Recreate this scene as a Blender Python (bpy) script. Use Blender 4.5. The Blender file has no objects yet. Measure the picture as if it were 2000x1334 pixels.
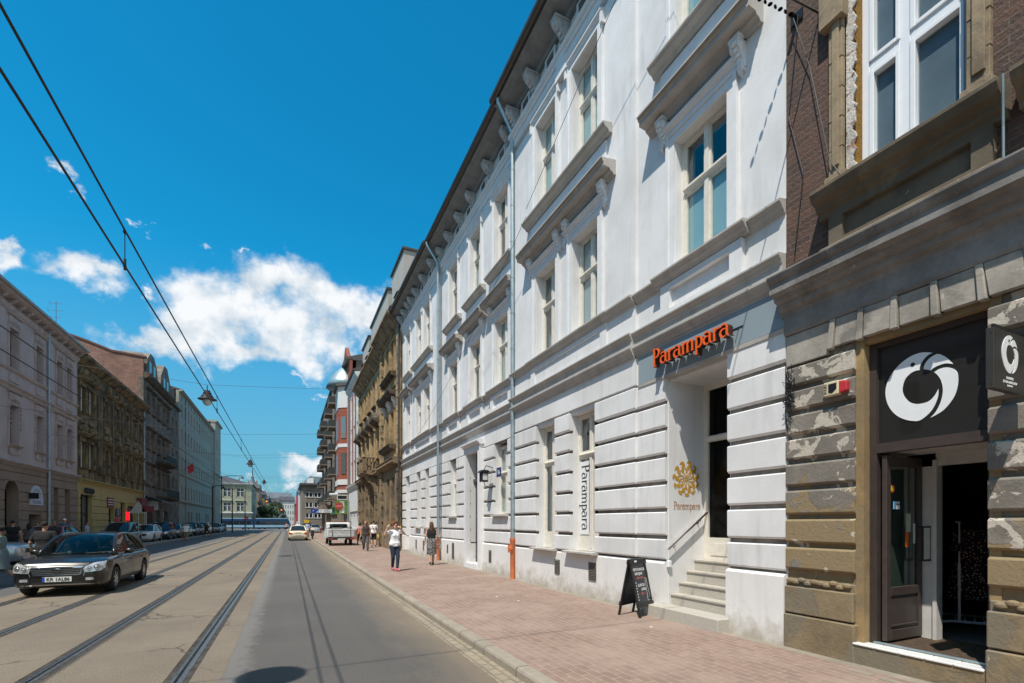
import bpy, bmesh, math, random
import numpy as np
from mathutils import Vector, Matrix, noise
random.seed(7)
SC = bpy.context.scene
COL = SC.collection
TH = math.atan(438/944.0); CT = math.cos(TH); ST = math.sin(TH)

# ------------------------------------------------------------ camera
cam = bpy.data.cameras.new("camera"); camo = bpy.data.objects.new("camera", cam); COL.objects.link(camo)
camo.location = (0, 0, 1.77); camo.rotation_euler = (math.radians(90), 0, -TH)
cam.sensor_width = 36; cam.lens = 944/2000*36; cam.shift_y = (1021-667)/2000.0
cam.clip_start = 0.05; cam.clip_end = 4000
SC.camera = camo
# ------------------------------------------------------------ view, exposure
SC.view_settings.view_transform = 'Standard'; SC.view_settings.look = 'None'
SC.view_settings.exposure = 0.32; SC.view_settings.gamma = 1
# ------------------------------------------------------------ sun
SUNV = Vector((0.44, 0.33, -1.0)).normalized()      # the way the light travels
sl = bpy.data.lights.new("sun", 'SUN'); sl.energy = 4.4; sl.angle = math.radians(0.5); sl.color = (1.0, 0.935, 0.83)
so = bpy.data.objects.new("sun", sl); COL.objects.link(so); so.rotation_euler = SUNV.to_track_quat('-Z', 'Y').to_euler()
so.location = (-20, -20, 60)
# ------------------------------------------------------------ world: sky with clouds, by direction
W = bpy.data.worlds.new("World"); SC.world = W; W.use_nodes = True
nt = W.node_tree; nt.nodes.clear()
def N(t, **k):
    n = nt.nodes.new(t)
    for a, b in k.items(): setattr(n, a, b)
    return n
def L(a, b): nt.links.new(a, b)
def mth(op, a, b=None, clamp=False):
    n = N('ShaderNodeMath', operation=op); n.use_clamp = clamp
    for i, v in enumerate((a, b)):
        if v is None: continue
        if isinstance(v, (int, float)): n.inputs[i].default_value = v
        else: L(v, n.inputs[i])
    return n.outputs[0]
sky = N('ShaderNodeTexSky'); sky.sky_type = 'NISHITA'; sky.sun_disc = False
sky.sun_elevation = math.asin(-SUNV.z); sky.sun_rotation = math.atan2(-SUNV.x, -SUNV.y)
sky.altitude = 200; sky.air_density = 1.0; sky.dust_density = 0.3; sky.ozone_density = 2.2
hs = N('ShaderNodeHueSaturation'); hs.inputs['Hue'].default_value = 0.483; hs.inputs['Saturation'].default_value = 1.35; hs.inputs['Value'].default_value = 1.55
L(sky.outputs[0], hs.inputs['Color'])
tint = N('ShaderNodeMix', data_type='RGBA', blend_type='MULTIPLY'); tint.inputs[0].default_value = 1; L(hs.outputs[0], tint.inputs[6]); tint.inputs[7].default_value = (.16, .93, .97, 1)
tc = N('ShaderNodeTexCoord'); sp = N('ShaderNodeSeparateXYZ'); L(tc.outputs['Generated'], sp.inputs[0])
yy = mth('MAXIMUM', sp.outputs[1], 0.05)
ca = mth('DIVIDE', sp.outputs[0], yy); ce = mth('DIVIDE', sp.outputs[2], yy)
cc = N('ShaderNodeCombineXYZ'); L(ca, cc.inputs[0]); L(ce, cc.inputs[1])
def cdir(px, py):
    X = (px-1000)/944; Z = (1021-py)/944
    x = ST+X*CT; y = CT-X*ST
    return x/y, Z/y
# blobs: centre pixel of the photographed clouds turned into directions, half sizes likewise
BLW = {}
BL = [(440,575,105,72),(520,560,70,50),(400,620,80,55),(610,580,75,72),(560,640,110,60),(690,600,75,55),(735,590,55,42),
      (480,665,120,42),(340,655,130,42),(262,640,70,30),(600,690,60,40),(330,680,70,28),(640,650,60,50),
      (150,522,105,38),(195,527,60,30),(10,500,45,36),(0,470,26,36),(310,560,26,16),(120,352,46,22),(262,442,24,16),(395,468,22,13),
      (590,918,62,28),(640,925,50,30),(560,945,70,16),(500,960,70,16),(630,760,38,14),(610,770,22,12),(580,738,26,10),(455,490,30,8)]
wz = N('ShaderNodeTexNoise'); wz.inputs['Scale'].default_value = 9; wz.inputs['Detail'].default_value = 9; wz.inputs['Roughness'].default_value = .6; L(cc.outputs[0], wz.inputs['Vector'])
ws = N('ShaderNodeVectorMath', operation='SUBTRACT'); L(wz.outputs['Color'], ws.inputs[0]); ws.inputs[1].default_value = (.5, .5, .5)
wm = N('ShaderNodeVectorMath', operation='SCALE'); L(ws.outputs[0], wm.inputs[0]); wm.inputs['Scale'].default_value = .20
wa = N('ShaderNodeVectorMath', operation='ADD'); L(cc.outputs[0], wa.inputs[0]); L(wm.outputs[0], wa.inputs[1]); fl2 = N('ShaderNodeVectorMath', operation='MULTIPLY'); L(wa.outputs[0], fl2.inputs[0]); fl2.inputs[1].default_value = (1, 1, 0); wcc = fl2.outputs[0]
val = None
for (px, py, rx, ry) in BL:
    a, b = cdir(px, py); a1, b1 = cdir(px+rx, py); a0, b0 = cdir(px-rx, py)
    ra = (a1-a0)/2; rb = (ry/944.0)/(CT-((px-1000)/944)*ST)
    s = N('ShaderNodeVectorMath', operation='SUBTRACT'); L(wcc, s.inputs[0]); s.inputs[1].default_value = (a, b, 0)
    m = N('ShaderNodeVectorMath', operation='MULTIPLY'); L(s.outputs[0], m.inputs[0]); m.inputs[1].default_value = (1/ra, 1/rb, 0)
    l = N('ShaderNodeVectorMath', operation='LENGTH'); L(m.outputs[0], l.inputs[0])
    wt = min(1.12, .42+.018*ry); v = mth('SUBTRACT', wt, l.outputs['Value'])
    if val is None: val = v
    else:
        n = N('ShaderNodeMath', operation='SMOOTH_MAX'); L(val, n.inputs[0]); L(v, n.inputs[1]); n.inputs[2].default_value = 0.25; val = n.outputs[0]
no = N('ShaderNodeTexNoise'); no.inputs['Scale'].default_value = 10; no.inputs['Detail'].default_value = 8; no.inputs['Roughness'].default_value = 0.56
L(cc.outputs[0], no.inputs['Vector'])
wn = mth('MULTIPLY', mth('SUBTRACT', no.outputs[0], 0.5), 2.3)
dens = mth('ADD', val, wn)
mr = N('ShaderNodeMapRange', interpolation_type='SMOOTHSTEP'); L(dens, mr.inputs[0]); mr.inputs[1].default_value = -0.12; mr.inputs[2].default_value = 0.82
no2 = N('ShaderNodeTexNoise'); no2.inputs['Scale'].default_value = 5.0; no2.inputs['Detail'].default_value = 5; L(cc.outputs[0], no2.inputs['Vector'])
ad = N('ShaderNodeVectorMath', operation='ADD'); L(cc.outputs[0], ad.inputs[0]); ad.inputs[1].default_value = (0.02, 0.035, 0)
no3 = N('ShaderNodeTexNoise'); no3.inputs['Scale'].default_value = 10; no3.inputs['Detail'].default_value = 7; no3.inputs['Roughness'].default_value = 0.6; L(ad.outputs[0], no3.inputs['Vector'])
sh = mth('SUBTRACT', no3.outputs[0], no.outputs[0])
shm = N('ShaderNodeMapRange'); L(sh, shm.inputs[0]); shm.inputs[1].default_value = -0.10; shm.inputs[2].default_value = 0.16
mx = N('ShaderNodeMix', data_type='RGBA'); L(shm.outputs[0], mx.inputs[0])
mx.inputs[6].default_value = (7.6, 7.8, 8.0, 1); mx.inputs[7].default_value = (4.6, 5.4, 6.1, 1)
hz = N('ShaderNodeMapRange', interpolation_type='SMOOTHSTEP'); L(ce, hz.inputs[0]); hz.inputs[1].default_value = .52; hz.inputs[2].default_value = -.02; hz.inputs[3].default_value = 0; hz.inputs[4].default_value = .88
hm_ = N('ShaderNodeMix', data_type='RGBA'); L(hz.outputs[0], hm_.inputs[0]); L(tint.outputs[2], hm_.inputs[6]); hm_.inputs[7].default_value = (1.5, 2.75, 3.9, 1)
fin = N('ShaderNodeMix', data_type='RGBA'); L(mr.outputs[0], fin.inputs[0]); L(hm_.outputs[2], fin.inputs[6]); L(mx.outputs[2], fin.inputs[7])
bk = N('ShaderNodeMapRange', interpolation_type='SMOOTHSTEP'); L(sp.outputs[1], bk.inputs[0]); bk.inputs[1].default_value = 0.02; bk.inputs[2].default_value = -0.5; bk.inputs[3].default_value = 0; bk.inputs[4].default_value = .62  # neutral white sky added behind the camera, out of view, to lift the shade
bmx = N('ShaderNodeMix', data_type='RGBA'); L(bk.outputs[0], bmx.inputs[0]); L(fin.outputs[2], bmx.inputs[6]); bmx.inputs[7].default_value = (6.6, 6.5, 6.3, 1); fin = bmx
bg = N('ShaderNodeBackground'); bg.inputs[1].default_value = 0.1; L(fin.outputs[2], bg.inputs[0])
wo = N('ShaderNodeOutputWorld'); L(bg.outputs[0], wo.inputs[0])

# ------------------------------------------------------------ materials
MATS = {}
class MT:
    """a small node-tree writer"""
    def __init__(s, name):
        s.m = bpy.data.materials.new(name); s.m.use_nodes = True; s.t = s.m.node_tree; s.t.nodes.clear()
        s.o = s.t.nodes.new('ShaderNodeOutputMaterial'); s.p = s.t.nodes.new('ShaderNodeBsdfPrincipled')
        s.t.links.new(s.p.outputs[0], s.o.inputs[0]); MATS[name] = s.m
    def n(s, t, **k):
        q = s.t.nodes.new(t)
        for a, b in k.items(): setattr(q, a, b)
        return q
    def l(s, a, b): s.t.links.new(a, b)
    def pos(s, scale=(1,1,1), obj=False, off=(0,0,0)):
        g = s.n('ShaderNodeTexCoord').outputs['Object'] if obj else s.n('ShaderNodeNewGeometry').outputs['Position']
        m = s.n('ShaderNodeMapping'); m.inputs['Scale'].default_value = scale; m.inputs['Location'].default_value = off; s.l(g, m.inputs[0]); return m.outputs[0]
    def fac(s, plane='f'):
        """(along the wall, up) coordinates for bricks: x+y, z"""
        g = s.n('ShaderNodeNewGeometry').outputs['Position']; q = s.n('ShaderNodeSeparateXYZ'); s.l(g, q.inputs[0])
        a = s.n('ShaderNodeMath', operation='ADD'); s.l(q.outputs[0], a.inputs[0]); s.l(q.outputs[1], a.inputs[1])
        c = s.n('ShaderNodeCombineXYZ')
        if plane == 'f': s.l(a.outputs[0], c.inputs[0]); s.l(q.outputs[2], c.inputs[1])
        else: s.l(q.outputs[1], c.inputs[0]); s.l(q.outputs[0], c.inputs[1])
        return c.outputs[0]
    def noise(s, v, scale, detail=5, rough=.55, lo=.35, hi=.65, dist=0):
        q = s.n('ShaderNodeTexNoise'); q.inputs['Scale'].default_value = scale; q.inputs['Detail'].default_value = detail
        q.inputs['Roughness'].default_value = rough; q.inputs['Distortion'].default_value = dist; s.l(v, q.inputs['Vector'])
        r = s.n('ShaderNodeMapRange'); s.l(q.outputs[0], r.inputs[0]); r.inputs[1].default_value = lo; r.inputs[2].default_value = hi
        return r.outputs[0]
    def mix(s, f, a, b, mode='MIX'):
        q = s.n('ShaderNodeMix', data_type='RGBA', blend_type=mode)
        for i, v in ((0, f), (6, a), (7, b)):
            if isinstance(v, (int, float)): q.inputs[i].default_value = v
            elif isinstance(v, tuple): q.inputs[i].default_value = (*v, 1) if len(v) == 3 else v
            else: s.l(v, q.inputs[i])
        return q.outputs[2]
    def math(s, op, a, b=0.0):
        q = s.n('ShaderNodeMath', operation=op)
        for i, v in enumerate((a, b)):
            if isinstance(v, (int, float)): q.inputs[i].default_value = v
            else: s.l(v, q.inputs[i])
        return q.outputs[0]
    def col(s, v):
        if isinstance(v, tuple): s.p.inputs['Base Color'].default_value = (*v, 1)
        else: s.l(v, s.p.inputs['Base Color'])
    def bump(s, h, d=.01, st=1.0):
        b = s.n('ShaderNodeBump'); b.inputs['Distance'].default_value = d; b.inputs['Strength'].default_value = st; s.l(h, b.inputs['Height']); s.l(b.outputs[0], s.p.inputs['Normal'])
    def set(s, **k):
        for a, b in k.items(): s.p.inputs[a.replace('_', ' ')].default_value = b
def plaster(name, c, c2, rough=.85, sc=1.2, stain=.35, bump=.004, streak=True, dirt=None):
    bump *= .18
    m = MT(name); v = m.pos(); a = m.noise(v, sc, 6, .6)
    k = m.mix(m.math('MULTIPLY', a, stain), c, c2)
    if streak:
        b = m.noise(m.pos((3.2, 3.2, .35)), 1.6, 6, .65, .52, .8)
        k = m.mix(m.math('MULTIPLY', b, stain*.8), k, tuple(x*.72 for x in c2))
    if dirt:      # grime splashed up from the pavement: real, irregular, stays put
        g = m.n('ShaderNodeNewGeometry').outputs['Position']; q = m.n('ShaderNodeSeparateXYZ'); m.l(g, q.inputs[0])
        h = m.math('ADD', q.outputs[2], m.math('MULTIPLY', m.noise(v, 3.5, 7, .7, .3, .7), -.55))
        r = m.n('ShaderNodeMapRange'); m.l(h, r.inputs[0]); r.inputs[1].default_value = .25; r.inputs[2].default_value = -.25
        k = m.mix(m.math('MULTIPLY', r.outputs[0], .8), k, dirt)
    m.col(k); m.set(Roughness=rough); m.bump(m.noise(v, 38, 4, .6), bump); return m.m
def plain(name, c, rough=.6, metal=0.0, var=.12, sc=8, obj=False, coat=0, spec=.5, bump=0):
    m = MT(name); a = m.noise(m.pos(obj=obj), sc, 4, .6)
    m.col(m.mix(a, tuple(x*(1-var) for x in c), tuple(min(1, x*(1+var)) for x in c))); m.set(Roughness=rough, Metallic=metal)
    m.p.inputs['Specular IOR Level'].default_value = spec
    if coat: m.set(Coat_Weight=coat, Coat_Roughness=.03)
    if bump: m.bump(m.noise(m.pos(obj=obj), sc*6, 4), bump)
    return m.m
def bricks(name, c1, c2, mortar, w=.26, h=.078, ms=.008, plane='f', blotch=None, bump=.01, rough=.85, off=.5):
    m = MT(name); v = m.fac(plane)
    b = m.n('ShaderNodeTexBrick'); m.l(v, b.inputs['Vector']); b.offset = off
    b.inputs['Color1'].default_value = (*c1, 1); b.inputs['Color2'].default_value = (*c2, 1); b.inputs['Mortar'].default_value = (*mortar, 1)
    b.inputs['Scale'].default_value = 1; b.inputs['Brick Width'].default_value = w; b.inputs['Row Height'].default_value = h
    b.inputs['Mortar Size'].default_value = ms; b.inputs['Mortar Smooth'].default_value = .2; b.inputs['Bias'].default_value = 0
    k = b.outputs[0]; p = m.pos()
    k = m.mix(m.math('MULTIPLY', m.noise(p, 9, 6, .7), .45), k, tuple(x*.55 for x in c1))
    if blotch: k = m.mix(m.math('MULTIPLY', m.noise(p, .9, 6, .65, .45, .7), .7), k, blotch)
    m.col(k); m.set(Roughness=rough)
    inv = m.math('SUBTRACT', 1.0, b.outputs['Fac']); hh = m.math('ADD', inv, m.math('MULTIPLY', m.noise(p, 30, 5), .35))
    m.bump(hh, bump); return m.m
def glass(name, tint, refl=.18, rough=.01, trans=True, gtint=(1,1,1), wav=.35):
    m = MT(name); fr = m.n('ShaderNodeFresnel'); fr.inputs[0].default_value = 1.5
    gb = m.n('ShaderNodeNewGeometry'); f = m.math('MULTIPLY', m.math('ADD', fr.outputs[0], refl), m.math('SUBTRACT', 1.0, gb.outputs['Backfacing']))
    g = m.n('ShaderNodeBsdfGlossy'); g.inputs['Roughness'].default_value = rough; g.inputs['Color'].default_value = (*gtint, 1)
    if trans: t = m.n('ShaderNodeBsdfTransparent'); t.inputs[0].default_value = (*tint, 1)
    else: t = m.n('ShaderNodeBsdfDiffuse'); t.inputs[0].default_value = (*tint, 1)
    # old drawn glass is never quite flat
    bp = m.n('ShaderNodeBump'); bp.inputs['Distance'].default_value = .004; bp.inputs['Strength'].default_value = wav
    m.l(m.noise(m.pos(), 1.3, 2), bp.inputs['Height']); m.l(bp.outputs[0], g.inputs['Normal'])
    x = m.n('ShaderNodeMixShader'); m.l(f, x.inputs[0]); m.l(t.outputs[0], x.inputs[1]); m.l(g.outputs[0], x.inputs[2]); m.l(x.outputs[0], m.o.inputs[0])
    return m.m
def emis(name, c, s):
    m = MT(name); m.col(c); m.p.inputs['Emission Color'].default_value = (*c, 1); m.p.inputs['Emission Strength'].default_value = s; return m.m

# ------------------------------------------------------------ mesh building
def I3(u, w, z): return (u, w, z)
def FR(x0=6.1): return lambda u, w, z: (x0-w, u, z)          # right-hand facades, outward is -x
def FL(x0=-14.0): return lambda u, w, z: (x0+w, u, z)         # left-hand facades, outward is +x
def FF(y0): return lambda u, w, z: (u, y0-w, z)               # walls that face the camera along the street
class MB:
    def __init__(s, P=I3): s.v = []; s.f = []; s.mi = []; s.P = P; s.m = 0
    def add(s, vs, fs):
        b = len(s.v); s.v += [s.P(*p) for p in vs]; s.f += [tuple(b+i for i in f) for f in fs]; s.mi += [s.m]*len(fs); return s
    def box(s, a0, a1, b0, b1, c0, c1):
        vs = [(a, b, c) for a in (a0, a1) for b in (b0, b1) for c in (c0, c1)]
        return s.add(vs, [(0,1,3,2),(4,6,7,5),(0,4,5,1),(2,3,7,6),(0,2,6,4),(1,5,7,3)])
    def extr(s, prof, a0, a1, caps=True):
        """profile of (w, z) points swept along u"""
        n = len(prof); vs = [(a0, w, z) for w, z in prof]+[(a1, w, z) for w, z in prof]
        fs = [(i, (i+1) % n, (i+1) % n+n, i+n) for i in range(n)]
        if caps: fs += [tuple(range(n)), tuple(range(2*n-1, n-1, -1))]
        return s.add(vs, fs)
    def plate(s, poly, w0, w1):
        """outline of (u, z) points given thickness from w0 to w1"""
        n = len(poly); vs = [(u, w0, z) for u, z in poly]+[(u, w1, z) for u, z in poly]
        return s.add(vs, [(i, (i+1) % n, (i+1) % n+n, i+n) for i in range(n)]+[tuple(range(n)), tuple(range(2*n-1, n-1, -1))])
    def flat(s, poly, c0, c1):
        """outline of (a, b) points given height from c0 to c1"""
        n = len(poly); vs = [(u, v, c0) for u, v in poly]+[(u, v, c1) for u, v in poly]
        return s.add(vs, [(i, (i+1) % n, (i+1) % n+n, i+n) for i in range(n)]+[tuple(range(n)), tuple(range(2*n-1, n-1, -1))])
    def tube(s, pts, r, n=8, caps=True):
        pts = [Vector(p) for p in pts]; R = r if isinstance(r, (list, tuple)) else [r]*len(pts); vs = []; up = None
        for i, p in enumerate(pts):
            t = (pts[min(i+1, len(pts)-1)]-pts[max(i-1, 0)]).normalized()
            if up is None: up = t.orthogonal().normalized()
            up = (up-t*up.dot(t)); up = up.normalized() if up.length > 1e-6 else t.orthogonal().normalized()
            b = t.cross(up)
            for k in range(n):
                a = 2*math.pi*k/n; vs.append(tuple(p+(up*math.cos(a)+b*math.sin(a))*R[i]))
        fs = [(i*n+k, i*n+(k+1) % n, (i+1)*n+(k+1) % n, (i+1)*n+k) for i in range(len(pts)-1) for k in range(n)]
        if caps: fs += [tuple(range(n)), tuple(range(len(vs)-1, len(vs)-n-1, -1))]
        return s.add(vs, fs)
    def cyl(s, p0, p1, r0, r1=None, n=16): return s.tube([p0, p1], [r0, r0 if r1 is None else r1], n)
    def lathe(s, c, prof, n=20, axis='z', caps=True):
        """profile of (radius, height) turned about an axis through c"""
        vs = []
        for r, h in prof:
            for k in range(n):
                a = 2*math.pi*k/n; x, y = r*math.cos(a), r*math.sin(a)
                vs.append((c[0]+x, c[1]+y, c[2]+h) if axis == 'z' else ((c[0]+h, c[1]+x, c[2]+y) if axis == 'x' else (c[0]+x, c[1]+h, c[2]+y)))
        m = len(prof)
        fs = [(i*n+k, i*n+(k+1) % n, (i+1)*n+(k+1) % n, (i+1)*n+k) for i in range(m-1) for k in range(n)]
        fs += [tuple(range(n)), tuple(range(m*n-1, (m-1)*n-1, -1))] if caps else [((m-1)*n+k, (m-1)*n+(k+1) % n, (k+1) % n, k) for k in range(n)]
        return s.add(vs, fs)
    def ball(s, c, r, n=12, m=8):
        rx, ry, rz = (r, r, r) if isinstance(r, (int, float)) else r
        vs = [(c[0], c[1], c[2]-rz)]
        for i in range(1, m):
            t = -math.pi/2+math.pi*i/m
            vs += [(c[0]+rx*math.cos(t)*math.cos(2*math.pi*k/n), c[1]+ry*math.cos(t)*math.sin(2*math.pi*k/n), c[2]+rz*math.sin(t)) for k in range(n)]
        vs.append((c[0], c[1], c[2]+rz)); fs = [(0, 1+(k+1) % n, 1+k) for k in range(n)]
        fs += [(1+i*n+k, 1+i*n+(k+1) % n, 1+(i+1)*n+(k+1) % n, 1+(i+1)*n+k) for i in range(m-2) for k in range(n)]
        e = len(vs)-1; fs += [(e, 1+(m-2)*n+k, 1+(m-2)*n+(k+1) % n) for k in range(n)]
        return s.add(vs, fs)
    def build(s, name, mat, parent=None, smooth=False, bevel=0, label=None, cat=None, group=None, kind=None, recalc=True, loc=None):
        o0 = Vector(parent.location) if parent else Vector((0, 0, 0))
        if parent and parent.parent: o0 = o0+Vector(parent.parent.location)
        if parent is None and loc is not None: o0 = Vector(loc)
        me = bpy.data.meshes.new(name); me.from_pydata([tuple(Vector(p)-o0) for p in s.v], [], s.f)
        for m in (mat if isinstance(mat, (list, tuple)) else [mat]): me.materials.append(m)
        if any(s.mi): me.polygons.foreach_set('material_index', s.mi)
        if recalc:
            b = bmesh.new(); b.from_mesh(me); bmesh.ops.recalc_face_normals(b, faces=b.faces)
            if bevel: bmesh.ops.bevel(b, geom=[e for e in b.edges if e.is_manifold and e.calc_face_angle(0) > .6], offset=bevel, segments=1, affect='EDGES', clamp_overlap=True)
            b.to_mesh(me); b.free()
        if smooth is True: me.shade_smooth()
        o = bpy.data.objects.new(name, me); COL.objects.link(o)
        if parent: o.parent = parent
        elif loc is not None: o.location = loc
        if smooth and smooth is not True: autosm(o, smooth)
        tag(o, label, cat, group, kind); return o
def autosm(o, ang):
    me = o.data; b = bmesh.new(); b.from_mesh(me)
    for e in b.edges: e.smooth = (e.calc_face_angle(0) < ang) if e.is_manifold else False
    for f in b.faces: f.smooth = True
    b.to_mesh(me); b.free()
def tag(o, label=None, cat=None, group=None, kind=None):
    if label: o['label'] = label
    if cat: o['category'] = cat
    if group: o['group'] = group
    if kind: o['kind'] = kind
    return o
def root(name, label, cat, loc, group=None, rz=0):
    o = bpy.data.objects.new(name, None); COL.objects.link(o); o.location = loc; o.rotation_euler = (0, 0, rz); o.empty_display_size = .3
    return tag(o, label, cat, group)
KIDS = {}
def kids(o):
    return [c for c in COL.objects if c.parent == o]
def copy_thing(r, loc, rz=0, label=None, group=None, swap=None, scale=None):
    """copy a thing with its parts and sub-parts"""
    def cp(o, par):
        c = o.copy(); COL.objects.link(c)
        if par: c.parent = par
        if swap and c.data is not None:
            for i, ms in enumerate(c.material_slots):
                if ms.material and ms.material.name in swap:
                    nm_ = ms.material.name; ms.link = 'OBJECT'; ms.material = swap[nm_]
        for k in kids(o): cp(k, c)
        return c
    n = cp(r, None); n.location = loc; n.rotation_euler = (0, 0, rz)
    if scale: n.scale = scale
    if label: n['label'] = label
    if group: n['group'] = group
    return n
def text_mesh(txt, size, P, u, w, z, thick=.004, mat=None, parent=None, name='lettering', align='CENTER', rot=0, shear=0, sx=1, bold=0, mirror=False, **kw):
    c = bpy.data.curves.new('t', 'FONT'); c.body = txt; c.size = size; c.align_x = align; c.align_y = 'CENTER'; c.shear = shear; c.offset = bold; c.resolution_u = 3
    o = bpy.data.objects.new('t', c); COL.objects.link(o); dg = bpy.context.evaluated_depsgraph_get(); dg.update()
    me = o.evaluated_get(dg).to_mesh(); mb = MB(P); cr, sr = math.cos(rot), math.sin(rot)
    P2 = []
    for v in me.vertices:
        a, b = v.co.x*sx, v.co.y
        if mirror: a = -a
        P2.append((a*cr-b*sr, a*sr+b*cr))
    n = len(P2); fs = [tuple(p.vertices) for p in me.polygons]
    cnt = {}
    for f in fs:
        for i in range(len(f)):
            e = (f[i], f[(i+1) % len(f)]); k = (min(e), max(e)); cnt[k] = cnt.get(k, 0)+1
    vs = [(u+a, w, z+b) for a, b in P2]+[(u+a, w+thick, z+b) for a, b in P2]
    F = [tuple(i+n for i in f) for f in fs]+[f[::-1] for f in fs]+[(a, b, b+n, a+n) for (a, b), c2 in cnt.items() if c2 == 1]
    mb.add(vs, F); o.evaluated_get(dg).to_mesh_clear(); bpy.data.objects.remove(o); bpy.data.curves.remove(c)
    return mb.build(name, mat, parent, recalc=False, **kw) if mat else mb
def implicit(fn, u0, u1, z0, z1, n, P, w0, w1, mb=None):
    """plate whose outline is where fn(U, Z) < 0, by marching squares"""
    mb = mb or MB(P); h = (u1-u0)/n; m = max(2, int((z1-z0)/h)+1)
    U = u0+h*np.arange(n+1); Z = z0+h*np.arange(m+1); G = fn(*np.meshgrid(U, Z, indexing='ij'))
    vid = {}; vs = []; fs = []
    def vert(key, p):
        if key not in vid: vid[key] = len(vs); vs.append(p)
        return vid[key]
    def edge(i, j, k, l):
        a, b = G[i, j], G[k, l]; t = min(.97, max(.03, a/(a-b)))
        key = ((i, j), (k, l)) if (i, j) < (k, l) else ((k, l), (i, j))
        return vert(key, (U[i]+(U[k]-U[i])*t, Z[j]+(Z[l]-Z[j])*t))
    for i in range(n):
        for j in range(m):
            c = [(i, j), (i+1, j), (i+1, j+1), (i, j+1)]; ins = [G[a] < 0 for a in c]
            if not any(ins): continue
            if ins in ([True, False, True, False], [False, True, False, True]) :
                for q in range(4):
                    if ins[q]: fs.append((vert(c[q], (U[c[q][0]], Z[c[q][1]])), edge(*c[q], *c[(q+1) % 4]), edge(*c[q-1], *c[q])))
                continue
            poly = []
            for q in range(4):
                if ins[q]: poly.append(vert(c[q], (U[c[q][0]], Z[c[q][1]])))
                if ins[q] != ins[(q+1) % 4]: poly.append(edge(*c[q], *c[(q+1) % 4]))
            if len(poly) > 2: fs.append(tuple(poly))
    cnt = {}
    for f in fs:
        for q in range(len(f)):
            a, b = f[q], f[(q+1) % len(f)]; k = (min(a, b), max(a, b)); cnt[k] = cnt.get(k, 0)+1
    N0 = len(vs)
    mb.add([(a, w1, b) for a, b in vs]+[(a, w0, b) for a, b in vs], fs+[tuple(i+N0 for i in f[::-1]) for f in fs]+[(a, b, b+N0, a+N0) for (a, b), c2 in cnt.items() if c2 == 1])
    return mb
def strokes(S):
    """signed distance to a set of tapered strokes [(x0,y0,r0,x1,y1,r1)...]"""
    def f(U, Z):
        d = np.full(U.shape, 9.0)
        for x0, y0, r0, x1, y1, r1 in S:
            dx, dy = x1-x0, y1-y0; q = dx*dx+dy*dy+1e-12
            t = np.clip(((U-x0)*dx+(Z-y0)*dy)/q, 0, 1)
            d = np.minimum(d, np.hypot(U-x0-t*dx, Z-y0-t*dy)-(r0+(r1-r0)*t))
        return d
    return f
# ------------------------------------------------------------ the street
def asphalt(name, c, dust, kerbx, sgn):
    m = MT(name); v = m.pos(); g = m.n('ShaderNodeNewGeometry').outputs['Position']; q = m.n('ShaderNodeSeparateXYZ'); m.l(g, q.inputs[0])
    k = m.mix(m.noise(v, .5, 6, .6), tuple(x*.86 for x in c), tuple(x*1.14 for x in c))
    lng = m.noise(m.pos((1.6, .12, 1)), 1.5, 5, .6, .4, .75); k = m.mix(m.math('MULTIPLY', lng, .35), k, tuple(x*1.35 for x in c))
    k = m.mix(m.math('MULTIPLY', m.noise(v, 42, 4, .85, .45, .68), .7), k, tuple(x*1.9 for x in c))     # pale aggregate
    k = m.mix(m.math('MULTIPLY', m.noise(v, 45, 2, .8, .6, .75), .5), k, tuple(x*.4 for x in c))
    k = m.mix(m.math('MULTIPLY', m.noise(v, 2.2, 8, .75, .66, .78), .55), k, tuple(x*.5 for x in c))       # oil and tar
    if dust:
        h = m.math('ADD', m.math('MULTIPLY', m.math('SUBTRACT', q.outputs[0], kerbx), sgn), m.math('MULTIPLY', m.math('SUBTRACT', m.noise(m.pos((1, .4, 1)), 1.4, 7, .65, 0, 1), .5), 1.3))
        r = m.n('ShaderNodeMapRange'); m.l(h, r.inputs[0]); r.inputs[1].default_value = -1.0; r.inputs[2].default_value = -.1
        k = m.mix(m.math('MULTIPLY', r.outputs[0], .85), k, dust)
        h = m.math('ADD', m.math('SUBTRACT', q.outputs[0], -.55), m.math('MULTIPLY', m.math('SUBTRACT', m.noise(m.pos((1, .8, 1)), 6, 7, .7, 0, 1), .5), .6))
        r = m.n('ShaderNodeMapRange'); m.l(h, r.inputs[0]); r.inputs[1].default_value = .18; r.inputs[2].default_value = .0
        k = m.mix(m.math('MULTIPLY', r.outputs[0], .22), k, (.42, .41, .39))
    vo = m.n('ShaderNodeTexVoronoi', feature='DISTANCE_TO_EDGE'); vo.inputs['Scale'].default_value = .28
    dv = m.n('ShaderNodeVectorMath', operation='ADD'); m.l(v, dv.inputs[0]); nz = m.n('ShaderNodeTexNoise'); nz.inputs['Scale'].default_value = 2.2; nz.inputs['Detail'].default_value = 6; m.l(v, nz.inputs['Vector']); m.l(nz.outputs['Color'], dv.inputs[1]); m.l(dv.outputs[0], vo.inputs['Vector'])
    r = m.n('ShaderNodeMapRange'); m.l(vo.outputs['Distance'], r.inputs[0]); r.inputs[1].default_value = .006; r.inputs[2].default_value = .001
    k = m.mix(m.math('MULTIPLY', m.math('MULTIPLY', r.outputs[0], m.noise(v, .35, 2, .5, .5, .62)), .5), k, (.03, .028, .026))
    m.col(k); m.set(Roughness=.82); m.bump(m.noise(v, 70, 3, .7), .006); return m.m
asphalt('asphalt', (.092, .085, .079), (.25, .195, .135), 2.3, 1)
asphalt('asphalt_left', (.095, .093, .092), None, 0, 1)
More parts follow.
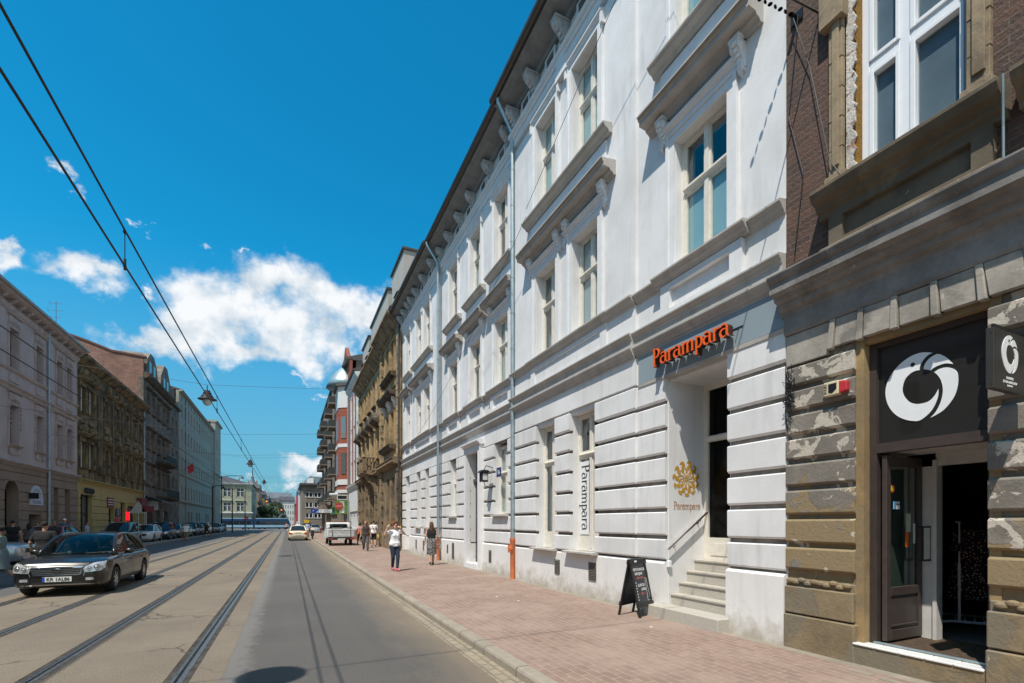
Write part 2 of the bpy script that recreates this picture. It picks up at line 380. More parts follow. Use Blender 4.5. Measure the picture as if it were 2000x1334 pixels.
def slabs():
    m = MT('track_concrete'); v = m.pos(); c = (.185, .150, .110)
    k = m.mix(m.noise(v, .45, 6, .6), tuple(x*.82 for x in c), tuple(x*1.12 for x in c))
    k = m.mix(m.math('MULTIPLY', m.noise(m.pos((.3, 3.0, 1)), 3, 6, .7, .45, .75), .3), k, tuple(x*.72 for x in c))  # brushed across
    k = m.mix(m.math('MULTIPLY', m.noise(m.pos((2.5, .15, 1)), 1.2, 6, .7, .5, .8), .4), k, (.13, .12, .105))
    k = m.mix(m.math('MULTIPLY', m.noise(v, 50, 3, .8, .5, .75), .35), k, (.4, .36, .3))
    b = m.n('ShaderNodeTexBrick'); m.l(m.fac('g'), b.inputs['Vector']); b.inputs['Scale'].default_value = 1; b.inputs['Brick Width'].default_value = 5.6; b.inputs['Row Height'].default_value = 60; b.offset = 0
    b.inputs['Mortar Size'].default_value = .012; k = m.mix(m.math('MULTIPLY', b.outputs['Fac'], .75), k, (.05, .045, .04))
    vo = m.n('ShaderNodeTexVoronoi', feature='DISTANCE_TO_EDGE'); vo.inputs['Scale'].default_value = .42
    dv = m.n('ShaderNodeVectorMath', operation='ADD'); m.l(v, dv.inputs[0]); nz = m.n('ShaderNodeTexNoise'); nz.inputs['Scale'].default_value = 1.7; nz.inputs['Detail'].default_value = 7; m.l(v, nz.inputs['Vector']); m.l(nz.outputs['Color'], dv.inputs[1]); m.l(dv.outputs[0], vo.inputs['Vector'])
    r = m.n('ShaderNodeMapRange'); m.l(vo.outputs['Distance'], r.inputs[0]); r.inputs[1].default_value = .014; r.inputs[2].default_value = .003
    k = m.mix(m.math('MULTIPLY', m.math('MULTIPLY', r.outputs[0], m.noise(v, .5, 2, .5, .45, .6)), .9), k, (.04, .035, .03))
    m.col(k); m.set(Roughness=.85); m.bump(m.noise(v, 45, 4), .005)
slabs()
pv = bricks('red_pavers', (.300, .200, .158), (.232, .153, .122), (.39, .325, .255), .24, .12, .007, 'g', (.36, .27, .22), .004)
bricks('kerb_granite', (.36, .31, .25), (.30, .26, .21), (.10, .085, .07), 1.0, 4.0, .012, 'g', (.22, .19, .15), .006, off=0)
bricks('gutter_stone', (.33, .28, .21), (.25, .21, .16), (.16, .13, .09), .22, .135, .014, 'g', (.36, .29, .2), .01)
plaster('pavement_concrete', (.31, .265, .21), (.20, .17, .135), streak=False, sc=3.5, stain=.8)
plain('earth', (.12, .11, .10), .95)
plain('dark_rubber_fill', (.045, .04, .034), .92, 0, .5, 6)
plain('rail_steel', (.26, .245, .23), .42, .85, .3, 20)
M = MATS
S = dict(kind='structure')
Y0, Y1 = -8, 102
MB().box(-600, 600, -200, 1500, -.6, -.12).build('ground', M['earth'], **S)
MB().box(-.68, 2.12, Y0, Y1, -.1, 0).build('road', M['asphalt'], **S)
MB().box(2.12, 2.37, Y0, Y1, -.1, .004).build('gutter', M['gutter_stone'], **S)
MB().box(-9.8, -6.15, Y0, Y1, -.1, .0).build('road', M['asphalt_left'], **S)
MB().box(-14, 6.2, Y1, 150, -.1, .0).build('road', M['asphalt_left'], **S)
MB().box(-14, 6.2, 150, 420, -.1, .0).build('road', M['asphalt_left'], **S)
MB().box(-60, -14, 126, 134, -.1, .0).build('road', M['asphalt_left'], **S)
b = MB(); b.extr([(2.37, -.1), (2.37, .09), (2.40, .118), (2.53, .12), (2.53, -.1)], 0, 1)
k = MB(lambda u, w, z: (w, Y0+u*(Y1-Y0), z)); k.extr([(2.37, -.1), (2.37, .085), (2.385, .112), (2.405, .12), (2.53, .12), (2.53, -.1)], 0, 1); k.build('kerb', M['kerb_granite'], **S)
k = MB(lambda u, w, z: (w, Y0+u*(Y1-Y0+22), z)); k.extr([(-9.8, -.1), (-9.8, .1), (-9.82, .12), (-9.98, .12), (-9.98, -.1)], 0, 1); k.build('kerb', M['kerb_granite'], **S)
MB().box(2.53, 5.88, Y0, Y1, -.1, .116).build('pavement', M['red_pavers'], **S)
MB().box(5.88, 6.7, Y0, Y1, -.1, .118).build('pavement', M['pavement_concrete'], **S)
MB().box(-14.4, -9.98, Y0, Y1+22, -.1, .116).build('pavement', M['pavement_concrete'], **S)
# concrete track bed in strips between the rails
RX = [-1.12, -2.61, -4.14, -5.62]
b = MB(); e = [-.68]+[v for r in RX for v in (r+.125, r-.135)]+[-6.15]
for i in range(0, len(e), 2): b.box(e[i+1], e[i], Y0, Y1, -.1, .002)
b.build('track_bed', M['track_concrete'], **S)
MB().box(-6.15, -.68, Y0, Y1, -.16, -.045).build('track_base', M['dark_rubber_fill'], **S)
for x in RX:
    MB().box(x+.064, x+.124, Y0, Y1, -.045, -.002).build('rail_filler', M['dark_rubber_fill'], **S); MB().box(x-.134, x-.071, Y0, Y1, -.045, -.002).build('rail_filler', M['dark_rubber_fill'], **S)
rl = ['steel tram rail closest to the right-hand asphalt lane', 'steel tram rail on the left side of the nearer track', 'steel tram rail on the right side of the farther track', 'steel tram rail nearest the parked cars, running under the black saloon']
for x, l in zip(RX, rl):
    k = MB(lambda u, w, z: (x+w, Y0+u*(Y1-Y0), z))
    k.extr([(-.07, -.045), (-.07, .0), (-.05, .004), (-.035, -.002), (-.03, -.035), (.0, -.035), (.004, .0), (.01, .007), (.058, .007), (.063, .0), (.063, -.045)], 0, 1)
    k.build('tram_rail', M['rail_steel'], label=l, cat='rail', group='tram rails set in the street')
# ------------------------------------------------------------ facade kit
def sheet(b, u0, u1, z0, z1, w1, w0, ops):
    """wall face at w1 with reveals back to w0 round the openings (u0,u1,z0,z1)"""
    us = sorted({u0, u1, *[x for o in ops for x in o[:2] if u0 < x < u1]}); zs = sorted({z0, z1, *[x for o in ops for x in o[2:4] if z0 < x < z1]})
    def solid(i, j):
        if i < 0 or j < 0 or i >= len(us)-1 or j >= len(zs)-1: return False
        a, c = (us[i]+us[i+1])/2, (zs[j]+zs[j+1])/2
        return not any(o[0] < a < o[1] and o[2] < c < o[3] for o in ops)
    for i in range(len(us)-1):
        for j in range(len(zs)-1):
            if not solid(i, j): continue
            a, c, d, e = us[i], us[i+1], zs[j], zs[j+1]
            b.add([(a, w1, d), (c, w1, d), (c, w1, e), (a, w1, e)], [(0, 1, 2, 3)])
            for (di, dj, p, q) in ((-1, 0, (a, d), (a, e)), (1, 0, (c, d), (c, e)), (0, -1, (a, d), (c, d)), (0, 1, (a, e), (c, e))):
                if not solid(i+di, j+dj): b.add([(p[0], w1, p[1]), (q[0], w1, q[1]), (q[0], w0, q[1]), (p[0], w0, p[1])], [(0, 1, 2, 3)])
    return b
def courses(b, u0, u1, zs, w0, w1, ops, gap=.035, ch=.03):
    for a, c in zip(zs, zs[1:]):
        mid = (a+c)/2; iv = [(u0, u1)]
        for o in ops:
            if o[2] < mid < o[3]:
                iv = [p for s, e in iv for p in ([(s, e)] if o[1] <= s or o[0] >= e else [(s, o[0]), (o[1], e)]) if p[1]-p[0] > .03]
        for s, e in iv: b.extr([(w0, a+gap), (w1-ch, a+gap), (w1, a+gap+ch), (w1, c-gap-ch*.6), (w1-ch*.6, c-gap), (w0, c-gap)], s, e)
    return b
def window(P, par, u0, u1, z0, z1, rec=.16, tr=.62, fm='cream_frame', gm='window_glass', blind=None, bm='blind_teal', mull=1, fw=.065, sub=True, backm='room_dark', low=0, w_=0):
    f = MB(P); W0, W1 = w_-rec-.07, w_-rec
    f.box(u0, u0+fw, W0, W1, z0, z1); f.box(u1-fw, u1, W0, W1, z0, z1); f.box(u0+fw, u1-fw, W0, W1, z1-fw, z1); f.box(u0+fw, u1-fw, W0, W1, z0, z0+fw)
    zt = z0+(z1-z0)*tr
    cols = mull+1; st = (u1-u0-2*fw)/cols
    if tr and tr < 1:
        f.extr([(W0, zt-.05), (W1+.005, zt-.05), (W1+.015, zt-.015), (W1+.05, zt+.01), (W1+.05, zt+.03), (W1+.01, zt+.055), (W0, zt+.055)], u0+fw, u1-fw)
    for i in range(1, cols):
        c = u0+fw+i*st
        for a, b in (((z0+fw, zt-.05), (zt+.055, z1-fw)) if tr and tr < 1 else ((z0+fw, z1-fw),)): f.box(c-.04, c+.04, W0, W1+.012, a, b)
    sw = .035        # casement rims a little behind the frame face
    rows = ((z0+fw, zt-.05), (zt+.055, z1-fw)) if tr and tr < 1 else ((z0+fw, z1-fw),)
    for i in range(cols):
        a0 = u0+fw+i*st+(.04 if i else 0); a1 = u0+fw+(i+1)*st-(.04 if i < cols-1 else 0)
        for (c, d) in rows:
            f.box(a0, a0+sw, W0+.01, W1-.012, c, d); f.box(a1-sw, a1, W0+.01, W1-.012, c, d)
            f.box(a0+sw, a1-sw, W0+.01, W1-.012, c, c+sw*1.4); f.box(a0+sw, a1-sw, W0+.01, W1-.012, d-sw, d)
    if low: f.box(u0+fw, u1-fw, W0+.02, W1-.005, z0+fw, z0+low)
    o = f.build('window', M[fm], par)
    if sub:
        MB(P).box(u0+fw*.5, u1-fw*.5, W0+.02, W0+.028, z0+fw*.5, z1-fw*.5).build('pane', M[gm], o)
        if blind: MB(P).box(u0+fw, u1-fw, W0-.012, W0-.006, z0+(z1-z0)*blind[0], z0+(z1-z0)*blind[1]).build('blind', M[bm], o)
    return o
def scroll(b, u, w0, zt, wd, dep, ht):
    """scroll bracket under a cornice: S profile with side volutes and a leaf"""
    pr = []
    for i in range(15):
        t = i/14; w = dep*(1-t)**1.25*(1+.16*math.sin(t*9))+.03*math.sin(t*3.14); pr.append((w0+max(.02, w), zt-ht*t))
    b.extr([(w0-.03, zt)]+pr+[(w0-.03, zt-ht)], u-wd/2, u+wd/2)
    for s in (-1, 1):
        b.lathe((u+s*wd/2, w0+dep*.62, zt-ht*.2), [(.001, -.02), (ht*.15, -.02), (ht*.15, .0), (ht*.10, .01), (ht*.07, .025), (.001, .03)] if s > 0 else [(.001, .02), (ht*.15, .02), (ht*.15, 0), (ht*.10, -.01), (ht*.07, -.025), (.001, -.03)], 10, 'x')
        b.lathe((u+s*wd/2, w0+dep*.2, zt-ht*.78), [(.001, -.01*s), (ht*.08, -.01*s), (ht*.08, .012*s), (.001, .02*s)], 8, 'x')
    for i in range(5):      # acanthus leaf lobes down the front
        t = .15+i*.16; b.ball((u, w0+dep*(1-t)**1.25+.03, zt-ht*t), (wd*.34, .035, ht*.085), 8, 5)
    b.box(u-wd*.62, u+wd*.62, w0-.03, w0+dep*1.05, zt, zt+.05)
def hood(par, P, u0, u1, z, w=.5, h=.3, cons=None, m='trim_grey', nm='window_hood', base=0, ch=.45):
    """cornice hood over a window: soffit, corona, cyma and brackets"""
    o = MB(P); b0 = base
    o.extr([(b0-.03, z-h), (b0+.06, z-h), (b0+.09, z-h+.04), (b0+.14, z-h+.06), (b0+.16, z-h+.1), (b0+w*.8, z-h+.12), (b0+w*.8, z-h+.19), (b0+w*.86, z-h+.2), (b0+w*.93, z-h+.26), (b0+w, z-.03), (b0+w, z), (b0-.03, z+.05)], u0, u1)
    r = o.build(nm, M[m], par)
    if cons:
        for c in cons:
            k = MB(P); scroll(k, c, b0, z-h, .15, w*.46, ch); k.build('bracket', M['trim_white'], r, smooth=.7)
    return r
def sill(par, P, u0, u1, z, w=.28, h=.2, m='trim_grey', base=0, nm='sill'):
    if h < .1: return MB(P).extr([(base-.03, z-h), (base+w*.9, z-h*.9), (base+w, z-h*.7), (base+w, z-.006), (base-.03, z+.012)], u0, u1).build(nm, M[m], par)
    return MB(P).extr([(base-.03, z-h), (base+w*.35, z-h), (base+w*.45, z-h+.05), (base+w*.8, z-h+.09), (base+w*.86, z-.05), (base+w, z-.04), (base+w, z-.01), (base-.03, z+.035)], u0, u1).build(nm, M[m], par)
def architrave(b, u0, u1, z0, z1, w, ww=.17, base=0):
    for a, c, d in ((u0-ww, u0-.005, w), (u1+.005, u1+ww, w)):
        b.box(a, c, base-.02, base+w, z0, z1+ww)
    b.box(u0-.005, u1+.005, base-.02, base+w, z1+.005, z1+ww)
    for a, c in ((u0-ww-.03, u0-ww+.03), (u1+ww-.03, u1+ww+.03)): b.box(a, c, base-.02, base+w+.02, z0, z1+ww+.03)
    b.box(u0-ww+.03, u1+ww-.03, base-.02, base+w+.02, z1+ww-.03, z1+ww+.03)
def drainpipe(par, P, u, w, z0, z1, zo=None, r=.06, m='zinc', top=None, foot='red_iron', ft=1.35):
    b = MB(P); b.tube([(u, w, z0), (u, w, z1)], r, 12)
    z = z0+.4
    while z < z1: b.cyl((u, w, z), (u, w, z+.03), r+.008, n=12); z += 1.05
    if top: b.tube([(u, w, z1-.02), (u, w, z1+.08), (top[0], top[1], top[2]-.1), (top[0], top[1], top[2])], r*.95, 10)
    o = b.build('drainpipe', M[m], par, smooth=.7)
    if foot:
        k = MB(P); k.tube([(u, w, .1), (u, w, ft-.12), (u, w, ft-.1), (u, w, ft)], [r+.012, r+.012, r+.025, r+.025], 12); k.box(u-.05, u+.05, w+.03, w+.13, ft-.42, ft-.2); k.cyl((u-.1, w+.08, ft-.3), (u+.1, w+.08, ft-.3), .04, n=10)
        k.build('cast_iron_foot', M[foot], o, smooth=.7)
    return o
# materials for the right-hand white building
plaster('white_render', (.745, .74, .745), (.55, .54, .53), sc=.9, stain=.62)
plaster('white_render_base', (.74, .73, .72), (.60, .58, .55), sc=1.3, stain=.4, dirt=(.36, .31, .24))
plaster('trim_white', (.74, .74, .75), (.56, .55, .54), sc=3, stain=.35)
plaster('trim_grey', (.46, .435, .405), (.29, .27, .245), sc=2.5, stain=.5)
plaster('bracket_grey', (.50, .51, .52), (.32, .32, .31), sc=4, stain=.6)
plaster('soffit_shade_grey', (.24, .25, .25), (.15, .155, .155), sc=2.5, stain=.7)  # eaves grey, base darkened to hold the soffit's shade
plaster('blue_grey_panel', (.25, .31, .35), (.21, .26, .30), sc=.6, stain=.3, streak=False)
plain('cream_frame', (.68, .645, .57), .5, 0, .06)
plain('white_frame', (.78, .79, .80), .4, 0, .05)
plain('brown_frame', (.10, .06, .04), .5)
glass('window_glass', (.80, .86, .88), .05, .02)
glass('window_glass_dark', (.10, .12, .13), .10, .03, False)
plain('blind_teal', (.50, .68, .67), .9, 0, .03)
plain('blind_white', (.62, .64, .62), .9, 0, .06)
plain('room_dark', (.045, .042, .04), .95, 0, .3, 1.2)
plain('zinc', (.34, .42, .45), .45, .6, .12, 5)
plain('red_iron', (.55, .16, .06), .55, 0, .15)
plain('dark_wood_door', (.055, .05, .048), .45, 0, .2)
plain('vent_metal', (.16, .145, .125), .5, .3)
plain('gutter_brown', (.085, .07, .06), .4, .4)
plain('roof_sheet', (.10, .085, .08), .5, .3)
plain('roof_tile_red', (.13, .055, .042), .8)
plain('black_metal', (.02, .02, .022), .4, .3)
plain('chrome', (.8, .8, .8), .1, 1.0, .02)
plaster('granite_step', (.50, .47, .41), (.34, .31, .27), sc=60, stain=.9, streak=False)

# ------------------------------------------------------------ the white building
P = FR(6.1)
wb = root('tenement_house', 'long white three-storey building with grey mouldings, red shop letters over its entrance', 'building', (6.1, 4.36, .12))
ZG = [1.08, 1.51, 2.0, 2.485, 2.97, 3.45, 3.92, 4.40]
secs = [dict(u0=4.36, u1=12.98, b=0.0), dict(u0=12.98, u1=20.75, b=-.1), dict(u0=20.75, u1=28.5, b=-.02)]
up = {0: [(5.3, 6.4), (8.62, 9.66), (10.42, 11.46)], 1: [(13.6, 14.65), (15.95, 16.98), (18.5, 19.52)], 2: [(22.35, 23.4), (24.0, 25.05), (26.4, 27.4)]}
ENT = (5.31, 6.65, .12, 4.40)
gf = {0: [ENT, (8.76, 9.8, 1.10, 4.40), (10.5, 11.5, 1.10, 4.40)],
      1: [(15.9, 17.15, .3, 4.40), (13.68, 14.75, 2.0, 4.40), (18.7, 19.6, 2.0, 4.40)],
      2: [(22.55, 23.4, 1.51, 4.40), (24.2, 25.1, 1.51, 4.40), (26.6, 27.7, .3, 4.40)]}
b = MB(P); b2 = MB(P); b3 = MB(P)
for i, s in enumerate(secs):
    ops = [(a, c, 6.17, 8.36) for a, c in up[i]]+[(a, c, 9.96, 12.36) for a, c in up[i]]
    sheet(b, s['u0'], s['u1'], 4.40, 13.95, s['b'], s['b']-.45, ops)
    sheet(b2, s['u0'], s['u1'], 1.0, 4.40, s['b']-.05, s['b']-.45, gf[i])
    # plinth, a little proud
    pops = [(o[0], o[1], 0, 1.06) for o in gf[i] if o[2] < .5]
    sheet(b3, s['u0'], s['u1'], .10, 1.04, s['b']+.05, s['b']-.45, pops)
    courses(b2, s['u0']+.001, s['u1']-.002, ZG, s['b']-.049, s['b']+.015, gf[i])
    iv = [s['u0']]+[x for o in sorted(pops) for x in o[:2]]+[s['u1']]
    for j in range(0, len(iv), 2): b3.extr([(s['b']-.06, 1.04), (s['b']+.05, 1.04), (s['b']+.01, 1.075), (s['b']-.06, 1.075)], iv[j], iv[j+1])
# shallow step forward of the wall between the entrance bay and the paired windows
courses(b2, 7.42, 12.975, ZG, .0155, .06, gf[0]); sheet(b, 7.42, 12.97, 4.42, 12.6, .05, .0008, [(a, c, 6.17, 8.36) for a, c in up[0]]+[(a, c, 9.96, 12.36) for a, c in up[0]])
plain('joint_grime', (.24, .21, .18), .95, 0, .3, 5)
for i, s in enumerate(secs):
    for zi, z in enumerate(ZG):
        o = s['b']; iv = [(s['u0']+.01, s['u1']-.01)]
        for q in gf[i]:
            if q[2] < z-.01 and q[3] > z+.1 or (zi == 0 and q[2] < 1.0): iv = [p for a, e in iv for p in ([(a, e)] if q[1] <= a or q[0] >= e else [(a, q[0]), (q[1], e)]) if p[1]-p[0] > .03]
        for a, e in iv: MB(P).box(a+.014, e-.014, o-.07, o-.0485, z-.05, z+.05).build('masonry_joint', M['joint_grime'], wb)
b.build('upper_wall', M['white_render'], wb); b2.build('rusticated_wall', M['white_render'], wb); b3.build('plinth', M['white_render_base'], wb)
MB(P).box(4.40, 28.45, -12, -1.35, .12, 13.9).build('building_core', M['room_dark'], wb)
q = MB(P); q.extr([(.7, 14.05), (-6, 17.2), (-12.2, 14.0), (.6, 13.97)], 4.3, 28.55); q.build('roof', M['roof_sheet'], wb)
# cornices
BAND = [(-.1, 5.42), (-.1, 4.93), (.025, 4.93), (.03, 4.965), (.055, 4.98), (.065, 5.015), (.10, 5.05), (.125, 5.085), (.13, 5.10), (.13, 5.125), (.075, 5.13), (.075, 5.26), (.09, 5.27), (.10, 5.31), (.135, 5.34), (.155, 5.365), (.155, 5.39)]
STR = [(-.1, 6.17), (-.1, 5.95), (.03, 5.95), (.045, 5.99), (.08, 6.02), (.10, 6.06), (.14, 6.09), (.14, 6.12), (-.1, 6.165)]
TOPB = [(-.1, 13.2), (-.1, 12.76), (.03, 12.76), (.05, 12.82), (.05, 12.92), (.09, 12.94), (.09, 13.02), (.14, 13.06), (.16, 13.1), (.16, 13.13), (-.1, 13.18)]
for i, s in enumerate(secs):
    o = s['b']; e0 = s['u0']-(.0 if i else .0); e1 = s['u1']
    sh = lambda pr, d=0: [(w+o+d, z) for w, z in pr]
    for nm, pr, mt in (('cornice', BAND, 'trim_grey'), ('string_course', STR, 'trim_grey'), ('frieze_moulding', TOPB, 'trim_white')):
        k = MB(P); k.extr(sh(pr), e0+(.003 if i else 0), e1-.003)
        if i == 0: k.extr([(w+.055 if w > 0 else w, z+.004) for w, z in pr], 7.42, e1-.004)
        if i == 0 and nm != 'frieze_moulding': pass
        k.build(nm, M[mt], wb)
    # string course breaks forward under each window group with a sunk panel below
    grp = [[up[i][0]], [up[i][1], up[i][2]]] if i == 0 else ([[x] for x in up[i]] if i == 1 else [[up[i][0], up[i][1]], [up[i][2]]])
    for g in grp:
        a, c = g[0][0]-.42, g[-1][1]+.42
        k = MB(P); k.extr([(w+o+.07, z+.012) for w, z in STR], a, c); k.build('string_course', M['trim_grey'], wb)
        k = MB(P); sheet(k, a+.12, c-.12, 5.40, 5.95, o+.08, o-.02, [(a+.34, c-.34, 5.50, 5.85)]); k.build('apron_panel', M['trim_white'], wb)
        # hood over first floor windows, lintel mouldings, brackets
        hz = 9.1
        cons = [a+.18, c-.18] if len(g) == 1 else [a+.18, g[0][1]+.16, g[1][0]-.16, c-.18]
        hood(wb, P, a-.18, c+.18, hz, .38, .26, cons, base=o+(.05 if g[0][0] > 8 and i == 0 else 0))
        sill(wb, P, a-.06, c+.06, 9.97, .24, .18, base=o+(.05 if g[0][0] > 8 and i == 0 else 0))
        k = MB(P); ob = o+(.05 if g[0][0] > 8 and i == 0 else 0)
        k.box(a+.1, c-.1, ob-.02, ob+.05, 9.1, 9.74)
        for (x0, x1) in g:
            architrave(k, x0, x1, 6.17, 8.36, .045, .16, ob)
            k.extr([(ob-.02, 8.56), (ob+.06, 8.56), (ob+.08, 8.6), (ob+.13, 8.64), (ob+.13, 8.68), (ob-.02, 8.72)], x0-.3, x1+.3)
            for e in (x0-.27, x1+.27): k.plate([(e-.04, 8.42), (e+.04, 8.42), (e+.04, 8.56), (e-.04, 8.56)], ob-.01, ob+.09); k.add([(e-.04, ob+.09, 8.42), (e+.04, ob+.09, 8.42), (e, ob+.02, 8.3), (e, ob, 8.42)], [(0, 1, 2), (0, 2, 3), (1, 2, 3), (0, 1, 3)])
            architrave(k, x0, x1, 10.0, 12.36, .045, .14, ob)
            k.extr([(ob-.02, 12.5), (ob+.06, 12.5), (ob+.08, 12.54), (ob+.11, 12.56), (ob+.11, 12.6), (ob-.02, 12.64)], x0-.2, x1+.2)
            for e in (x0-.2, x1+.2): k.box(e-.035, e+.035, ob-.01, ob+.10, 12.28, 12.50)
        k.build('window_surround', M['trim_white'], wb)
    for j, (x0, x1) in enumerate(up[i]):
        r = random.random()
        window(P, wb, x0, x1, 6.17, 8.36, .14, .60, blind=(0, .6) if (i == 0 and j == 0) else ((0, 1) if (i+j) % 3 == 1 else None), bm='blind_teal' if (i == 0 and j == 0) else 'blind_white', w_=o)
        window(P, wb, x0, x1, 9.96, 12.36, .14, .62, blind=(0, .99) if i == 0 else ((0, .5) if j % 2 else None), bm='blind_teal' if i == 0 else 'blind_white', w_=o)
# eaves: dark sheet-metal gutter, timber soffit, big scroll brackets, small attic openings
for i, s in enumerate(secs):
    o = s['b']
    k = MB(P); k.extr([(o-.1, 13.70), (o+.10, 13.70), (o+.14, 13.78), (o+.5, 13.86), (o+.52, 13.90), (o+.62, 13.92), (o+.62, 14.0), (o-.1, 14.04)], s['u0']+.01, s['u1']+(.05 if i < 2 else 0)); k.build('eaves', M['soffit_shade_grey'], wb)
    k = MB(P); k.extr([(o+.60, 13.93)]+[(o+.70-.09*math.cos(t*math.pi/8), 14.04-.09*math.sin(t*math.pi/8)) for t in range(0, 9)]+[(o+.79, 14.08), (o+.5, 14.12), (o+.5, 14.05)], s['u0'], s['u1']+.06)
    k.build('gutter', M['gutter_brown'], wb)
for u, o in [(5.2, 0), (6.75, 0), (8.4, 0.05), (9.94, .05), (11.45, .05), (12.7, .05), (13.4, -.1), (14.9, -.1), (16.55, -.1), (17.85, -.1), (19.2, -.1), (20.45, -.1), (21.5, 0), (23.0, 0), (24.5, 0), (25.55, 0), (26.2, 0), (27.2, 0), (28.2, 0)]:
    k = MB(P); scroll(k, u, o, 13.66, .20, .36, .60); k.build('eaves_bracket', M['bracket_grey'], wb, smooth=.7)
for u, o in [(6.0, 0), (7.5, .05), (9.2, .05), (10.7, .05), (12.1, .05), (14.1, -.1), (15.7, -.1), (17.2, -.1), (18.5, -.1), (22.3, -.02), (23.8, -.02), (26.7, -.02)]:
    k = MB(P); k.box(u-.26, u+.26, o-.01, o+.03, 13.16, 13.22); k.box(u-.26, u-.19, o-.01, o+.03, 13.22, 13.62); k.box(u+.19, u+.26, o-.01, o+.03, 13.22, 13.62); k.box(u-.26, u+.26, o-.01, o+.03, 13.62, 13.67)
    f = k.build('attic_opening', M['trim_white'], wb); MB(P).box(u-.19, u+.19, o-.005, o+.012, 13.22, 13.62).build('pane', M['window_glass_dark'], f)
# keystone block between the paired upper windows of the near bay
MB(P).plate([(9.78, 12.5), (10.3, 12.5), (10.2, 13.02), (9.88, 13.02)], .04, .17).build('keystone', M['trim_white'], wb)
# ground floor windows
for j, (x0, x1, z0, z1) in enumerate(gf[0][1:]):
    window(P, wb, x0, x1, 1.12, 4.30, .2, .70, low=.42)
    sill(wb, P, x0-.1, x1+.12, 1.12, .16, .06, m='trim_grey', base=.05)
    k = MB(P); k.box(x0, x1, -.44, .0, 4.31, 4.40); k.build('lintel', M['white_render'], wb)
for (x0, x1, z0, z1) in gf[1][1:]: window(P, wb, x0, x1, 2.02, 4.28, .3, .6, blind=(0, .99), bm='blind_white'); sill(wb, P, x0-.08, x1+.08, 2.03, .12, .07, base=-.09)
plaster('worn_board', (.66, .63, .57), (.55, .28, .20), sc=1.6, stain=.8)
for (x0, x1, z0, z1) in gf[2][:2]: window(P, wb, x0, x1, 1.53, 4.30, .3, .7, blind=(0, .99), bm='worn_board'); sill(wb, P, x0-.08, x1+.08, 1.54, .12, .07, base=0)
# carved timber street door in a moulded surround
d = gf[1][0]; k = MB(P)
for a, c in ((d[0]-.2, d[0]+.006), (d[1]-.006, d[1]+.2)): k.box(a, c, -.12, .06, .12, 4.52)
k.box(d[0]+.006, d[1]-.006, -.12, .058, 4.315, 4.515); k.extr([(-.1, 4.52), (.08, 4.52), (.11, 4.58), (.2, 4.62), (.2, 4.67), (-.1, 4.7)], d[0]-.25, d[1]+.25); k.box(d[0]+.008, d[1]-.008, -.43, .08, .12, .295)
k.build('door_surround', M['trim_white'], wb)
k = MB(P); k.box(d[0]+.01, d[1]-.01, -.42, -.34, .3, 3.28); k.box(d[0]+.01, d[1]-.01, -.42, -.24, 3.28, 3.4); k.box(d[0]+.01, d[1]-.01, -.42, -.36, 3.4, 4.31)
c0 = (d[0]+d[1])/2
for a, c in ((d[0]+.06, c0-.05), (c0+.05, d[1]-.06)):
    for z0, z1 in ((.45, .95), (1.05, 1.25), (1.35, 2.35), (2.45, 3.15)): k.box(a+.03, c-.03, -.35, -.315, z0, z1); k.box(a+.1, c-.1, -.32, -.29, z0+.07, z1-.07)
k.box(c0-.045, c0+.045, -.35, -.28, .3, 3.28)
dd = k.build('street_door', M['dark_wood_door'], wb); MB(P).box(d[0]+.12, d[1]-.12, -.365, -.34, 3.5, 4.22).build('fanlight', M['window_glass_dark'], dd); MB(P).cyl((c0+.1, -.34, 1.45), (c0+.1, -.22, 1.45), .03).build('door_knob', M['chrome'], dd)
d = gf[2][2]; k = MB(P); k.box(d[0]+.004, d[1]-.004, -.4, -.3, .31, 4.39); k.box(d[0]+.1, d[1]-.1, -.3, -.27, .5, 1.3); k.box(d[0]+.1, d[1]-.1, -.3, -.27, 1.45, 3.2); k.build('side_door', M['white_render'], wb)
MB(P).box(d[0]+.004, d[1]-.004, -.29, .22, .12, .3).build('door_step', M['granite_step'], wb)
# vents in the plinth
for u, z0, z1, wd in [(10.38, .5, .86, .26), (8.86, .5, .9, .3), (15.0, .45, .85, .24), (19.0, .3, .95, .3), (19.75, .5, .85, .2), (21.2, .45, .85, .2), (23.4, .45, .9, .2), (24.9, .45, .9, .2)]:
    o = -.1 if 12.98 < u < 20.75 else 0
    k = MB(P); k.box(u-wd/2, u+wd/2, o+.03, o+.052, z0, z1)
    n = int((z1-z0)/.035)
    for i in range(n): k.extr([(o+.05, z0+i*.035+.006), (o+.068, z0+i*.035+.002), (o+.068, z0+i*.035+.008), (o+.05, z0+i*.035+.024)], u-wd/2+.015, u+wd/2-.015)
    k.build('vent_grille', M['vent_metal'], wb)
# drainpipes
drainpipe(wb, P, 12.85, .12, 1.2, 13.1, top=(12.75, .62, 13.95), ft=1.32)
drainpipe(wb, P, 20.65, .10, 1.2, 13.1, top=(20.6, .62, 13.95), ft=1.1)
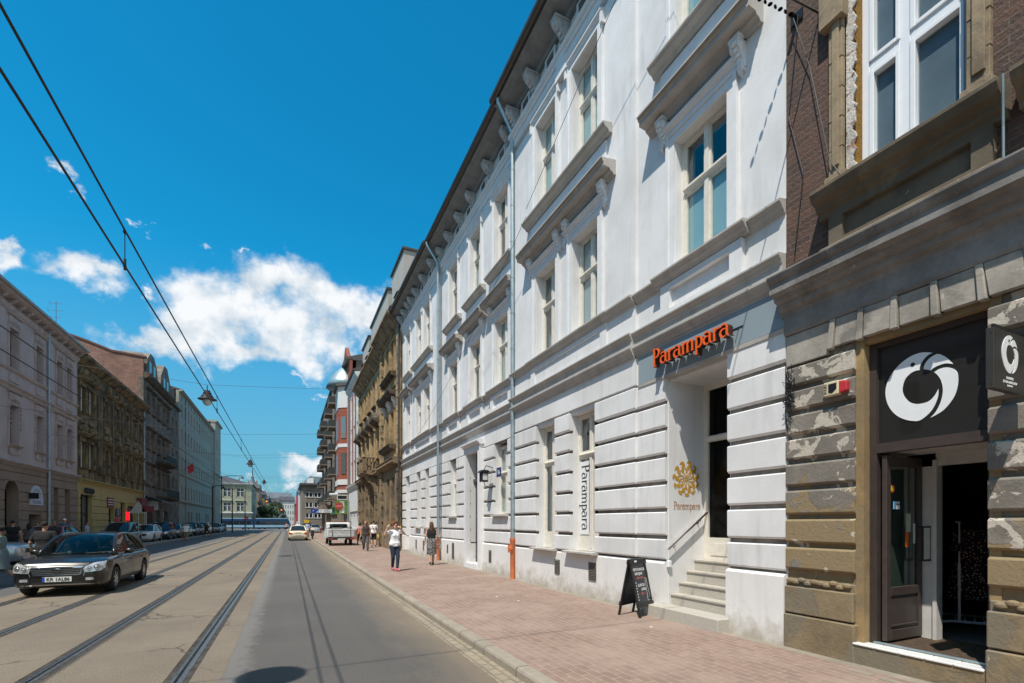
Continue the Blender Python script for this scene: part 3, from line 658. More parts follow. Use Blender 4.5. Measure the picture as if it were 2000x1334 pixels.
# restaurant entrance: fascia panel, canted lobby, door, granite steps, rails
MB(P).box(4.37, 7.36, -.04, .022, 4.41, 4.928).build('fascia_panel', M['blue_grey_panel'], wb)
MB(P).extr([(-.05, 4.34), (.03, 4.34), (.035, 4.40), (-.05, 4.40)], 4.37, 7.36).build('lintel_moulding', M['trim_grey'], wb)
k = MB(P)
k.box(6.64, 7.0, -1.2, -.06, .12, 4.42); k.box(5.0, 5.32, -1.2, -.06, .12, 4.42)
k.box(5.3, 6.7, -1.2, -.08, 4.30, 4.42)
k.build('lobby_walls', M['white_render'], wb)
f = MB(P); W0, W1 = -.98, -.9
for a, c, z0, z1 in ((5.32, 5.42, 1.10, 4.3), (6.54, 6.64, 1.10, 4.3), (5.42, 6.54, 4.2, 4.3), (5.42, 6.54, 1.10, 1.5), (5.42, 6.54, 3.25, 3.35)): f.box(a, c, W0, W1, z0, z1)
f.extr([(W1, 3.24), (W1+.06, 3.26), (W1+.06, 3.33), (W1, 3.36)], 5.42, 6.54); f.box(5.5, 6.46, W1, W1+.012, 1.18, 1.4)
do = f.build('entrance_door', M['cream_frame'], wb); MB(P).box(5.42, 6.54, -.95, -.943, 1.5, 4.2).build('pane', M['shop_glass'] if 'shop_glass' in M else glass('shop_glass', (.45, .46, .45), -.03, .12), do)
MB(P).box(5.35, 6.6, -1.15, -1.12, 1.1, 4.25).build('lobby_curtain', plain('interior_brown', (.05, .03, .022), .8, 0, .4, 2), do)
k = MB(P); st = [(.12, .20), (.315, -.12), (.51, -.31), (.706, -.50), (.902, -.68)]
for j, (z0, w1) in enumerate(st):
    k.box(5.325, 6.635, -1.0, w1, z0-.001 if j else .1, z0+.196); k.box(5.325 if j else 5.32, 6.637, w1-.01, w1+.02, z0+.16, z0+.1965) if j else None
k.v = k.v[:]  # first step runs wide of the opening
k.box(5.25, 6.9, .0, .28, .1, .315)
k.build('granite_steps', M['granite_step'], wb, bevel=.006)
for uu, (a, c) in ((6.56, ((.02, 1.30), (-.93, 1.98))), (5.4, ((-.3, 1.45), (-.9, 1.85)))):
    k = MB(P); k.tube([(uu, a[0], a[1]), (uu, c[0], c[1])], .021, 10)
    dx = .075 if uu > 6 else -.075
    for t in (.2, .8):
        w = a[0]+(c[0]-a[0])*t; z = a[1]+(c[1]-a[1])*t; k.tube([(uu, w, z-.02), (uu, w, z-.06), (uu+dx, w, z-.06)], .009, 6); k.cyl((uu+dx-.004, w, z-.06), (uu+dx+.004, w, z-.06), .035, n=10)
    k.build('handrail', M['chrome'], wb, smooth=.7)
MB(P).box(6.58, 6.64, -.08, .0, .98, 1.1).build('spotlight', M['white_frame'], wb, bevel=.01)
# wall lantern and house number by the street door
k = MB(P); k.box(14.75, 14.98, .12, .34, 3.12, 3.42); k.extr([(.06, 3.42), (.40, 3.42), (.34, 3.5), (.14, 3.5)], 14.7, 15.03); k.tube([(14.86, -.08, 3.6), (14.86, .15, 3.66), (14.86, .23, 3.5)], .015, 6); k.tube([(14.86, -.08, 2.9), (14.86, .2, 3.0), (14.86, .23, 3.12)], .012, 6)
o = k.build('house_lantern', M['black_metal'], wb); MB(P).box(14.735, 14.995, .15, .31, 3.17, 3.38).build('lantern_glass', plain('frosted', (.6, .6, .55), .3), o)
k = MB(P).box(14.15, 14.5, -.09, -.07, 3.25, 3.55); o = k.build('house_number_plate', plain('plate_blue', (.03, .05, .16), .3), wb); text_mesh('36', .2, P, 14.325, -.07, 3.4, .004, M['white_frame'], o, name='digits', mirror=True)

# ------------------------------------------------------------ lettering of the restaurant (u runs right to left in the picture, so letters are mirrored in u)
# glyphs as tapered pen strokes on a 1-high body: (x0,y0,r0,x1,y1,r1)
def arc(cx, cy, rx, ry, a0, a1, r0, r1, n=10):
    o = []
    for i in range(n):
        t0, t1 = math.radians(a0+(a1-a0)*i/n), math.radians(a0+(a1-a0)*(i+1)/n); f0, f1 = i/n, (i+1)/n
        w = lambda f: r0+(r1-r0)*math.sin(f*math.pi)
        o.append((cx+rx*math.cos(t0), cy+ry*math.sin(t0), w(f0), cx+rx*math.cos(t1), cy+ry*math.sin(t1), w(f1)))
    return o
GL = {
 'P': ([(.12, .02, .06, .12, .97, .065), (.0, .0, .02, .26, .0, .02), (-.02, .98, .02, .2, .98, .03)]+arc(.2, .72, .27, .26, 92, -92, .03, .075, 12), .56),
 'a': (arc(.2, .2, .17, .20, 60, 300, .035, .06, 12)+arc(.2, .44, .17, .18, 150, 15, .03, .05, 8)+[(.37, .48, .06, .37, .08, .06), (.37, .08, .05, .47, .01, .02)], .52),
 'r': ([(.1, .02, .055, .1, .58, .06), (.0, .6, .018, .1, .6, .03), (.0, .0, .018, .2, .0, .018), (.12, .42, .03, .26, .58, .045), (.26, .58, .045, .34, .55, .06)], .40),
 'm': ([(.1, .02, .055, .1, .58, .06), (.0, .6, .018, .1, .6, .03), (.0, .0, .018, .2, .0, .018), (.12, .45, .03, .27, .6, .045), (.27, .6, .045, .38, .5, .06), (.38, .5, .06, .38, .02, .055), (.3, .0, .018, .47, .0, .018), (.4, .45, .03, .56, .6, .045), (.56, .6, .045, .67, .5, .06), (.67, .5, .06, .67, .02, .055), (.59, .0, .018, .77, .0, .018)], .82),
 'p': ([(.1, -.3, .055, .1, .6, .06), (.0, .6, .018, .1, .62, .03), (.0, -.33, .018, .22, -.33, .018)]+arc(.22, .3, .2, .28, 130, -130, .03, .065, 14), .5)}
GLT = .78
def word(txt, P, uc, w0, w1, zc, size, mat, parent, name='letter', rot=0, sx=1.0, shear=.0, single=False, flip=True, res=26, step=0, inset=0):
    adv = [GL[c][1] for c in txt]; tot = sum(adv); x = -tot/2; cr, sr = math.cos(rot), math.sin(rot); out = []; mb = None
    for i, c in enumerate(txt):
        S = []
        for (x0, y0, r0, x1, y1, r1) in GL[c][0]: S.append((x0+shear*y0, y0, r0*GLT-inset, x1+shear*y1, y1, r1*GLT-inset))
        X = x; b = MB(lambda u, w, z, X=X: P(uc+(-1 if flip else 1)*((u+X)*sx*size*cr-(z-.32)*size*sr), w, zc+((u+X)*sx*size*sr+(z-.32)*size*cr)))
        implicit(strokes(S), -.12, adv[i]+.12, -.46, 1.14, res, I3, w0, w1, b); x += adv[i]
        if single: mb = b if mb is None else mb; (mb.f.extend(tuple(len(mb.v)+q for q in f) for f in b.f), mb.mi.extend([0]*len(b.f)), mb.v.extend(b.v)) if b is not mb else None
        else: out.append(b.build(name, mat, parent))
    return mb.build(name, mat, parent) if single else out
plain('orange_acrylic', (.85, .12, .01), .35, 0, .03)
sgn = root('shop_sign', 'row of raised orange letters on the blue-grey fascia above the restaurant steps', 'sign', (6.0, 5.95, 4.5))
P6 = FR(6.1)
faces = word('Parampara', P6, 5.93, .195, .21, 4.64, .30, M['orange_acrylic'], sgn, 'letter', sx=1.16)
plain('letter_return', (.05, .022, .012), .5)
for fo, ro_ in zip(faces, word('Parampara', P6, 5.93, .09, .194, 4.64, .30, M['letter_return'], sgn, 'letter_return', sx=1.16, inset=.004)): ro_.parent = fo
# dark back plates and standoffs of the letters
k = MB(P6); k.box(5.02, 6.84, .024, .03, 4.66, 4.68)
for i in range(10): k.cyl((5.1+i*.185, .02, 4.64), (5.1+i*.185, .10, 4.64), .008, n=6)
k.build('mounting_rail', M['black_metal'], sgn)
# banner in the tall window
bn = root('window_banner', 'narrow white vertical banner with black lettering inside the tall ground-floor window', 'banner', (6.3, 9.55, 1.6))
MB(P6).box(9.35, 9.72, -.196, -.190, 1.50, 3.2).build('banner_sheet', plain('banner_white', (.74, .75, .76), .6, 0, .02), bn)
word('Parampara', P6, 9.535, -.190, -.186, 2.35, .33, M['black_metal'], bn, 'lettering', rot=-math.pi/2, sx=.98, single=True, res=16)
# gold rosette and name painted on the lobby wall (that wall faces the camera)
PW = lambda u, w, z: (u, 6.64-w, z)
ro = root('wall_emblem', 'gold round floral emblem with the restaurant name beneath, on the lobby wall by the handrail', 'emblem', (6.56, 6.63, 2.3))
def rosette(U, Z):
    r = np.hypot(U, Z); a = np.arctan2(Z, U); d = np.maximum(r-.045, .014-r)
    for n, R0, la, lb, tilt, ph in ((12, .095, .042, .009, 0, 0), (10, .165, .052, .021, 32, .3), (10, .232, .058, .033, -48, 0), (11, .300, .058, .026, 78, .2), (10, .19, .03, .012, -20, .0)):
        k = np.round((a-ph)/(2*np.pi/n))*(2*np.pi/n)+ph; cx, cy = R0*np.cos(k), R0*np.sin(k); t = k+np.radians(tilt)
        x = (U-cx)*np.cos(t)+(Z-cy)*np.sin(t); y = -(U-cx)*np.sin(t)+(Z-cy)*np.cos(t); y = y-x*x*4.0*(1 if tilt > 0 else -1)*(tilt != 0)
        w = lb*(1-.35*x/la); d = np.minimum(d, (np.hypot(x/la, y/np.maximum(w, .004))-1)*np.minimum(la, lb))
    return d
rb = MB(lambda u, w, z: PW(6.57+u, w, 2.57+z)); implicit(rosette, -.37, .37, -.37, .37, 150, I3, .001, .005, rb); rb.build('rosette', plain('ochre_gold', (.50, .27, .03), .55, 0, .08), ro)
plain('copper_paint', (.38, .20, .09), .5)
word('Parampara', lambda u, w, z: PW(u, w, z), 6.6, .001, .005, 2.06, .135, M['copper_paint'], ro, 'lettering', single=True, flip=False, sx=1.0, res=16)
# ------------------------------------------------------------ near building: brick above, worn stucco piers and a shop below
def worn(name, lay, sc=1.0, bumpd=.012):
    """base colour and flaked patches of older coats: [(colour, noise scale, lo, hi, z bias)]"""
    m = MT(name); v = m.pos(); g = m.n('ShaderNodeNewGeometry').outputs['Position']; q = m.n('ShaderNodeSeparateXYZ'); m.l(g, q.inputs[0]); k = lay[0]; hs = None
    k = m.mix(m.noise(v, 2.0, 6, .65), tuple(x*.75 for x in lay[0]), tuple(x*1.2 for x in lay[0]))
    for i, (c, s, lo, hi, zb, zc) in enumerate(lay[1:]):
        n = m.n('ShaderNodeTexNoise'); n.inputs['Scale'].default_value = s; n.inputs['Detail'].default_value = 8; n.inputs['Roughness'].default_value = .62; n.inputs['Distortion'].default_value = .4
        o = m.pos(off=(i*7.3, i*3.1, i*5.7)); m.l(o, n.inputs['Vector'])
        h = m.math('ADD', n.outputs[0], m.math('MULTIPLY', m.math('SUBTRACT', q.outputs[2], zc), zb))
        r = m.n('ShaderNodeMapRange'); m.l(h, r.inputs[0]); r.inputs[1].default_value = lo; r.inputs[2].default_value = hi
        k = m.mix(r.outputs[0], k, c); hs = r.outputs[0] if hs is None else m.math('ADD', hs, r.outputs[0])
    k = m.mix(m.math('MULTIPLY', m.noise(v, 14, 6, .7, .5, .8), .4), k, (.09, .07, .05))
    m.col(k); m.set(Roughness=.9); m.bump(m.math('ADD', m.math('MULTIPLY', hs, -.5), m.math('MULTIPLY', m.noise(v, 26, 5, .65), .4)), bumpd*.45); return m.m
worn('voussoir_stone', [(.34, .31, .27), ((.20, .185, .165), 1.9, .52, .62, .0, 0), ((.46, .43, .39), 6, .66, .68, 0, 0)], bumpd=.006)
worn('worn_stucco', [(.205, .182, .155), ((.255, .19, .105), 1.1, .50, .53, -.13, 1.9), ((.50, .45, .38), 3.6, .575, .59, .03, 2.2), ((.36, .27, .15), 5, .66, .68, 0, 0)])
worn('worn_base', [(.225, .17, .10), ((.19, .16, .115), 1.6, .50, .56, 0, 0), ((.42, .36, .26), 7, .68, .70, 0, 0)])
worn('sandy_stone', [(.30, .23, .145), ((.16, .12, .08), 1.6, .52, .66, .0, 0), ((.40, .34, .26), 6, .66, .68, 0, 0)], bumpd=.008)
worn('sooty_stone', [(.125, .10, .07), ((.19, .145, .09), 1.8, .54, .66, .0, 0), ((.30, .26, .2), 7, .70, .72, 0, 0)], bumpd=.008)
worn('grey_cornice', [(.235, .225, .215), ((.14, .13, .12), 1.7, .50, .62, .0, 0), ((.42, .39, .35), 6, .67, .69, 0, 0)], bumpd=.006)
worn('ochre_reveal', [(.30, .205, .10), ((.22, .165, .095), 1.6, .50, .62, 0, 0), ((.48, .38, .24), 6, .68, .70, 0, 0)], bumpd=.006)
worn('flaking_plaster', [(.62, .58, .54), ((.34, .2, .15), 9, .56, .6, 0, 0), ((.12, .09, .07), 14, .62, .66, 0, 0)], bumpd=.03)
bricks('brown_brick', (.125, .068, .048), (.062, .040, .034), (.15, .11, .085), .27, .082, .009, 'f', (.17, .075, .045), .010)
plain('upvc_white', (.80, .81, .83), .3, 0, .02); plain('door_brown', (.055, .042, .038), .4, 0, .1)
plain('foam_yellow', (.42, .22, .03), .9, 0, .4, 60, bump=.01)
glass('window_blue', (.80, .84, .86), -.03, .05)
glass('door_glass', (.55, .62, .60), .10, .008); glass('transom_glass', (.022, .022, .02), .012, .03, False)
plain('curtain_blue', (.22, .26, .29), .9, 0, .1, 3); plain('tile_white', (.74, .74, .72), .25, 0, .05, 2)
plain('mat_brown', (.10, .065, .04), .95, 0, .4, 18, bump=.01); plain('lobby_white', (.55, .54, .52), .7, 0, .06)
P = FR(6.1)
sb = root('corner_shop_building', 'old dark brick building with peeling stucco piers and a boutique doorway, nearest on the right', 'building', (6.1, 2.0, .12))
UE = 4.355
b = MB(P); sheet(b, -7, UE, 5.0, 16, 0, -.4, [(2.43, 3.60, 5.9, 8.6), (-.6, .55, 5.9, 8.6), (-3.6, -2.4, 5.9, 8.6)]); b.build('brick_wall', M['brown_brick'], sb)
k = MB(P); k.box(-7, UE-.03, -12, -4.6, .1, 15.9); k.box(-7, 1.7, -4.6, -.75, .1, 15.9); k.box(-7, UE-.03, -4.6, -.9, 3.9, 15.9); k.build('building_core', M['room_dark'], sb)
# main cornice and frieze over the shop
k = MB(P); k.extr([(-.1, 5.08), (-.1, 4.52), (.05, 4.52), (.07, 4.58), (.12, 4.6), (.14, 4.68), (.2, 4.70), (.22, 4.75), (.30, 4.78), (.30, 4.90), (.33, 4.92), (.36, 4.98), (.36, 5.0)], -7, UE+.03); k.build('cornice', M['grey_cornice'], sb)
k = MB(P); k.extr([(-.1, 4.27), (.03, 4.27), (.05, 4.31), (.05, 4.52), (-.1, 4.52)], -7, UE); k.build('frieze', M['grey_cornice'], sb)
# voussoirs of the flat arch with narrow ribs between
k = MB(P); r = MB(P); xs = [4.35, 3.72, 3.40, 3.06, 2.70, 2.34, 2.0, 1.4, .8]
for i in range(len(xs)-1):
    a, c = xs[i+1], xs[i]; zb = 3.93 if c < 3.75 else 3.86
    t = (a+c)/2-3.0
    k.plate([(a+.045+.05*(a-2.9), zb), (c-.045+.05*(c-2.9) if i else c, zb), (c-.03 if i else c, 4.265), (a+.03, 4.265)], -.04, .015+.012*((i*7) % 3))
    if i: r = MB(P); r.plate([(c-.035+.05*(c-2.9), zb-.02), (c+.035+.05*(c-2.9), zb-.02), (c+.03, 4.268), (c-.03, 4.268)], -.04, .055); r.build('voussoir_rib', M['voussoir_stone'], sb, bevel=.008)
k.build('voussoirs', M['voussoir_stone'], sb, bevel=.008)
# piers
zg = [.99, 1.09+.03, 1.47, 1.84, 2.22, 2.57, 2.90, 3.22, 3.54, 3.86]
for a, c, nm in ((3.485, UE, 'pier'), (.9, 2.285, 'pier')):
    k = MB(P); k.box(a+.002, c-.002, -.5, -.045, .1, 3.93)
    for i in range(1, len(zg)-1):
        z0, z1 = zg[i], zg[i+1]; k.extr([(-.05, z0+.035), (.0-.02, z0+.038), (.02, z0+.06), (.02, z1-.045), (-.015, z1-.025), (-.05, z1-.02)], a, c)
    k.build(nm, M['worn_stucco'], sb, bevel=.006)
    k = MB(P); k.box(a, c-.001, -.5, -.01, .1, 1.03); k.box(a-.0, c-.0, -.04, .045, .58, .93); k.box(a-.02 if c > 3 else a-.02, c+.001, -.04, .065, .1, .56)
    for s in np.arange(a+.05, c-.1, .08): k.ball((float(s)+.04, .005, 1.0+.02*math.sin(s*31)), (.07, .035, .035), 6, 4)
    k.build('pier_base', M['worn_base'], sb, bevel=.012)
MB(P).box(3.40, 3.487, -.55, -.02, .3, 3.93).build('reveal', M['ochre_reveal'], sb)
MB(P).box(2.2, 2.287, -.55, -.03, .3, 3.93).build('reveal', M['ochre_reveal'], sb)
MB(P).box(2.2, 3.487, -.5, -.04, 3.86, 3.932).build('lintel', M['ochre_reveal'], sb)
# upper window
k = MB(P)
for a, c in ((3.60, 3.76), (2.25, 2.43)):
    for i in range(7): k.box(a, c, -.3, .06-.004*(i % 2), 5.96+i*.36, 5.96+i*.36+.352)
    k.box(a+.03, c-.05, .05, .085, 6.1, 8.5)
k.box(2.2, 3.8, -.3, .11, 8.5, 8.9); k.box(3.56, 3.84, .0, .13, 7.85, 8.5) ; k.box(3.55, 3.79, -.1, .10, 5.86, 6.0); k.box(2.22, 2.46, -.1, .10, 5.86, 6.0)
k.build('window_surround', M['sandy_stone'], sb, bevel=.006)
k = MB(P); n = 40
pts = [(3.50+.022*math.sin(i*2.3)+.016*math.sin(i*5.1), 5.9+i*2.6/n) for i in range(n+1)]
k.plate(pts+[(3.605, 8.5), (3.605, 5.9)], -.28, -.02); k.build('broken_plaster', M['flaking_plaster'], sb, bevel=.006)
k = MB(P); pts = [(3.46, 5.9+i*2.3/n) for i in range(n+1)]+[(3.51+.012*math.sin(i*3.1), 5.9+i*2.3/n) for i in range(n, -1, -1)]; k.plate(pts, -.2, -.045); k.build('sealing_foam', M['foam_yellow'], sb)
f = MB(P); W0, W1 = -.19, -.10
for a, c, z0, z1 in ((3.38, 3.47, 5.9, 8.6), (2.43, 2.50, 5.9, 8.6), (2.97, 3.07, 5.9, 8.6), (2.5, 2.97, 7.05, 7.17), (3.07, 3.38, 7.05, 7.17), (2.5, 2.97, 5.9, 5.97), (3.07, 3.38, 5.9, 5.97)): f.box(a, c, W0, W1, z0, z1)
for a, c in ((2.5, 2.97), (3.07, 3.38)):
    for z0, z1 in ((5.97, 7.05), (7.17, 8.6)):
        f.box(a, a+.04, W0+.01, W1+.02, z0, z1); f.box(c-.05, c, W0+.01, W1+.02, z0, z1); f.box(a+.04, c-.05, W0+.01, W1+.02, z1-.05, z1); f.box(a+.04, c-.05, W0+.01, W1+.02, z0, z0+.05)
o = f.build('window', M['upvc_white'], sb, bevel=.006); MB(P).box(2.5, 3.38, -.155, -.147, 5.9, 8.6).build('pane', M['window_blue'], o); MB(P).box(2.5, 3.38, -.175, -.17, 5.9, 8.6).build('curtain', M['curtain_blue'], o)
k = MB(P); k.extr([(-.1, 5.52), (.08, 5.52), (.1, 5.58), (.14, 5.6), (.16, 5.66), (.24, 5.70), (.28, 5.78), (.28, 5.82), (-.2, 5.90)], 2.12, 3.86); k.build('sill', M['sooty_stone'], sb, bevel=.004)
k = MB(P); sheet(k, 2.22, 3.74, 5.08, 5.56, .09, -.02, [(2.38, 3.58, 5.2, 5.47)]); k.box(2.38, 3.58, -.03, .03, 5.2, 5.47); k.build('apron_panel', M['sooty_stone'], sb)
k = MB(P); k.extr([(-.1, 5.06), (.13, 5.06), (.15, 5.09), (.15, 5.13), (.09, 5.16), (-.1, 5.17)], 2.15, 3.82); k.build('ledge', M['sandy_stone'], sb, bevel=.004)
k = MB(P); k.extr([(-.1, 5.52), (.08, 5.52), (.1, 5.58), (.14, 5.6), (.16, 5.66), (.24, 5.70), (.28, 5.78), (.28, 5.82), (-.2, 5.90)], -.85, 2.04-.02*0); k.build('sill', M['sooty_stone'], sb)
k = MB(P); k.tube([(2.08, .28, 5.80), (2.12, .16, 5.4), (2.14, .1, 5.1)], .012, 5); k.build('loose_strip', M['zinc'], sb)
# doorway: floor, lobby, frame, glazed transom with the bird roundel, open leaf
MB(P).box(2.287, 3.40, -.5, -.02, .1, .335).build('threshold_riser', M['worn_base'], sb)
for i in range(5):
    a = 2.291+i*.238; MB(P).box(a+.003, a+.235, -.12, .07, .338, .362).build('tread_tile', M['tile_white'], sb, bevel=.006)
MB(P).box(2.29, 3.48, -.1, .055, .1, .338).build('threshold', M['worn_base'], sb)
MB(P).box(2.29, 3.39, -1.1, -.13, .1, .372).build('door_mat_floor', M['mat_brown'], sb)
MB(P).box(2.29, 3.36, -.155, -.125, .365, .385).build('threshold_strip', M['zinc'], sb)
k = MB(P); W0, W1 = -.24, -.13
for a, c, z0, z1 in ((3.325, 3.398, .372, 3.86), (2.289, 2.335, .372, 3.86), (2.335, 3.325, 3.80, 3.86), (2.335, 3.325, 2.58, 2.69)): k.box(a, c, W0, W1, z0, z1)
k.box(3.345, 3.36, W1, W1+.02, .4, 2.5); fr = k.build('door_frame', M['door_brown'], sb)
MB(P).box(2.335, 3.325, -.19, -.182, 2.69, 3.80).build('transom_pane', M['transom_glass'], fr)
BIRD = [[(0.115, 0.337), (0.017, 0.369), (-0.074, 0.362), (-0.168, 0.318), (-0.254, 0.238), (-0.315, 0.13), (-0.335, 0.022), (-0.32, -0.094), (-0.276, -0.198), (-0.211, -0.28), (-0.136, -0.333), (-0.064, -0.362), (-0.003, -0.369), (0.057, -0.333), (0.106, -0.284), (0.144, -0.211), (0.165, -0.135), (0.167, -0.066), (0.134, -0.128), (0.086, -0.175), (0.027, -0.187), (-0.033, -0.181), (-0.095, -0.146), (-0.141, -0.08), (-0.163, -0.008), (-0.157, 0.064), (-0.131, 0.13), (-0.084, 0.172), (-0.038, 0.186), (-0.003, 0.183), (0.002, 0.225), (0.027, 0.277), (0.067, 0.318)], [(0.172, 0.304), (0.229, 0.255), (0.27, 0.197), (0.293, 0.162), (0.229, 0.187), (0.163, 0.183), (0.12, 0.167), (0.101, 0.151), (0.067, 0.168), (0.034, 0.184), (0.047, 0.235), (0.086, 0.282), (0.134, 0.305)], [(0.13, 0.123), (0.172, 0.143), (0.229, 0.145), (0.284, 0.12), (0.324, 0.074), (0.335, 0.004), (0.329, -0.084), (0.306, -0.169), (0.265, -0.239), (0.21, -0.301), (0.153, -0.335), (0.096, -0.358), (0.144, -0.304), (0.187, -0.209), (0.205, -0.11), (0.202, -0.041), (0.187, 0.027), (0.158, 0.086)]]
BEYE = (-0.064, 0.262)
def smooth_poly(P_, n=4, sharp=.55):
    """Catmull-Rom through the outline, corners kept"""
    out = []; m = len(P_)
    for i in range(m):
        p0, p1, p2, p3 = (Vector(P_[(i+k) % m]) for k in (-1, 0, 1, 2))
        c1 = (p1-p0).normalized().dot((p2-p1).normalized()) > sharp; c2 = (p2-p1).normalized().dot((p3-p2).normalized()) > sharp
        t1 = (p2-p0)*.5 if c1 else (p2-p1); t2 = (p3-p1)*.5 if c2 else (p2-p1)
        for k in range(n):
            t = k/n; out.append(tuple(p1*(2*t**3-3*t*t+1)+t1*(t**3-2*t*t+t)+p2*(-2*t**3+3*t*t)+t2*(t**3-t*t)))
    return out
def bird_on(T, s, mat, par, nm, th=.004):
    b = MB(T)
    for pl in BIRD: b.plate([(x*s, z*s) for x, z in smooth_poly(pl)], 0, th)
    o = b.build(nm, mat, par); MB(T).plate([(BEYE[0]*s+.021*s*math.cos(a*math.pi/8), BEYE[1]*s+.021*s*math.sin(a*math.pi/8)) for a in range(16)], th-.001, th+.004).build('eye_mark', M['black_metal'], par); return o
plain('sign_white', (.78, .80, .82), .5, 0, .02)
bird_on(lambda u, w, z: P(2.921-u, -.18+w, 3.259+z), 1, M['sign_white'], fr, 'bird_emblem')
MB(P).box(2.3, 3.4, -1.3, -.24, 2.60, 2.68).build('lobby_ceiling', M['lobby_white'], sb)
MB(P).box(3.40, 3.46, -1.1, -.24, .37, 2.6).build('lobby_wall', M['lobby_white'], sb)
k = MB(P); k.box(3.11, 3.44, -1.0, -.93, .372, 2.6); k.box(3.09, 3.13, -1.03, -.90, .372, 2.52); k.box(2.2, 3.44, -1.0, -.93, 2.45, 2.6); k.build('inner_partition', M['lobby_white'], sb)
k = MB(); k.box(7.1, 10.6, 1.75, 4.3, .30, .37); k.box(10.6, 10.7, 1.75, 4.3, .3, 3.9); k.box(7.1, 10.6, 4.3, 4.34, .3, 3.9); k.box(7.1, 10.6, 1.7, 1.75, .3, 3.9); k.build('shop_interior', plain('shop_wall', (.16, .15, .14), .9), sb)
# open leaf, standing at right angles into the lobby (its face is toward the camera)
LF = lambda u, w, z: (6.26+u, 3.285-w, z)
k = MB(LF)
for a, c, z0, z1 in ((0, .09, .40, 2.55), (.67, .75, .40, 2.55), (.09, .67, 2.44, 2.55), (.09, .67, .40, .52), (.09, .67, .92, 1.02)): k.box(a, c, 0, .05, z0, z1)
k.box(.09, .67, .01, .035, .52, .92); k.extr([(.035, .56), (.05, .56), (.05, .58), (.035, .58)], .11, .65)
lf = k.build('door_leaf', M['door_brown'], sb, bevel=.004)
MB(LF).box(.09, .67, .02, .028, 1.02, 2.44).build('door_pane', M['door_glass'], lf)
k = MB(LF)
for zz in (1.32, 1.72): k.tube([(.60, .05, zz), (.60, .12, zz), (.78, .12, zz), (.80, .05, zz)], .012, 6)
k.tube([(.60, .12, 1.32), (.60, .12, 1.72)], .012, 6); k.tube([(.78, .12, 1.32), (.78, .12, 1.72)], .012, 6); k.build('pull_handle', M['black_metal'], lf, smooth=.7)
plain('sticker_yellow', (.65, .42, .02), .5, 0, .02); plain('sticker_blue', (.05, .28, .55), .5, 0, .02); plain('sticker_orange', (.75, .15, .01), .5, 0, .02); plain('sticker_red', (.5, .03, .04), .5, 0, .02)
ST_ = [MB(LF).lathe((.15, .03, 2.17), [(.001, .0), (.05, .0), (.05, .003), (.001, .003)], 20, 'y').build('round_sticker', M['sticker_red'], lf),
 MB(LF).box(.12, .18, .033, .036, 2.14, 2.2).build('sticker', M['sticker_yellow'], lf), MB(LF).box(.18, .30, .029, .032, 1.93, 2.02).build('sticker', M['sign_white'], lf),
 MB(LF).box(.18, .225, .032, .034, 1.93, 2.02).build('sticker', M['sticker_blue'], lf), MB(LF).box(.43, .49, .029, .032, 1.48, 1.66).build('sticker', M['sticker_orange'], lf),
 MB(LF).box(.59, .63, .029, .032, 1.52, 1.76).build('sticker', M['sign_white'], lf), MB(LF).box(.44, .54, .026, .029, 1.66, 1.88).build('notice', plain('notice_green', (.45, .52, .42), .7, 0, .2, 20), lf)]
text_mesh('UWAGA!', .03, LF, .265, .032, 1.985, .002, M['black_metal'], lf, name='sticker_text')
for zz in (.5, 1.3, 2.2): MB(P).cyl((3.34, -.24, zz), (3.34, -.24, zz+.12), .018, n=8).build('hinge', M['vent_metal'], sb)
# projecting square sign with the same bird
sg = root('projecting_sign', 'dark square box sign with a white ring-shaped bird, sticking out above the boutique pier', 'sign', (6.1, 1.99, 3.15))
BX = lambda u, w, z: (5.35+u, 1.97-w, z)
k = MB(BX); k.box(0, .6, -.05, 0, 2.90, 3.41); 
for z in (2.94, 3.37): k.cyl((-.005, -.013, z), (.0, -.013, z), .006, n=6)
o = k.build('sign_box', plain('sign_charcoal', (.035, .033, .03), .45, 0, .05), sg, bevel=.004)
bird_on(lambda u, w, z: BX(.285+u, w, 3.215+z), .44, M['sign_white'], o, 'bird_emblem')
text_mesh('FLAMING', .032, BX, .29, .0, 3.01, .002, M['sign_white'], o, name='lettering'); text_mesh('SECOND HAND SHOP', .03, BX, .29, .0, 2.975, .002, M['sign_white'], o, name='lettering', sx=.85); text_mesh('KRAKOW', .022, BX, .29, .0, 2.945, .002, M['sign_white'], o, name='lettering')
k = MB(); k.box(5.4, 6.12, 1.985, 2.005, 3.41, 3.45); k.box(6.0, 6.1, 1.9, 2.1, 3.3, 3.5); k.build('bracket', M['black_metal'], sg)
# alarm box
al = root('alarm_siren', 'small cream and red alarm box fixed on the peeling stucco pier', 'alarm box', (6.05, 3.66, 3.4))
k = MB(P); k.plate([(3.80, 3.32), (3.80, 3.49), (3.62, 3.49), (3.62, 3.32)], .02, .10); k.build('housing', plain('siren_cream', (.60, .52, .34), .5), al, bevel=.01)
k = MB(P); k.plate([(3.62, 3.33), (3.62, 3.48), (3.53, 3.46), (3.53, 3.35)], .02, .09); k.build('lamp_lens', M['sticker_red'], al, bevel=.008)
k = MB(P); k.plate([(3.735, 3.36), (3.735, 3.46), (3.64, 3.46), (3.64, 3.39), (3.69, 3.345)], .10, .104); k.build('shield_mark', M['black_metal'], al)
text_mesh('SOLID', .045, P, 3.77, .10, 3.405, .003, M['black_metal'], al, name='lettering', rot=-math.pi/2, mirror=True)
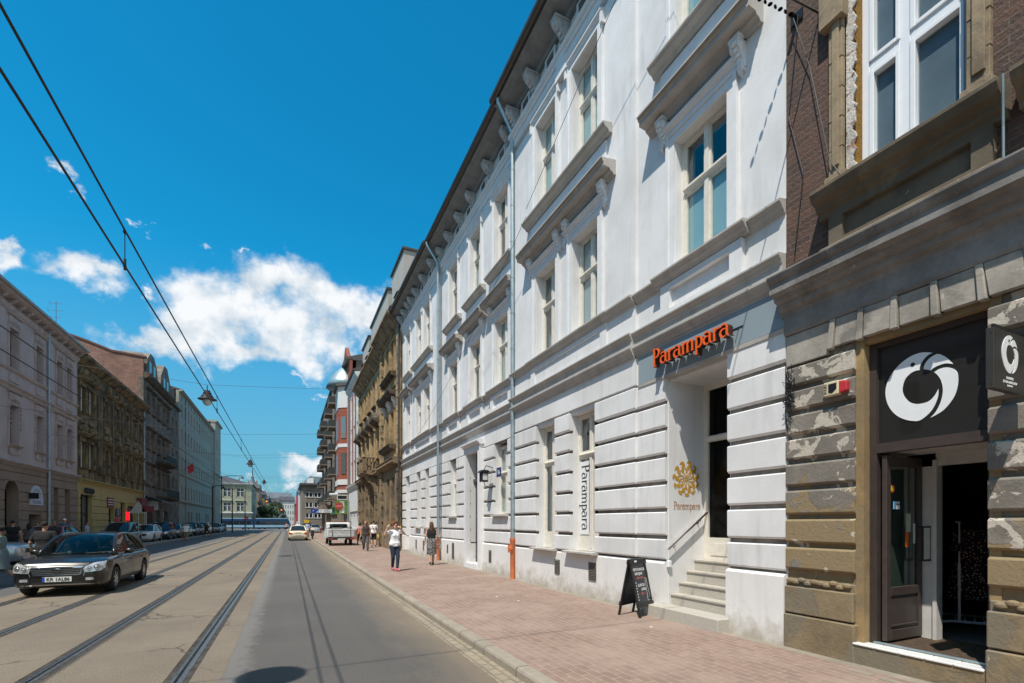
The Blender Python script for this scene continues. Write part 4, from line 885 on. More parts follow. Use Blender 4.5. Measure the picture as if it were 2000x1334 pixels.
# tangle of loose cables on the pier and the wall anchor with its chain above
random.seed(3)
tg = MB(P)
for j in range(9):
    pts = []; u, z = 4.25+random.uniform(-.05, .05), 3.86-j*.03
    for i in range(14): pts.append((u+random.uniform(-.06, .06), .05+random.uniform(0, .07), z+random.uniform(-.07, .05))); z -= .035
    tg.tube(pts, .0045, 4)
tg.tube([(4.33, .05, 3.9), (4.34, .04, 3.2), (4.3, .05, 3.0)], .005, 4)
tg.build('cable_tangle', M['black_metal'], label='tangle of loose black cables hanging on the pier beside the white wall', cat='cables', loc=(6.05, 4.25, 3.6))
an = MB(P); an.cyl((4.20, -.02, 8.42), (4.20, .12, 8.42), .03, n=8); an.box(4.12, 4.28, .0, .02, 8.36, 8.5)
for i in range(9): an.lathe((4.20+.02*i, .14+.07*i, 8.42+.02*i), [(.022, -.008), (.032, 0), (.022, .008), (.014, 0), (.022, -.008)], 8, 'x' if i % 2 else 'z')
an.build('wall_anchor', M['black_metal'], label='rusty wall anchor with a chain for the span wire, high on the brown brick', cat='wire anchor', loc=(6.1, 4.2, 8.4))
for pts, l in (([(4.2, .1, 8.42), (4.0, .05, 7.6), (3.72, .1, 6.2), (3.60, .1, 5.95)], 'thin slack cable crossing the brown brick to the window corner'), ([(4.15, .06, 8.4), (4.30, .03, 7.2), (4.1, .03, 6.3), (4.22, .03, 5.3)], 'thin cable hanging down the edge of the brown brick')):
    MB(P).tube(pts, .006, 5).build('cable', M['black_metal'], label=l, cat='cable', loc=(6.1, 4, 7))
# inside the shop: garment rail with dresses
gr = root('clothes_rail', 'white wheeled garment rail just inside the dark boutique doorway', 'clothes rail', (7.9, 3.1, .37))
k = MB(); k.tube([(7.72, 3.17, .52), (7.72, 3.17, 1.25)], .016, 8); k.tube([(7.72, 3.17, 1.25), (7.72, 3.17, 1.78)], .009, 8); k.build('upright', M['upvc_white'], gr, smooth=.7)
k = MB(); k.tube([(7.62, 3.32, .5), (7.66, 3.22, .52), (7.85, 2.93, .52), (7.92, 2.85, .48), (7.93, 2.84, .41)], .017, 8); k.tube([(8.3, 3.6, .5), (8.6, 3.15, .5)], .016, 8)
for t in (.1, .35, .6, .85): k.tube([(7.66+.2*t, 3.22-.3*t, .53), (8.34+.2*t, 3.5-.3*t, .53)], .010, 6)
k.build('base', M['upvc_white'], gr, smooth=.7)
MB().tube([(7.70, 3.19, 1.78), (8.4, 3.42, 1.78)], .012, 8).build('hanging_bar', M['upvc_white'], gr); MB().ball((7.93, 2.84, .395), .028).build('castor', M['upvc_white'], gr, smooth=True)
def flowers(name, base, dots):
    m = MT(name); v = m.pos(); vo = m.n('ShaderNodeTexVoronoi'); vo.inputs['Scale'].default_value = 34; m.l(v, vo.inputs['Vector'])
    r = m.n('ShaderNodeMapRange'); m.l(vo.outputs['Distance'], r.inputs[0]); r.inputs[1].default_value = .30; r.inputs[2].default_value = .26
    s = m.n('ShaderNodeSeparateColor'); m.l(vo.outputs['Color'], s.inputs[0]); k = m.mix(s.outputs[0], dots[0], dots[1])
    m.col(m.mix(m.math('MULTIPLY', r.outputs[0], .9), base, k)); m.set(Roughness=.9); return m.m
flowers('floral_black', (.012, .010, .014), ((.6, .25, .2), (.7, .65, .55)))
plain('cloth_red', (.35, .02, .03), .9); plain('cloth_navy', (.015, .03, .12), .9)
def hanging(nm, c, wd, z0, z1, mat, label, sl=True, rz=.5):
    g = []; n = 26; rows = 14; vs = []
    for j in range(rows+1):
        t = j/rows; z = z1-(z1-z0)*t
        prof = wd*(.62+.25*min(1, t*6)-.22*math.exp(-((t-.38)/.13)**2)+.38*t*t) if sl else wd*(.75+.05*t)
        for i in range(n):
            a = 2*math.pi*i/n; r = 1+.06*math.sin(a*7)*t
            x, y = prof*math.cos(a)*r, .3*prof*math.sin(a)*r+.01
            vs.append((c[0]+x*math.cos(rz)-y*math.sin(rz), c[1]+x*math.sin(rz)+y*math.cos(rz), z))
    k = MB(); k.add(vs, [(j*n+i, j*n+(i+1) % n, (j+1)*n+(i+1) % n, (j+1)*n+i) for j in range(rows) for i in range(n)]+[tuple(range(n))])
    if sl:
        for s in (-1, 1):
            sx, sy = c[0]+s*wd*.75*math.cos(rz), c[1]+s*wd*.75*math.sin(rz); k.tube([(sx, sy, z1-.03), (sx+s*.05, sy, z1-.28)], [.06, .075], 8)
    k.tube([(c[0], c[1], z1), (c[0], c[1], z1+.06), (c[0]+.02, c[1], z1+.09)], .006, 5)
    return k.build(nm, mat, smooth=.9, label=label, cat='clothing', group='garments on the shop rail', loc=(c[0], c[1], z1))
hanging('dress', (7.92, 3.05, 0), .27, .80, 1.68, M['floral_black'], 'black dress with a small flower print hanging at the front of the rail', rz=-.9)
hanging('dress', (8.12, 3.06, 0), .25, .9, 1.68, M['cloth_red'], 'dark red dress hanging just behind the flowered one', rz=-.9)
hanging('trousers', (8.0, 2.80, 0), .13, .42, 1.38, M['cloth_navy'], 'long navy trousers hanging at the right end of the rail', sl=False, rz=-.9)
# ------------------------------------------------------------ other right-hand buildings
worn('brown_ashlar', [(.40, .28, .145), ((.20, .145, .085), 1.1, .50, .62, 0, 0), ((.09, .07, .05), 2.2, .58, .72, 0, 0)], bumpd=.006)
worn('dark_ashlar', [(.25, .18, .105), ((.11, .085, .06), 1.4, .48, .6, 0, 0), ((.33, .24, .14), 4, .62, .68, 0, 0)], bumpd=.008)
worn('black_crust', [(.10, .075, .05), ((.05, .04, .03), 1.4, .48, .6, 0, 0), ((.22, .16, .1), 4, .64, .7, 0, 0)], bumpd=.008)
plaster('attic_grey', (.40, .37, .34), (.30, .28, .26), sc=1.2)
bricks('red_brick', (.33, .085, .045), (.24, .06, .035), (.22, .14, .10), .26, .08, .008, 'f')
plaster('pale_render', (.60, .62, .62), (.45, .46, .46)); plaster('grey_brown_render', (.24, .20, .165), (.15, .125, .10), sc=.7, stain=.7)
plain('balcony_dark', (.035, .04, .04), .7); plain('green_awning', (.03, .12, .06), .7)
BAND2 = [(-.1, 5.30), (-.1, 4.72), (.06, 4.72), (.08, 4.80), (.34, 4.86), (.36, 4.90), (.42, 4.90), (.42, 5.02), (.36, 5.03), (.40, 5.10), (.46, 5.12), (.46, 5.15), (-.1, 5.25)]
def quoins(b, u0, u1, z0, z1, w, h=.42):
    z = z0; i = 0
    while z < z1-.05: b.box(u0+(.0 if i % 2 else .06), u1-(.0 if i % 2 else .06), -.02, w, z+.02, min(z+h-.02, z1)); z += h; i += 1
def row(P, par, xs, wd, z0, z1, fm, gm, rec=.2, sur=None, hoodm=None, hz=.55, sillm=None, w_=0, tr=.62, blind=None):
    for x in xs:
        window(P, par, x-wd/2, x+wd/2, z0, z1, rec, tr, fm=fm, gm=gm, sub=True, w_=w_, blind=blind)
        if sillm: sill(par, P, x-wd/2-.18, x+wd/2+.18, z0, .2, .14, m=sillm, base=w_)
        if hoodm: hood(par, P, x-wd/2-.28, x+wd/2+.28, z1+hz, .36, .24, m=hoodm, base=w_)
    if sur:
        for x in xs: k = MB(P); architrave(k, x-wd/2, x+wd/2, z0, z1, .06, .15, w_); k.build('window_surround', M[sur], par)
P = FR(6.1)
br = root('ornate_building', 'ornate brown sandstone townhouse with a stone balcony, just beyond the white building', 'building', (6.1, 28.5, .12))
w1s = [(29.7, 30.75), (31.35, 32.4)]; mids = [36.0, 38.4, 40.7, 43.0, 45.4]
opR = [(a, c, 6.5, 8.6) for a, c in w1s]+[(a, c, 10.9, 12.95) for a, c in w1s]; opM = [(x-.5, x+.5, 6.5, 8.6) for x in mids]+[(x-.5, x+.5, 10.7, 12.7) for x in mids]
k = MB(P); sheet(k, 28.52, 34.2, 5.2, 13.9, .18, -.4, opR); sheet(k, 34.2, 47, 5.2, 13.9, .0, -.4, opM); k.build('upper_wall', M['brown_ashlar'], br)
gR = [(29.75, 30.7, 1.6, 4.6), (31.4, 32.35, 1.6, 4.6)]; gM = [(x-.5, x+.5, 1.6, 4.5) for x in mids if x != 38.4]+[(37.7, 39.2, .12, 4.3)]
k = MB(P); sheet(k, 28.52, 34.2, .1, 5.2, .2, -.4, gR); sheet(k, 34.2, 47, .1, 5.2, .04, -.4, gM)
quoins(k, 33.5, 34.3, .3, 5.1, .34, .5); quoins(k, 28.6, 29.1, .3, 5.1, .3, .5)
for u in (35.0, 37.2, 39.6, 41.8, 44.2, 46.4): quoins(k, u-.2, u+.2, .3, 5.1, .2, .5)
k.box(28.55, 47, -.02, .3, .1, 1.1)
k.build('ground_floor_wall', M['dark_ashlar'], br)
for q_ in ((33.55, 34.25, .34), (28.6, 29.05, .26), (46.4, 46.95, .14)): k = MB(P); quoins(k, q_[0], q_[1], 5.4, 13.2, q_[2], .42); k.build('quoin_strip', M['brown_ashlar'], br)
MB(P).box(28.55, 47, -12, -.8, .1, 14).build('building_core', M['room_dark'], br)
for s0, s1, o in ((28.5, 34.4, .18), (34.4, 47.05, 0)):
    k = MB(P); k.extr([(w+o, z+.45) for w, z in BAND2], s0, s1); k.build('cornice', M['dark_ashlar'], br)
    k = MB(P); k.extr([(o-.1, 13.3), (o+.06, 13.3), (o+.1, 13.45), (o+.2, 13.5), (o+.55, 13.9), (o+.6, 13.96), (o+.72, 14.0), (o+.72, 14.12), (o-.1, 14.3)], s0, s1); k.build('eaves', M['dark_ashlar'], br)
for i, u in enumerate([34.9+1.05*j for j in range(12)]): k = MB(P); scroll(k, u, .0, 13.86, .28, .5, .6); k.build('eaves_bracket', M['brown_ashlar'], br, smooth=.7)
for a, c in w1s:
    window(P, br, a, c, 6.5, 8.6, .2, .62, fm='brown_frame', w_=.18); window(P, br, a, c, 10.9, 12.95, .2, .62, fm='brown_frame', w_=.18); 
for a, c in w1s+[(x-.5, x+.5) for x in mids if x != 38.4]: window(P, br, a, c, 1.6, 4.55, .24, .7, fm='brown_frame', gm='window_glass_dark', w_=.02)
hood(br, P, 29.1, 33.1, 9.7, .55, .35, [29.5, 30.9, 31.3, 32.8], m='black_crust', base=.18, ch=.7); sill(br, P, 29.3, 32.9, 6.5, .5, .3, m='black_crust', base=.18); sill(br, P, 29.3, 32.9, 10.9, .4, .3, m='black_crust', base=.18)
k = MB(P); k.box(29.4, 32.8, .1, .3, 5.75, 6.2); k.box(29.4, 32.8, .1, .26, 10.1, 10.6)
for a, c in w1s: architrave(k, a, c, 6.5, 8.6, .08, .16, .18); architrave(k, a, c, 10.9, 12.95, .08, .16, .18)
k.build('window_surrounds', M['brown_ashlar'], br)
row(P, br, mids, 1.0, 10.7, 12.7, 'brown_frame', 'window_glass', sur='brown_ashlar', sillm='black_crust')
row(P, br, mids, 1.0, 6.5, 8.6, 'brown_frame', 'window_glass', sur='brown_ashlar', sillm='black_crust')
for x in mids:
    h = MB(P); h.extr([(-.02, 8.85), (.3, 8.9), (.65, 9.1), (.68, 9.2), (-.02, 9.3)], x-.85, x+.85)
    h.plate([(x-.85, 9.2), (x+.85, 9.2), (x, 9.75)], -.02, .6); h.build('pediment', M['black_crust'], br)
    for s in (-.75, .75): k = MB(P); k.cyl((x+s, .1, 6.5), (x+s, .1, 8.8), .1, .085, 10); k.box(x+s-.14, x+s+.14, -.02, .24, 8.7, 8.9); k.box(x+s-.14, x+s+.14, -.02, .24, 6.35, 6.55); k.build('half_column', M['brown_ashlar'], br, smooth=.7)
# balcony on big scroll consoles
k = MB(P); k.extr([(-.02, 5.3), (.5, 5.32), (.95, 5.42), (1.1, 5.5), (1.1, 5.62), (-.02, 5.66)], 36.9, 40.2); 
for u, w in ((36.98, 1.0), (38.55, 1.0), (40.1, 1.0)): k.box(u-.14, u+.14, w-.12, w+.1, 5.62, 6.6)
k.box(36.84, 40.24, .9, 1.12, 6.5, 6.62); k.box(36.86, 37.08, 0, .9, 6.5, 6.62); k.box(40.0, 40.22, 0, .9, 6.5, 6.62)
ba = k.build('balcony', M['dark_ashlar'], br)
for i in range(12): MB(P).lathe((37.25+i*.235, 1.0, 5.64), [(.03, 0), (.06, .05), (.035, .3), (.07, .55), (.03, .86)], 8).build('baluster', M['dark_ashlar'], ba, smooth=True)
for i in range(4): MB(P).lathe((40.1, .15+i*.2, 5.64), [(.03, 0), (.06, .05), (.035, .3), (.07, .55), (.03, .86)], 8).build('baluster', M['dark_ashlar'], ba, smooth=True); MB(P).lathe((36.98, .15+i*.2, 5.64), [(.03, 0), (.06, .05), (.035, .3), (.07, .55), (.03, .86)], 8).build('baluster', M['dark_ashlar'], ba, smooth=True)
for u in (37.3, 39.8): k = MB(P); scroll(k, u, .0, 5.26, .42, .85, 1.5); k.build('console', M['dark_ashlar'], br, smooth=.7)
d = MB(P); d.box(37.75, 39.15, -.36, -.3, .12, 3.3); d.box(37.9, 38.4, -.3, -.27, .4, 3.1); d.box(38.5, 39.0, -.3, -.27, .4, 3.1); d.build('street_door', M['dark_wood_door'], br); MB(P).box(37.75, 39.15, -.36, -.33, 3.3, 4.3).build('fanlight', M['window_glass_dark'], br)
q = MB(P); q.extr([(.6, 14.1), (-.5, 15.4), (-6, 17.5), (-12, 14)], 28.5, 47); q.build('roof', M['roof_sheet'], br)
for i, (a, c, zt) in enumerate(((30.3, 34.1, 18.9), (35.6, 43.4, 18.7), (44.6, 48.6, 18.4))):
    k = MB(P); k.box(a, c, -5, -.5, 14.3, zt); d = k.build('attic_storey', M['attic_grey'], br); MB(P).box(a-.1, c+.1, -5.1, -.38, zt, zt+.14).build('attic_capping', M['gutter_brown'], d)
for u in (29.4, 31.5, 33.2, 35.6, 37.6, 39.6, 41.6, 43.8): k = MB(P); k.box(u-.4, u+.4, -1.2, .1, 14.3, 15.5); k.extr([(.25, 15.5), (-1.2, 15.5), (-1.2, 16.1), (-.3, 16.0)], u-.5, u+.5); d = k.build('dormer', M['black_crust'], br); MB(P).box(u-.25, u+.25, .1, .12, 14.5, 15.4).build('pane', M['window_glass_dark'], d)
drainpipe(br, P, 28.35, .22, .2, 13.4, m='gutter_brown', foot=None)
# narrow blue-white house with brick strips
nb = root('narrow_house', 'narrow pale blue and white house with red brick strips beside the brick bay', 'building', (6.1, 47, .12))
xs = [48.4, 50.6, 52.8]; op = [(x-.5, x+.5, z, z+2.1) for x in xs for z in (5.9, 9.4, 12.6)]; og = [(x-.55, x+.55, 1.2, 2.6) for x in xs]
k = MB(P); sheet(k, 47, 55, .1, 15.9, .05, -.35, op+og); k.build('wall', M['pale_render'], nb)
k = MB(P)
for u in (49.5, 51.7, 54.2): k.box(u-.32, u+.32, .03, .09, 5.4, 14.9)
k.box(47, 55, .04, .09, .1, 1.1); k.build('brick_strip', M['red_brick'], nb)
MB(P).box(47.02, 54.98, -12, -.6, .1, 16).build('building_core', M['room_dark'], nb)
for z in (5.0, 15.3): k = MB(P); k.extr([(-.1, z), (.1, z), (.4, z+.4), (.45, z+.6), (-.1, z+.7)], 47.02, 54.98); k.build('cornice', M['pale_render'], nb)
k = MB(P); k.extr([(.55, 16.0), (.6, 16.1), (-3, 18.0), (-10, 16)], 47, 55); k.build('roof', M['roof_sheet'], nb)
row(P, nb, xs, 1.0, 5.9, 8.0, 'white_frame', 'window_glass', w_=.05); row(P, nb, xs, 1.0, 9.4, 11.5, 'white_frame', 'window_glass', w_=.05); row(P, nb, xs, 1.0, 12.6, 14.7, 'white_frame', 'window_glass', w_=.05); row(P, nb, xs, 1.1, 1.2, 2.6, 'white_frame', 'window_glass', w_=.05, tr=0)
MB(P).box(47.6, 54.4, .1, .16, 2.9, 5.0).build('cladding_panel', M['pale_render'], nb)
drainpipe(nb, P, 54.9, .2, .2, 15.3, foot=None)
# red brick house with an oriel
rb_ = root('brick_house', 'red brick house with a white-banded polygonal bay and small domed cap', 'building', (6.1, 55, .12))
k = MB(P); sheet(k, 55, 66, 4.2, 19.6, 0, -.3, [(64, 65, z, z+1.9) for z in (6, 9.5, 13)]); k.build('wall', M['red_brick'], rb_)
k = MB(P); sheet(k, 55, 66, .1, 4.2, .02, -.4, [(56.0, 58.4, .5, 3.3), (59.2, 60.4, .1, 3.3), (61.2, 64.6, .5, 3.3)]); k.build('shop_front_wall', M['grey_brown_render'], rb_)
for a, c in ((56.0, 58.4), (59.2, 60.4), (61.2, 64.6)): MB(P).box(a, c, -.3, -.28, .2, 3.3).build('shop_window', M['window_glass_dark'], rb_)
MB(P).box(55.02, 65.98, -12, -.7, .1, 19.5).build('building_core', M['room_dark'], rb_)
def oriel(z0, z1, d=0.0): return [(56.4-d, 0), (57.2-d, .95+d), (60.4+d, .95+d), (61.2+d, 0)]
k = MB(P)
def orb(z0, z1, mt, nm, d=0.0):
    b = MB(P); o = oriel(z0, z1, d); b.flat(o, z0, z1) ; return b.build(nm, M[mt], rb_)
bay = orb(6.6, 14.6, 'red_brick', 'bay'); orb(6.0, 6.6, 'pale_render', 'bay_band', .08); orb(5.45, 6.0, 'red_brick', 'bay_band', .0); orb(5.1, 5.45, 'pale_render', 'bay_band', .1); orb(10.2, 10.6, 'pale_render', 'bay_band', .04); orb(14.6, 17.0, 'pale_render', 'bay_band', .05); orb(17.0, 17.2, 'roof_sheet', 'bay_band', .3)
k = MB(P); k.lathe((58.8, 0, 3.9), [(.2, 0), (.7, .25), (1.3, .6), (1.75, .95), (1.85, 1.2)], 14); k.build('bay_corbel', M['pale_render'], rb_, smooth=True)
k = MB(P); k.lathe((58.8, 0, 17.2), [(2.2, 0), (1.9, .8), (1.3, 1.7), (.6, 2.4), (.1, 2.9), (.03, 3.8)], 14); k.build('domed_cap', M['zinc'], rb_, smooth=True)
for z in (7.2, 11.2): 
    for (a, w0_) in ((56.75, .0), (58.8, 0)): pass
    MB(P).box(57.7, 58.2, .94, .97, z, z+2.4).build('bay_window', M['window_glass_dark'], bay); MB(P).box(59.4, 59.9, .94, .97, z, z+2.4).build('bay_window', M['window_glass_dark'], bay)
    b = MB(P); b.add([(56.55, .22, z), (56.95, .70, z), (56.95, .70, z+2.4), (56.55, .22, z+2.4), (56.53, .24, z), (56.93, .72, z), (56.93, .72, z+2.4), (56.53, .24, z+2.4)], [(0, 1, 2, 3), (4, 5, 6, 7), (0, 1, 5, 4), (1, 2, 6, 5), (2, 3, 7, 6), (3, 0, 4, 7)]); b.build('bay_window', M['window_glass_dark'], bay)
row(P, rb_, [64.5], 1.0, 6, 7.9, 'white_frame', 'window_glass'); row(P, rb_, [64.5], 1.0, 9.5, 11.4, 'white_frame', 'window_glass'); row(P, rb_, [64.5], 1.0, 13, 14.9, 'white_frame', 'window_glass')
k = MB(P); k.plate([(55.5, 19.6), (62, 19.6), (58.7, 22.0)], -.3, .1); k.build('gable', M['red_brick'], rb_)
MB(P).extr([(.5, 19.55), (.5, 19.7), (-5, 21.5), (-12, 19.6), (-.2, 19.5)], 55, 66).build('roof', M['roof_sheet'], rb_)
# tall grey-brown block with balconies
gb = root('balcony_block', 'tall grey-brown block of flats with stacked dark balconies, far right side', 'building', (6.1, 66, .12))
rows_ = [4.9, 8.0, 11.1, 14.2, 17.3]; xs = [68.2, 71.5, 75, 79, 83, 87, 91, 95]
k = MB(P); sheet(k, 66, 98, .1, 21, .25, -.2, [(x-.6, x+.6, z+.9, z+2.5) for x in xs for z in rows_]); k.build('wall', M['grey_brown_render'], gb)
MB(P).box(66.02, 97.98, -12, -.5, .1, 21.1).build('building_core', M['grey_brown_render'], gb)
MB(P).box(65.9, 98.1, -12, .5, 21.0, 21.25).build('roof_slab', M['roof_sheet'], gb)
for z in rows_:
    for x in xs: MB(P).box(x-.6, x+.6, .02, .05, z+.9, z+2.5).build('window', M['window_blue'], gb)
    for a, c in ((67, 70), (74, 77), (84, 88), (92, 96)):
        k = MB(P); k.box(a, c, .24, 1.25, z, z+.16); q = k.build('balcony', M['grey_brown_render'], gb)
        k = MB(P); k.box(a, c, 1.2, 1.25, z+.16, z+1.0); k.box(a, a+.05, .25, 1.2, z+.16, z+1.0); k.box(c-.05, c, .25, 1.2, z+.16, z+1.0); k.build('parapet', M['balcony_dark'], q)
MB(P).box(76, 98, .2, 1.6, 3.4, 4.4).build('canopy', M['grey_brown_render'], gb); MB(P).box(66.5, 75, .24, .5, 2.9, 3.9).build('shop_fascia', M['green_awning'], gb)
# grey corner house across the junction, facing the camera
PG = FF(118)
gc = root('corner_house', 'grey five-storey corner house with blue windows beyond the junction, above the road sign', 'building', (6, 118, 0))
ops = [(x, x+1.5, z, z+1.1) for x in (3.6, 5.4) for z in (2.9, 5.3, 7.6)]
k = MB(PG); sheet(k, 2.9, 12, 0, 10.2, 0, -.3, ops); k.build('wall', M['grey_brown_render'], gc); MB(PG).box(2.92, 12, -20, -.5, 0, 10.1).build('building_core', M['grey_brown_render'], gc)
for a, c, z0, z1 in ops:
    o = MB(PG).box(a, c, -.2, -.15, z0, z1).build('window', M['window_blue'], gc); k = MB(PG); k.box(a, a+.1, -.15, -.05, z0, z1); k.box(c-.1, c, -.15, -.05, z0, z1); k.box((a+c)/2-.08, (a+c)/2+.08, -.15, -.05, z0, z1); k.box(a, c, -.15, -.05, z1-.1, z1); k.box(a-.05, c+.05, -.15, .1, z0-.12, z0); k.build('frame', M['white_frame'], o)
MB(PG).box(2.4, 12.5, -20, .7, 10.2, 10.6).build('eaves', M['roof_sheet'], gc); MB(PG).plate([(3.2, 10.6), (12, 10.6), (11, 12), (4.6, 12.3)], -6, -.1).build('roof', M['zinc'], gc); MB(PG).box(3.9, 5.3, -.1, .15, 10.7, 11.8).build('dormer', M['white_frame'], gc)
k = MB(PG); k.box(3.3, 4.4, .0, .15, 1.7, 2.4); k.build('shop_fascia', M['sticker_yellow'], gc)
# ------------------------------------------------------------ left side of the street
plaster('pink_render', (.50, .415, .405), (.36, .29, .28), sc=.8, stain=.5)
plaster('pink_trim', (.50, .42, .395), (.30, .24, .22), sc=2, stain=.6)
plaster('brown_render', (.30, .225, .17), (.21, .155, .12), sc=.8, stain=.5)
plaster('olive_render', (.20, .145, .07), (.075, .06, .04), sc=.8, stain=1.0)
worn('olive_trim', [(.24, .18, .09), ((.07, .055, .04), 1.3, .46, .6, 0, 0), ((.04, .033, .028), 3, .6, .7, 0, 0)], bumpd=.008)
plaster('yellow_render', (.46, .36, .15), (.35, .27, .12), sc=1, stain=.5)
worn('decayed_render', [(.20, .175, .145), ((.10, .085, .07), .9, .46, .6, 0, 0), ((.26, .14, .09), 2.3, .62, .68, 0, 0)], bumpd=.008)
plaster('stone_pale', (.34, .335, .29), (.26, .255, .22), sc=.4, stain=.4)
plaster('green_render', (.33, .345, .26), (.24, .25, .20), sc=.4, stain=.4)
bricks('rough_brick', (.25, .09, .055), (.36, .18, .13), (.36, .28, .24), .42, .13, .02, 'f', (.13, .07, .05), .02)
P = FL(-14)
pk = root('pink_house', 'pink and brown tenement with a half-round sign, leftmost on the shaded side', 'building', (-14, 30, .12))
w2 = [(9.0, 10), (12.3, 13.3), (15.6, 16.6), (18.9, 19.9), (22.3, 23.3), (25.6, 26.6), (28.9, 29.9), (32.8, 33.8), (36.0, 37.0), (39.1, 40.05), (42.0, 42.95), (43.62, 44.55)]
w2 = [(-4, -3), (2, 3)]+w2
op = [(a, c, 10.42, 12.65) for a, c in w2]+[(a, c, 6.15, 8.38) for a, c in w2]
k = MB(P); sheet(k, -10, 45.55, 5.15, 14.0, 0, -.45, op); k.build('upper_wall', M['pink_render'], pk)
og = [(35.5, 37.0, .12, 4.15), (38.2, 39.8, .12, 2.28), (41.6, 42.3, 1.2, 4.15), (43.33, 44.25, 1.2, 4.12), (29.5, 30.6, 1.2, 4.1), (32, 33, 1.2, 4.1)]
k = MB(P); sheet(k, -10, 45.53, .1, 5.15, -.04, -.5, og); courses(k, -10, 45.52, [.3, .84, 1.38, 1.92, 2.46, 3.0, 3.54, 4.08, 4.62, 5.1], -.05, .02, og, .02, .02); k.build('rusticated_wall', M['brown_render'], pk)
MB(P).box(-10, 45.5, -12, -.9, .1, 14).build('building_core', M['room_dark'], pk)
for pr, m_ in (([(-.05, 5.16), (.05, 4.98), (.12, 5.05), (.25, 5.15), (.25, 5.22), (-.05, 5.32)], 'pink_trim'), ([(-.05, 9.4), (.05, 9.15), (.1, 9.3), (.22, 9.4), (.22, 9.46), (-.05, 9.5)], 'pink_trim'), ([(-.05, 10.4), (.04, 10.22), (.12, 10.32), (.12, 10.38), (-.05, 10.42)], 'pink_trim'), ([(-.05, 13.9), (.03, 13.5), (.1, 13.6), (.16, 13.75), (.2, 13.8), (-.05, 13.86)], 'pink_trim')):
    MB(P).extr(pr, -10, 45.53).build('string_course', M[m_], pk)
for u in np.arange(30.2, 45.6, .95): k = MB(P); scroll(k, float(u), 0, 14.1, .2, .35, .4); k.build('eaves_bracket', M['pink_trim'], pk, smooth=.7) if u > 33 else None
k = MB(P); k.extr([(-.1, 14.05), (.35, 14.12), (.5, 14.2), (.58, 14.3), (.62, 14.42), (-.1, 14.5)], -10, 45.56); k.build('eaves', M['pink_trim'], pk)
k = MB(P); k.extr([(.6, 14.32), (.68, 14.30), (.74, 14.36), (.74, 14.44), (.6, 14.46)], -10, 45.58); k.build('gutter', M['zinc'], pk)
k = MB(P); k.extr([(.5, 14.46), (-6, 17), (-12, 14.4)], -10, 45.56); k.build('roof', M['zinc'], pk)
for a, c in w2:
    if c < 28: continue
    window(P, pk, a, c, 10.42, 12.65, .3, .6, fm='brown_frame', gm='window_glass_dark'); window(P, pk, a, c, 6.15, 8.38, .3, .6, fm='brown_frame', gm='window_glass_dark')
    k = MB(P)
    for z0, z1 in ((10.44, 12.65), (6.15, 8.38)):
        architrave(k, a, c, z0, z1, .05, .16)
        k.box(a-.12, c+.12, -.02, .09, z1+.22, z1+.62); k.box(a+.12, c-.12, .05, .13, z1+.3, z1+.52); k.extr([(-.02, z1+.66), (.16, z1+.7), (.18, z1+.76), (-.02, z1+.8)], a-.26, c+.26)
    for s in (a-.12, c+.12):
        for i in range(5): k.box(s-.06, s+.06, .03, .12, 8.2-.28*i, 8.28-.28*i)
    k.box(a-.05, c+.05, -.02, .06, 9.65, 10.1)
    k.ball((a+.05, .05, 5.78), (.12, .08, .2)); k.ball((c-.05, .05, 5.78), (.12, .08, .2)); k.box(a+.2, c-.2, -.02, .05, 5.6, 5.9)
    k.build('window_ornament', M['pink_trim'], pk); sill(pk, P, a-.25, c+.25, 6.15, .2, .12, m='pink_trim')
for a, c, z0, z1 in og[2:]: window(P, pk, a, c, 1.2, z1, .35, .6, fm='brown_frame', gm='window_glass_dark')
# arched gateway, lunette sign, shop door
k = MB(P); n = 14; cx = 36.25
arcp = [(cx+.75*math.cos(math.pi*i/n), 3.4+.75*math.sin(math.pi*i/n)) for i in range(n+1)]
k.plate([(35.5, 4.15)]+[(p[0], p[1]) for p in arcp[::-1]]+[(37.0, 4.15)], -.5, .02); k.build('arch', M['brown_render'], pk)
MB(P).box(35.5, 37.0, -1.1, -1.0, .12, 4.2).build('gate', M['dark_wood_door'], pk)
MB(P).box(38.2, 39.8, -.5, -.45, .12, 2.28).build('shop_door', M['window_glass_dark'], pk)
ls = root('lunette_sign', 'half-round pale blue sign with faded lettering over the shop door', 'sign', (-13.9, 39.1, 2.85))
k = MB(P); k.plate([(38.25, 2.85)]+[(39.1+.85*math.cos(math.pi*i/16), 3.15+.9*math.sin(math.pi*i/16)) for i in range(16, -1, -1)]+[(39.95, 2.85)], .02, .07); k.build('board', plain('sign_bluewhite', (.50, .54, .62), .6), ls)
plain('ink_grey', (.16, .18, .24), .6)
for i, ch in enumerate('RESTAURA'): 
    t = math.radians(155-i*16.2); text_mesh(ch, .24, P, 39.1+.62*math.cos(t)*-1, .07, 3.12+.66*math.sin(t), .006, M['ink_grey'], ls, name='letter', rot=(t-math.pi/2) if False else (math.pi/2-t)*-1) if False else text_mesh(ch, .24, P, 39.1-.62*math.cos(math.pi-t), .07, 3.12+.66*math.sin(t), .006, M['ink_grey'], ls, name='letter', rot=t-math.pi/2)
text_mesh('PIZZERIA', .26, P, 39.1, .07, 3.02, .006, M['ink_grey'], ls, name='lettering')
k = MB(P); k.box(38.1, 38.15, .05, .5, 3.2, 3.55); tag(k.build('hanging_sign', M['black_metal'], loc=(-14, 38.1, 3.3)), 'small dark hanging sign beside the half-round white sign', 'sign')
drainpipe(pk, P, 40.6, .12, .2, 13.9, foot=None, r=.07)
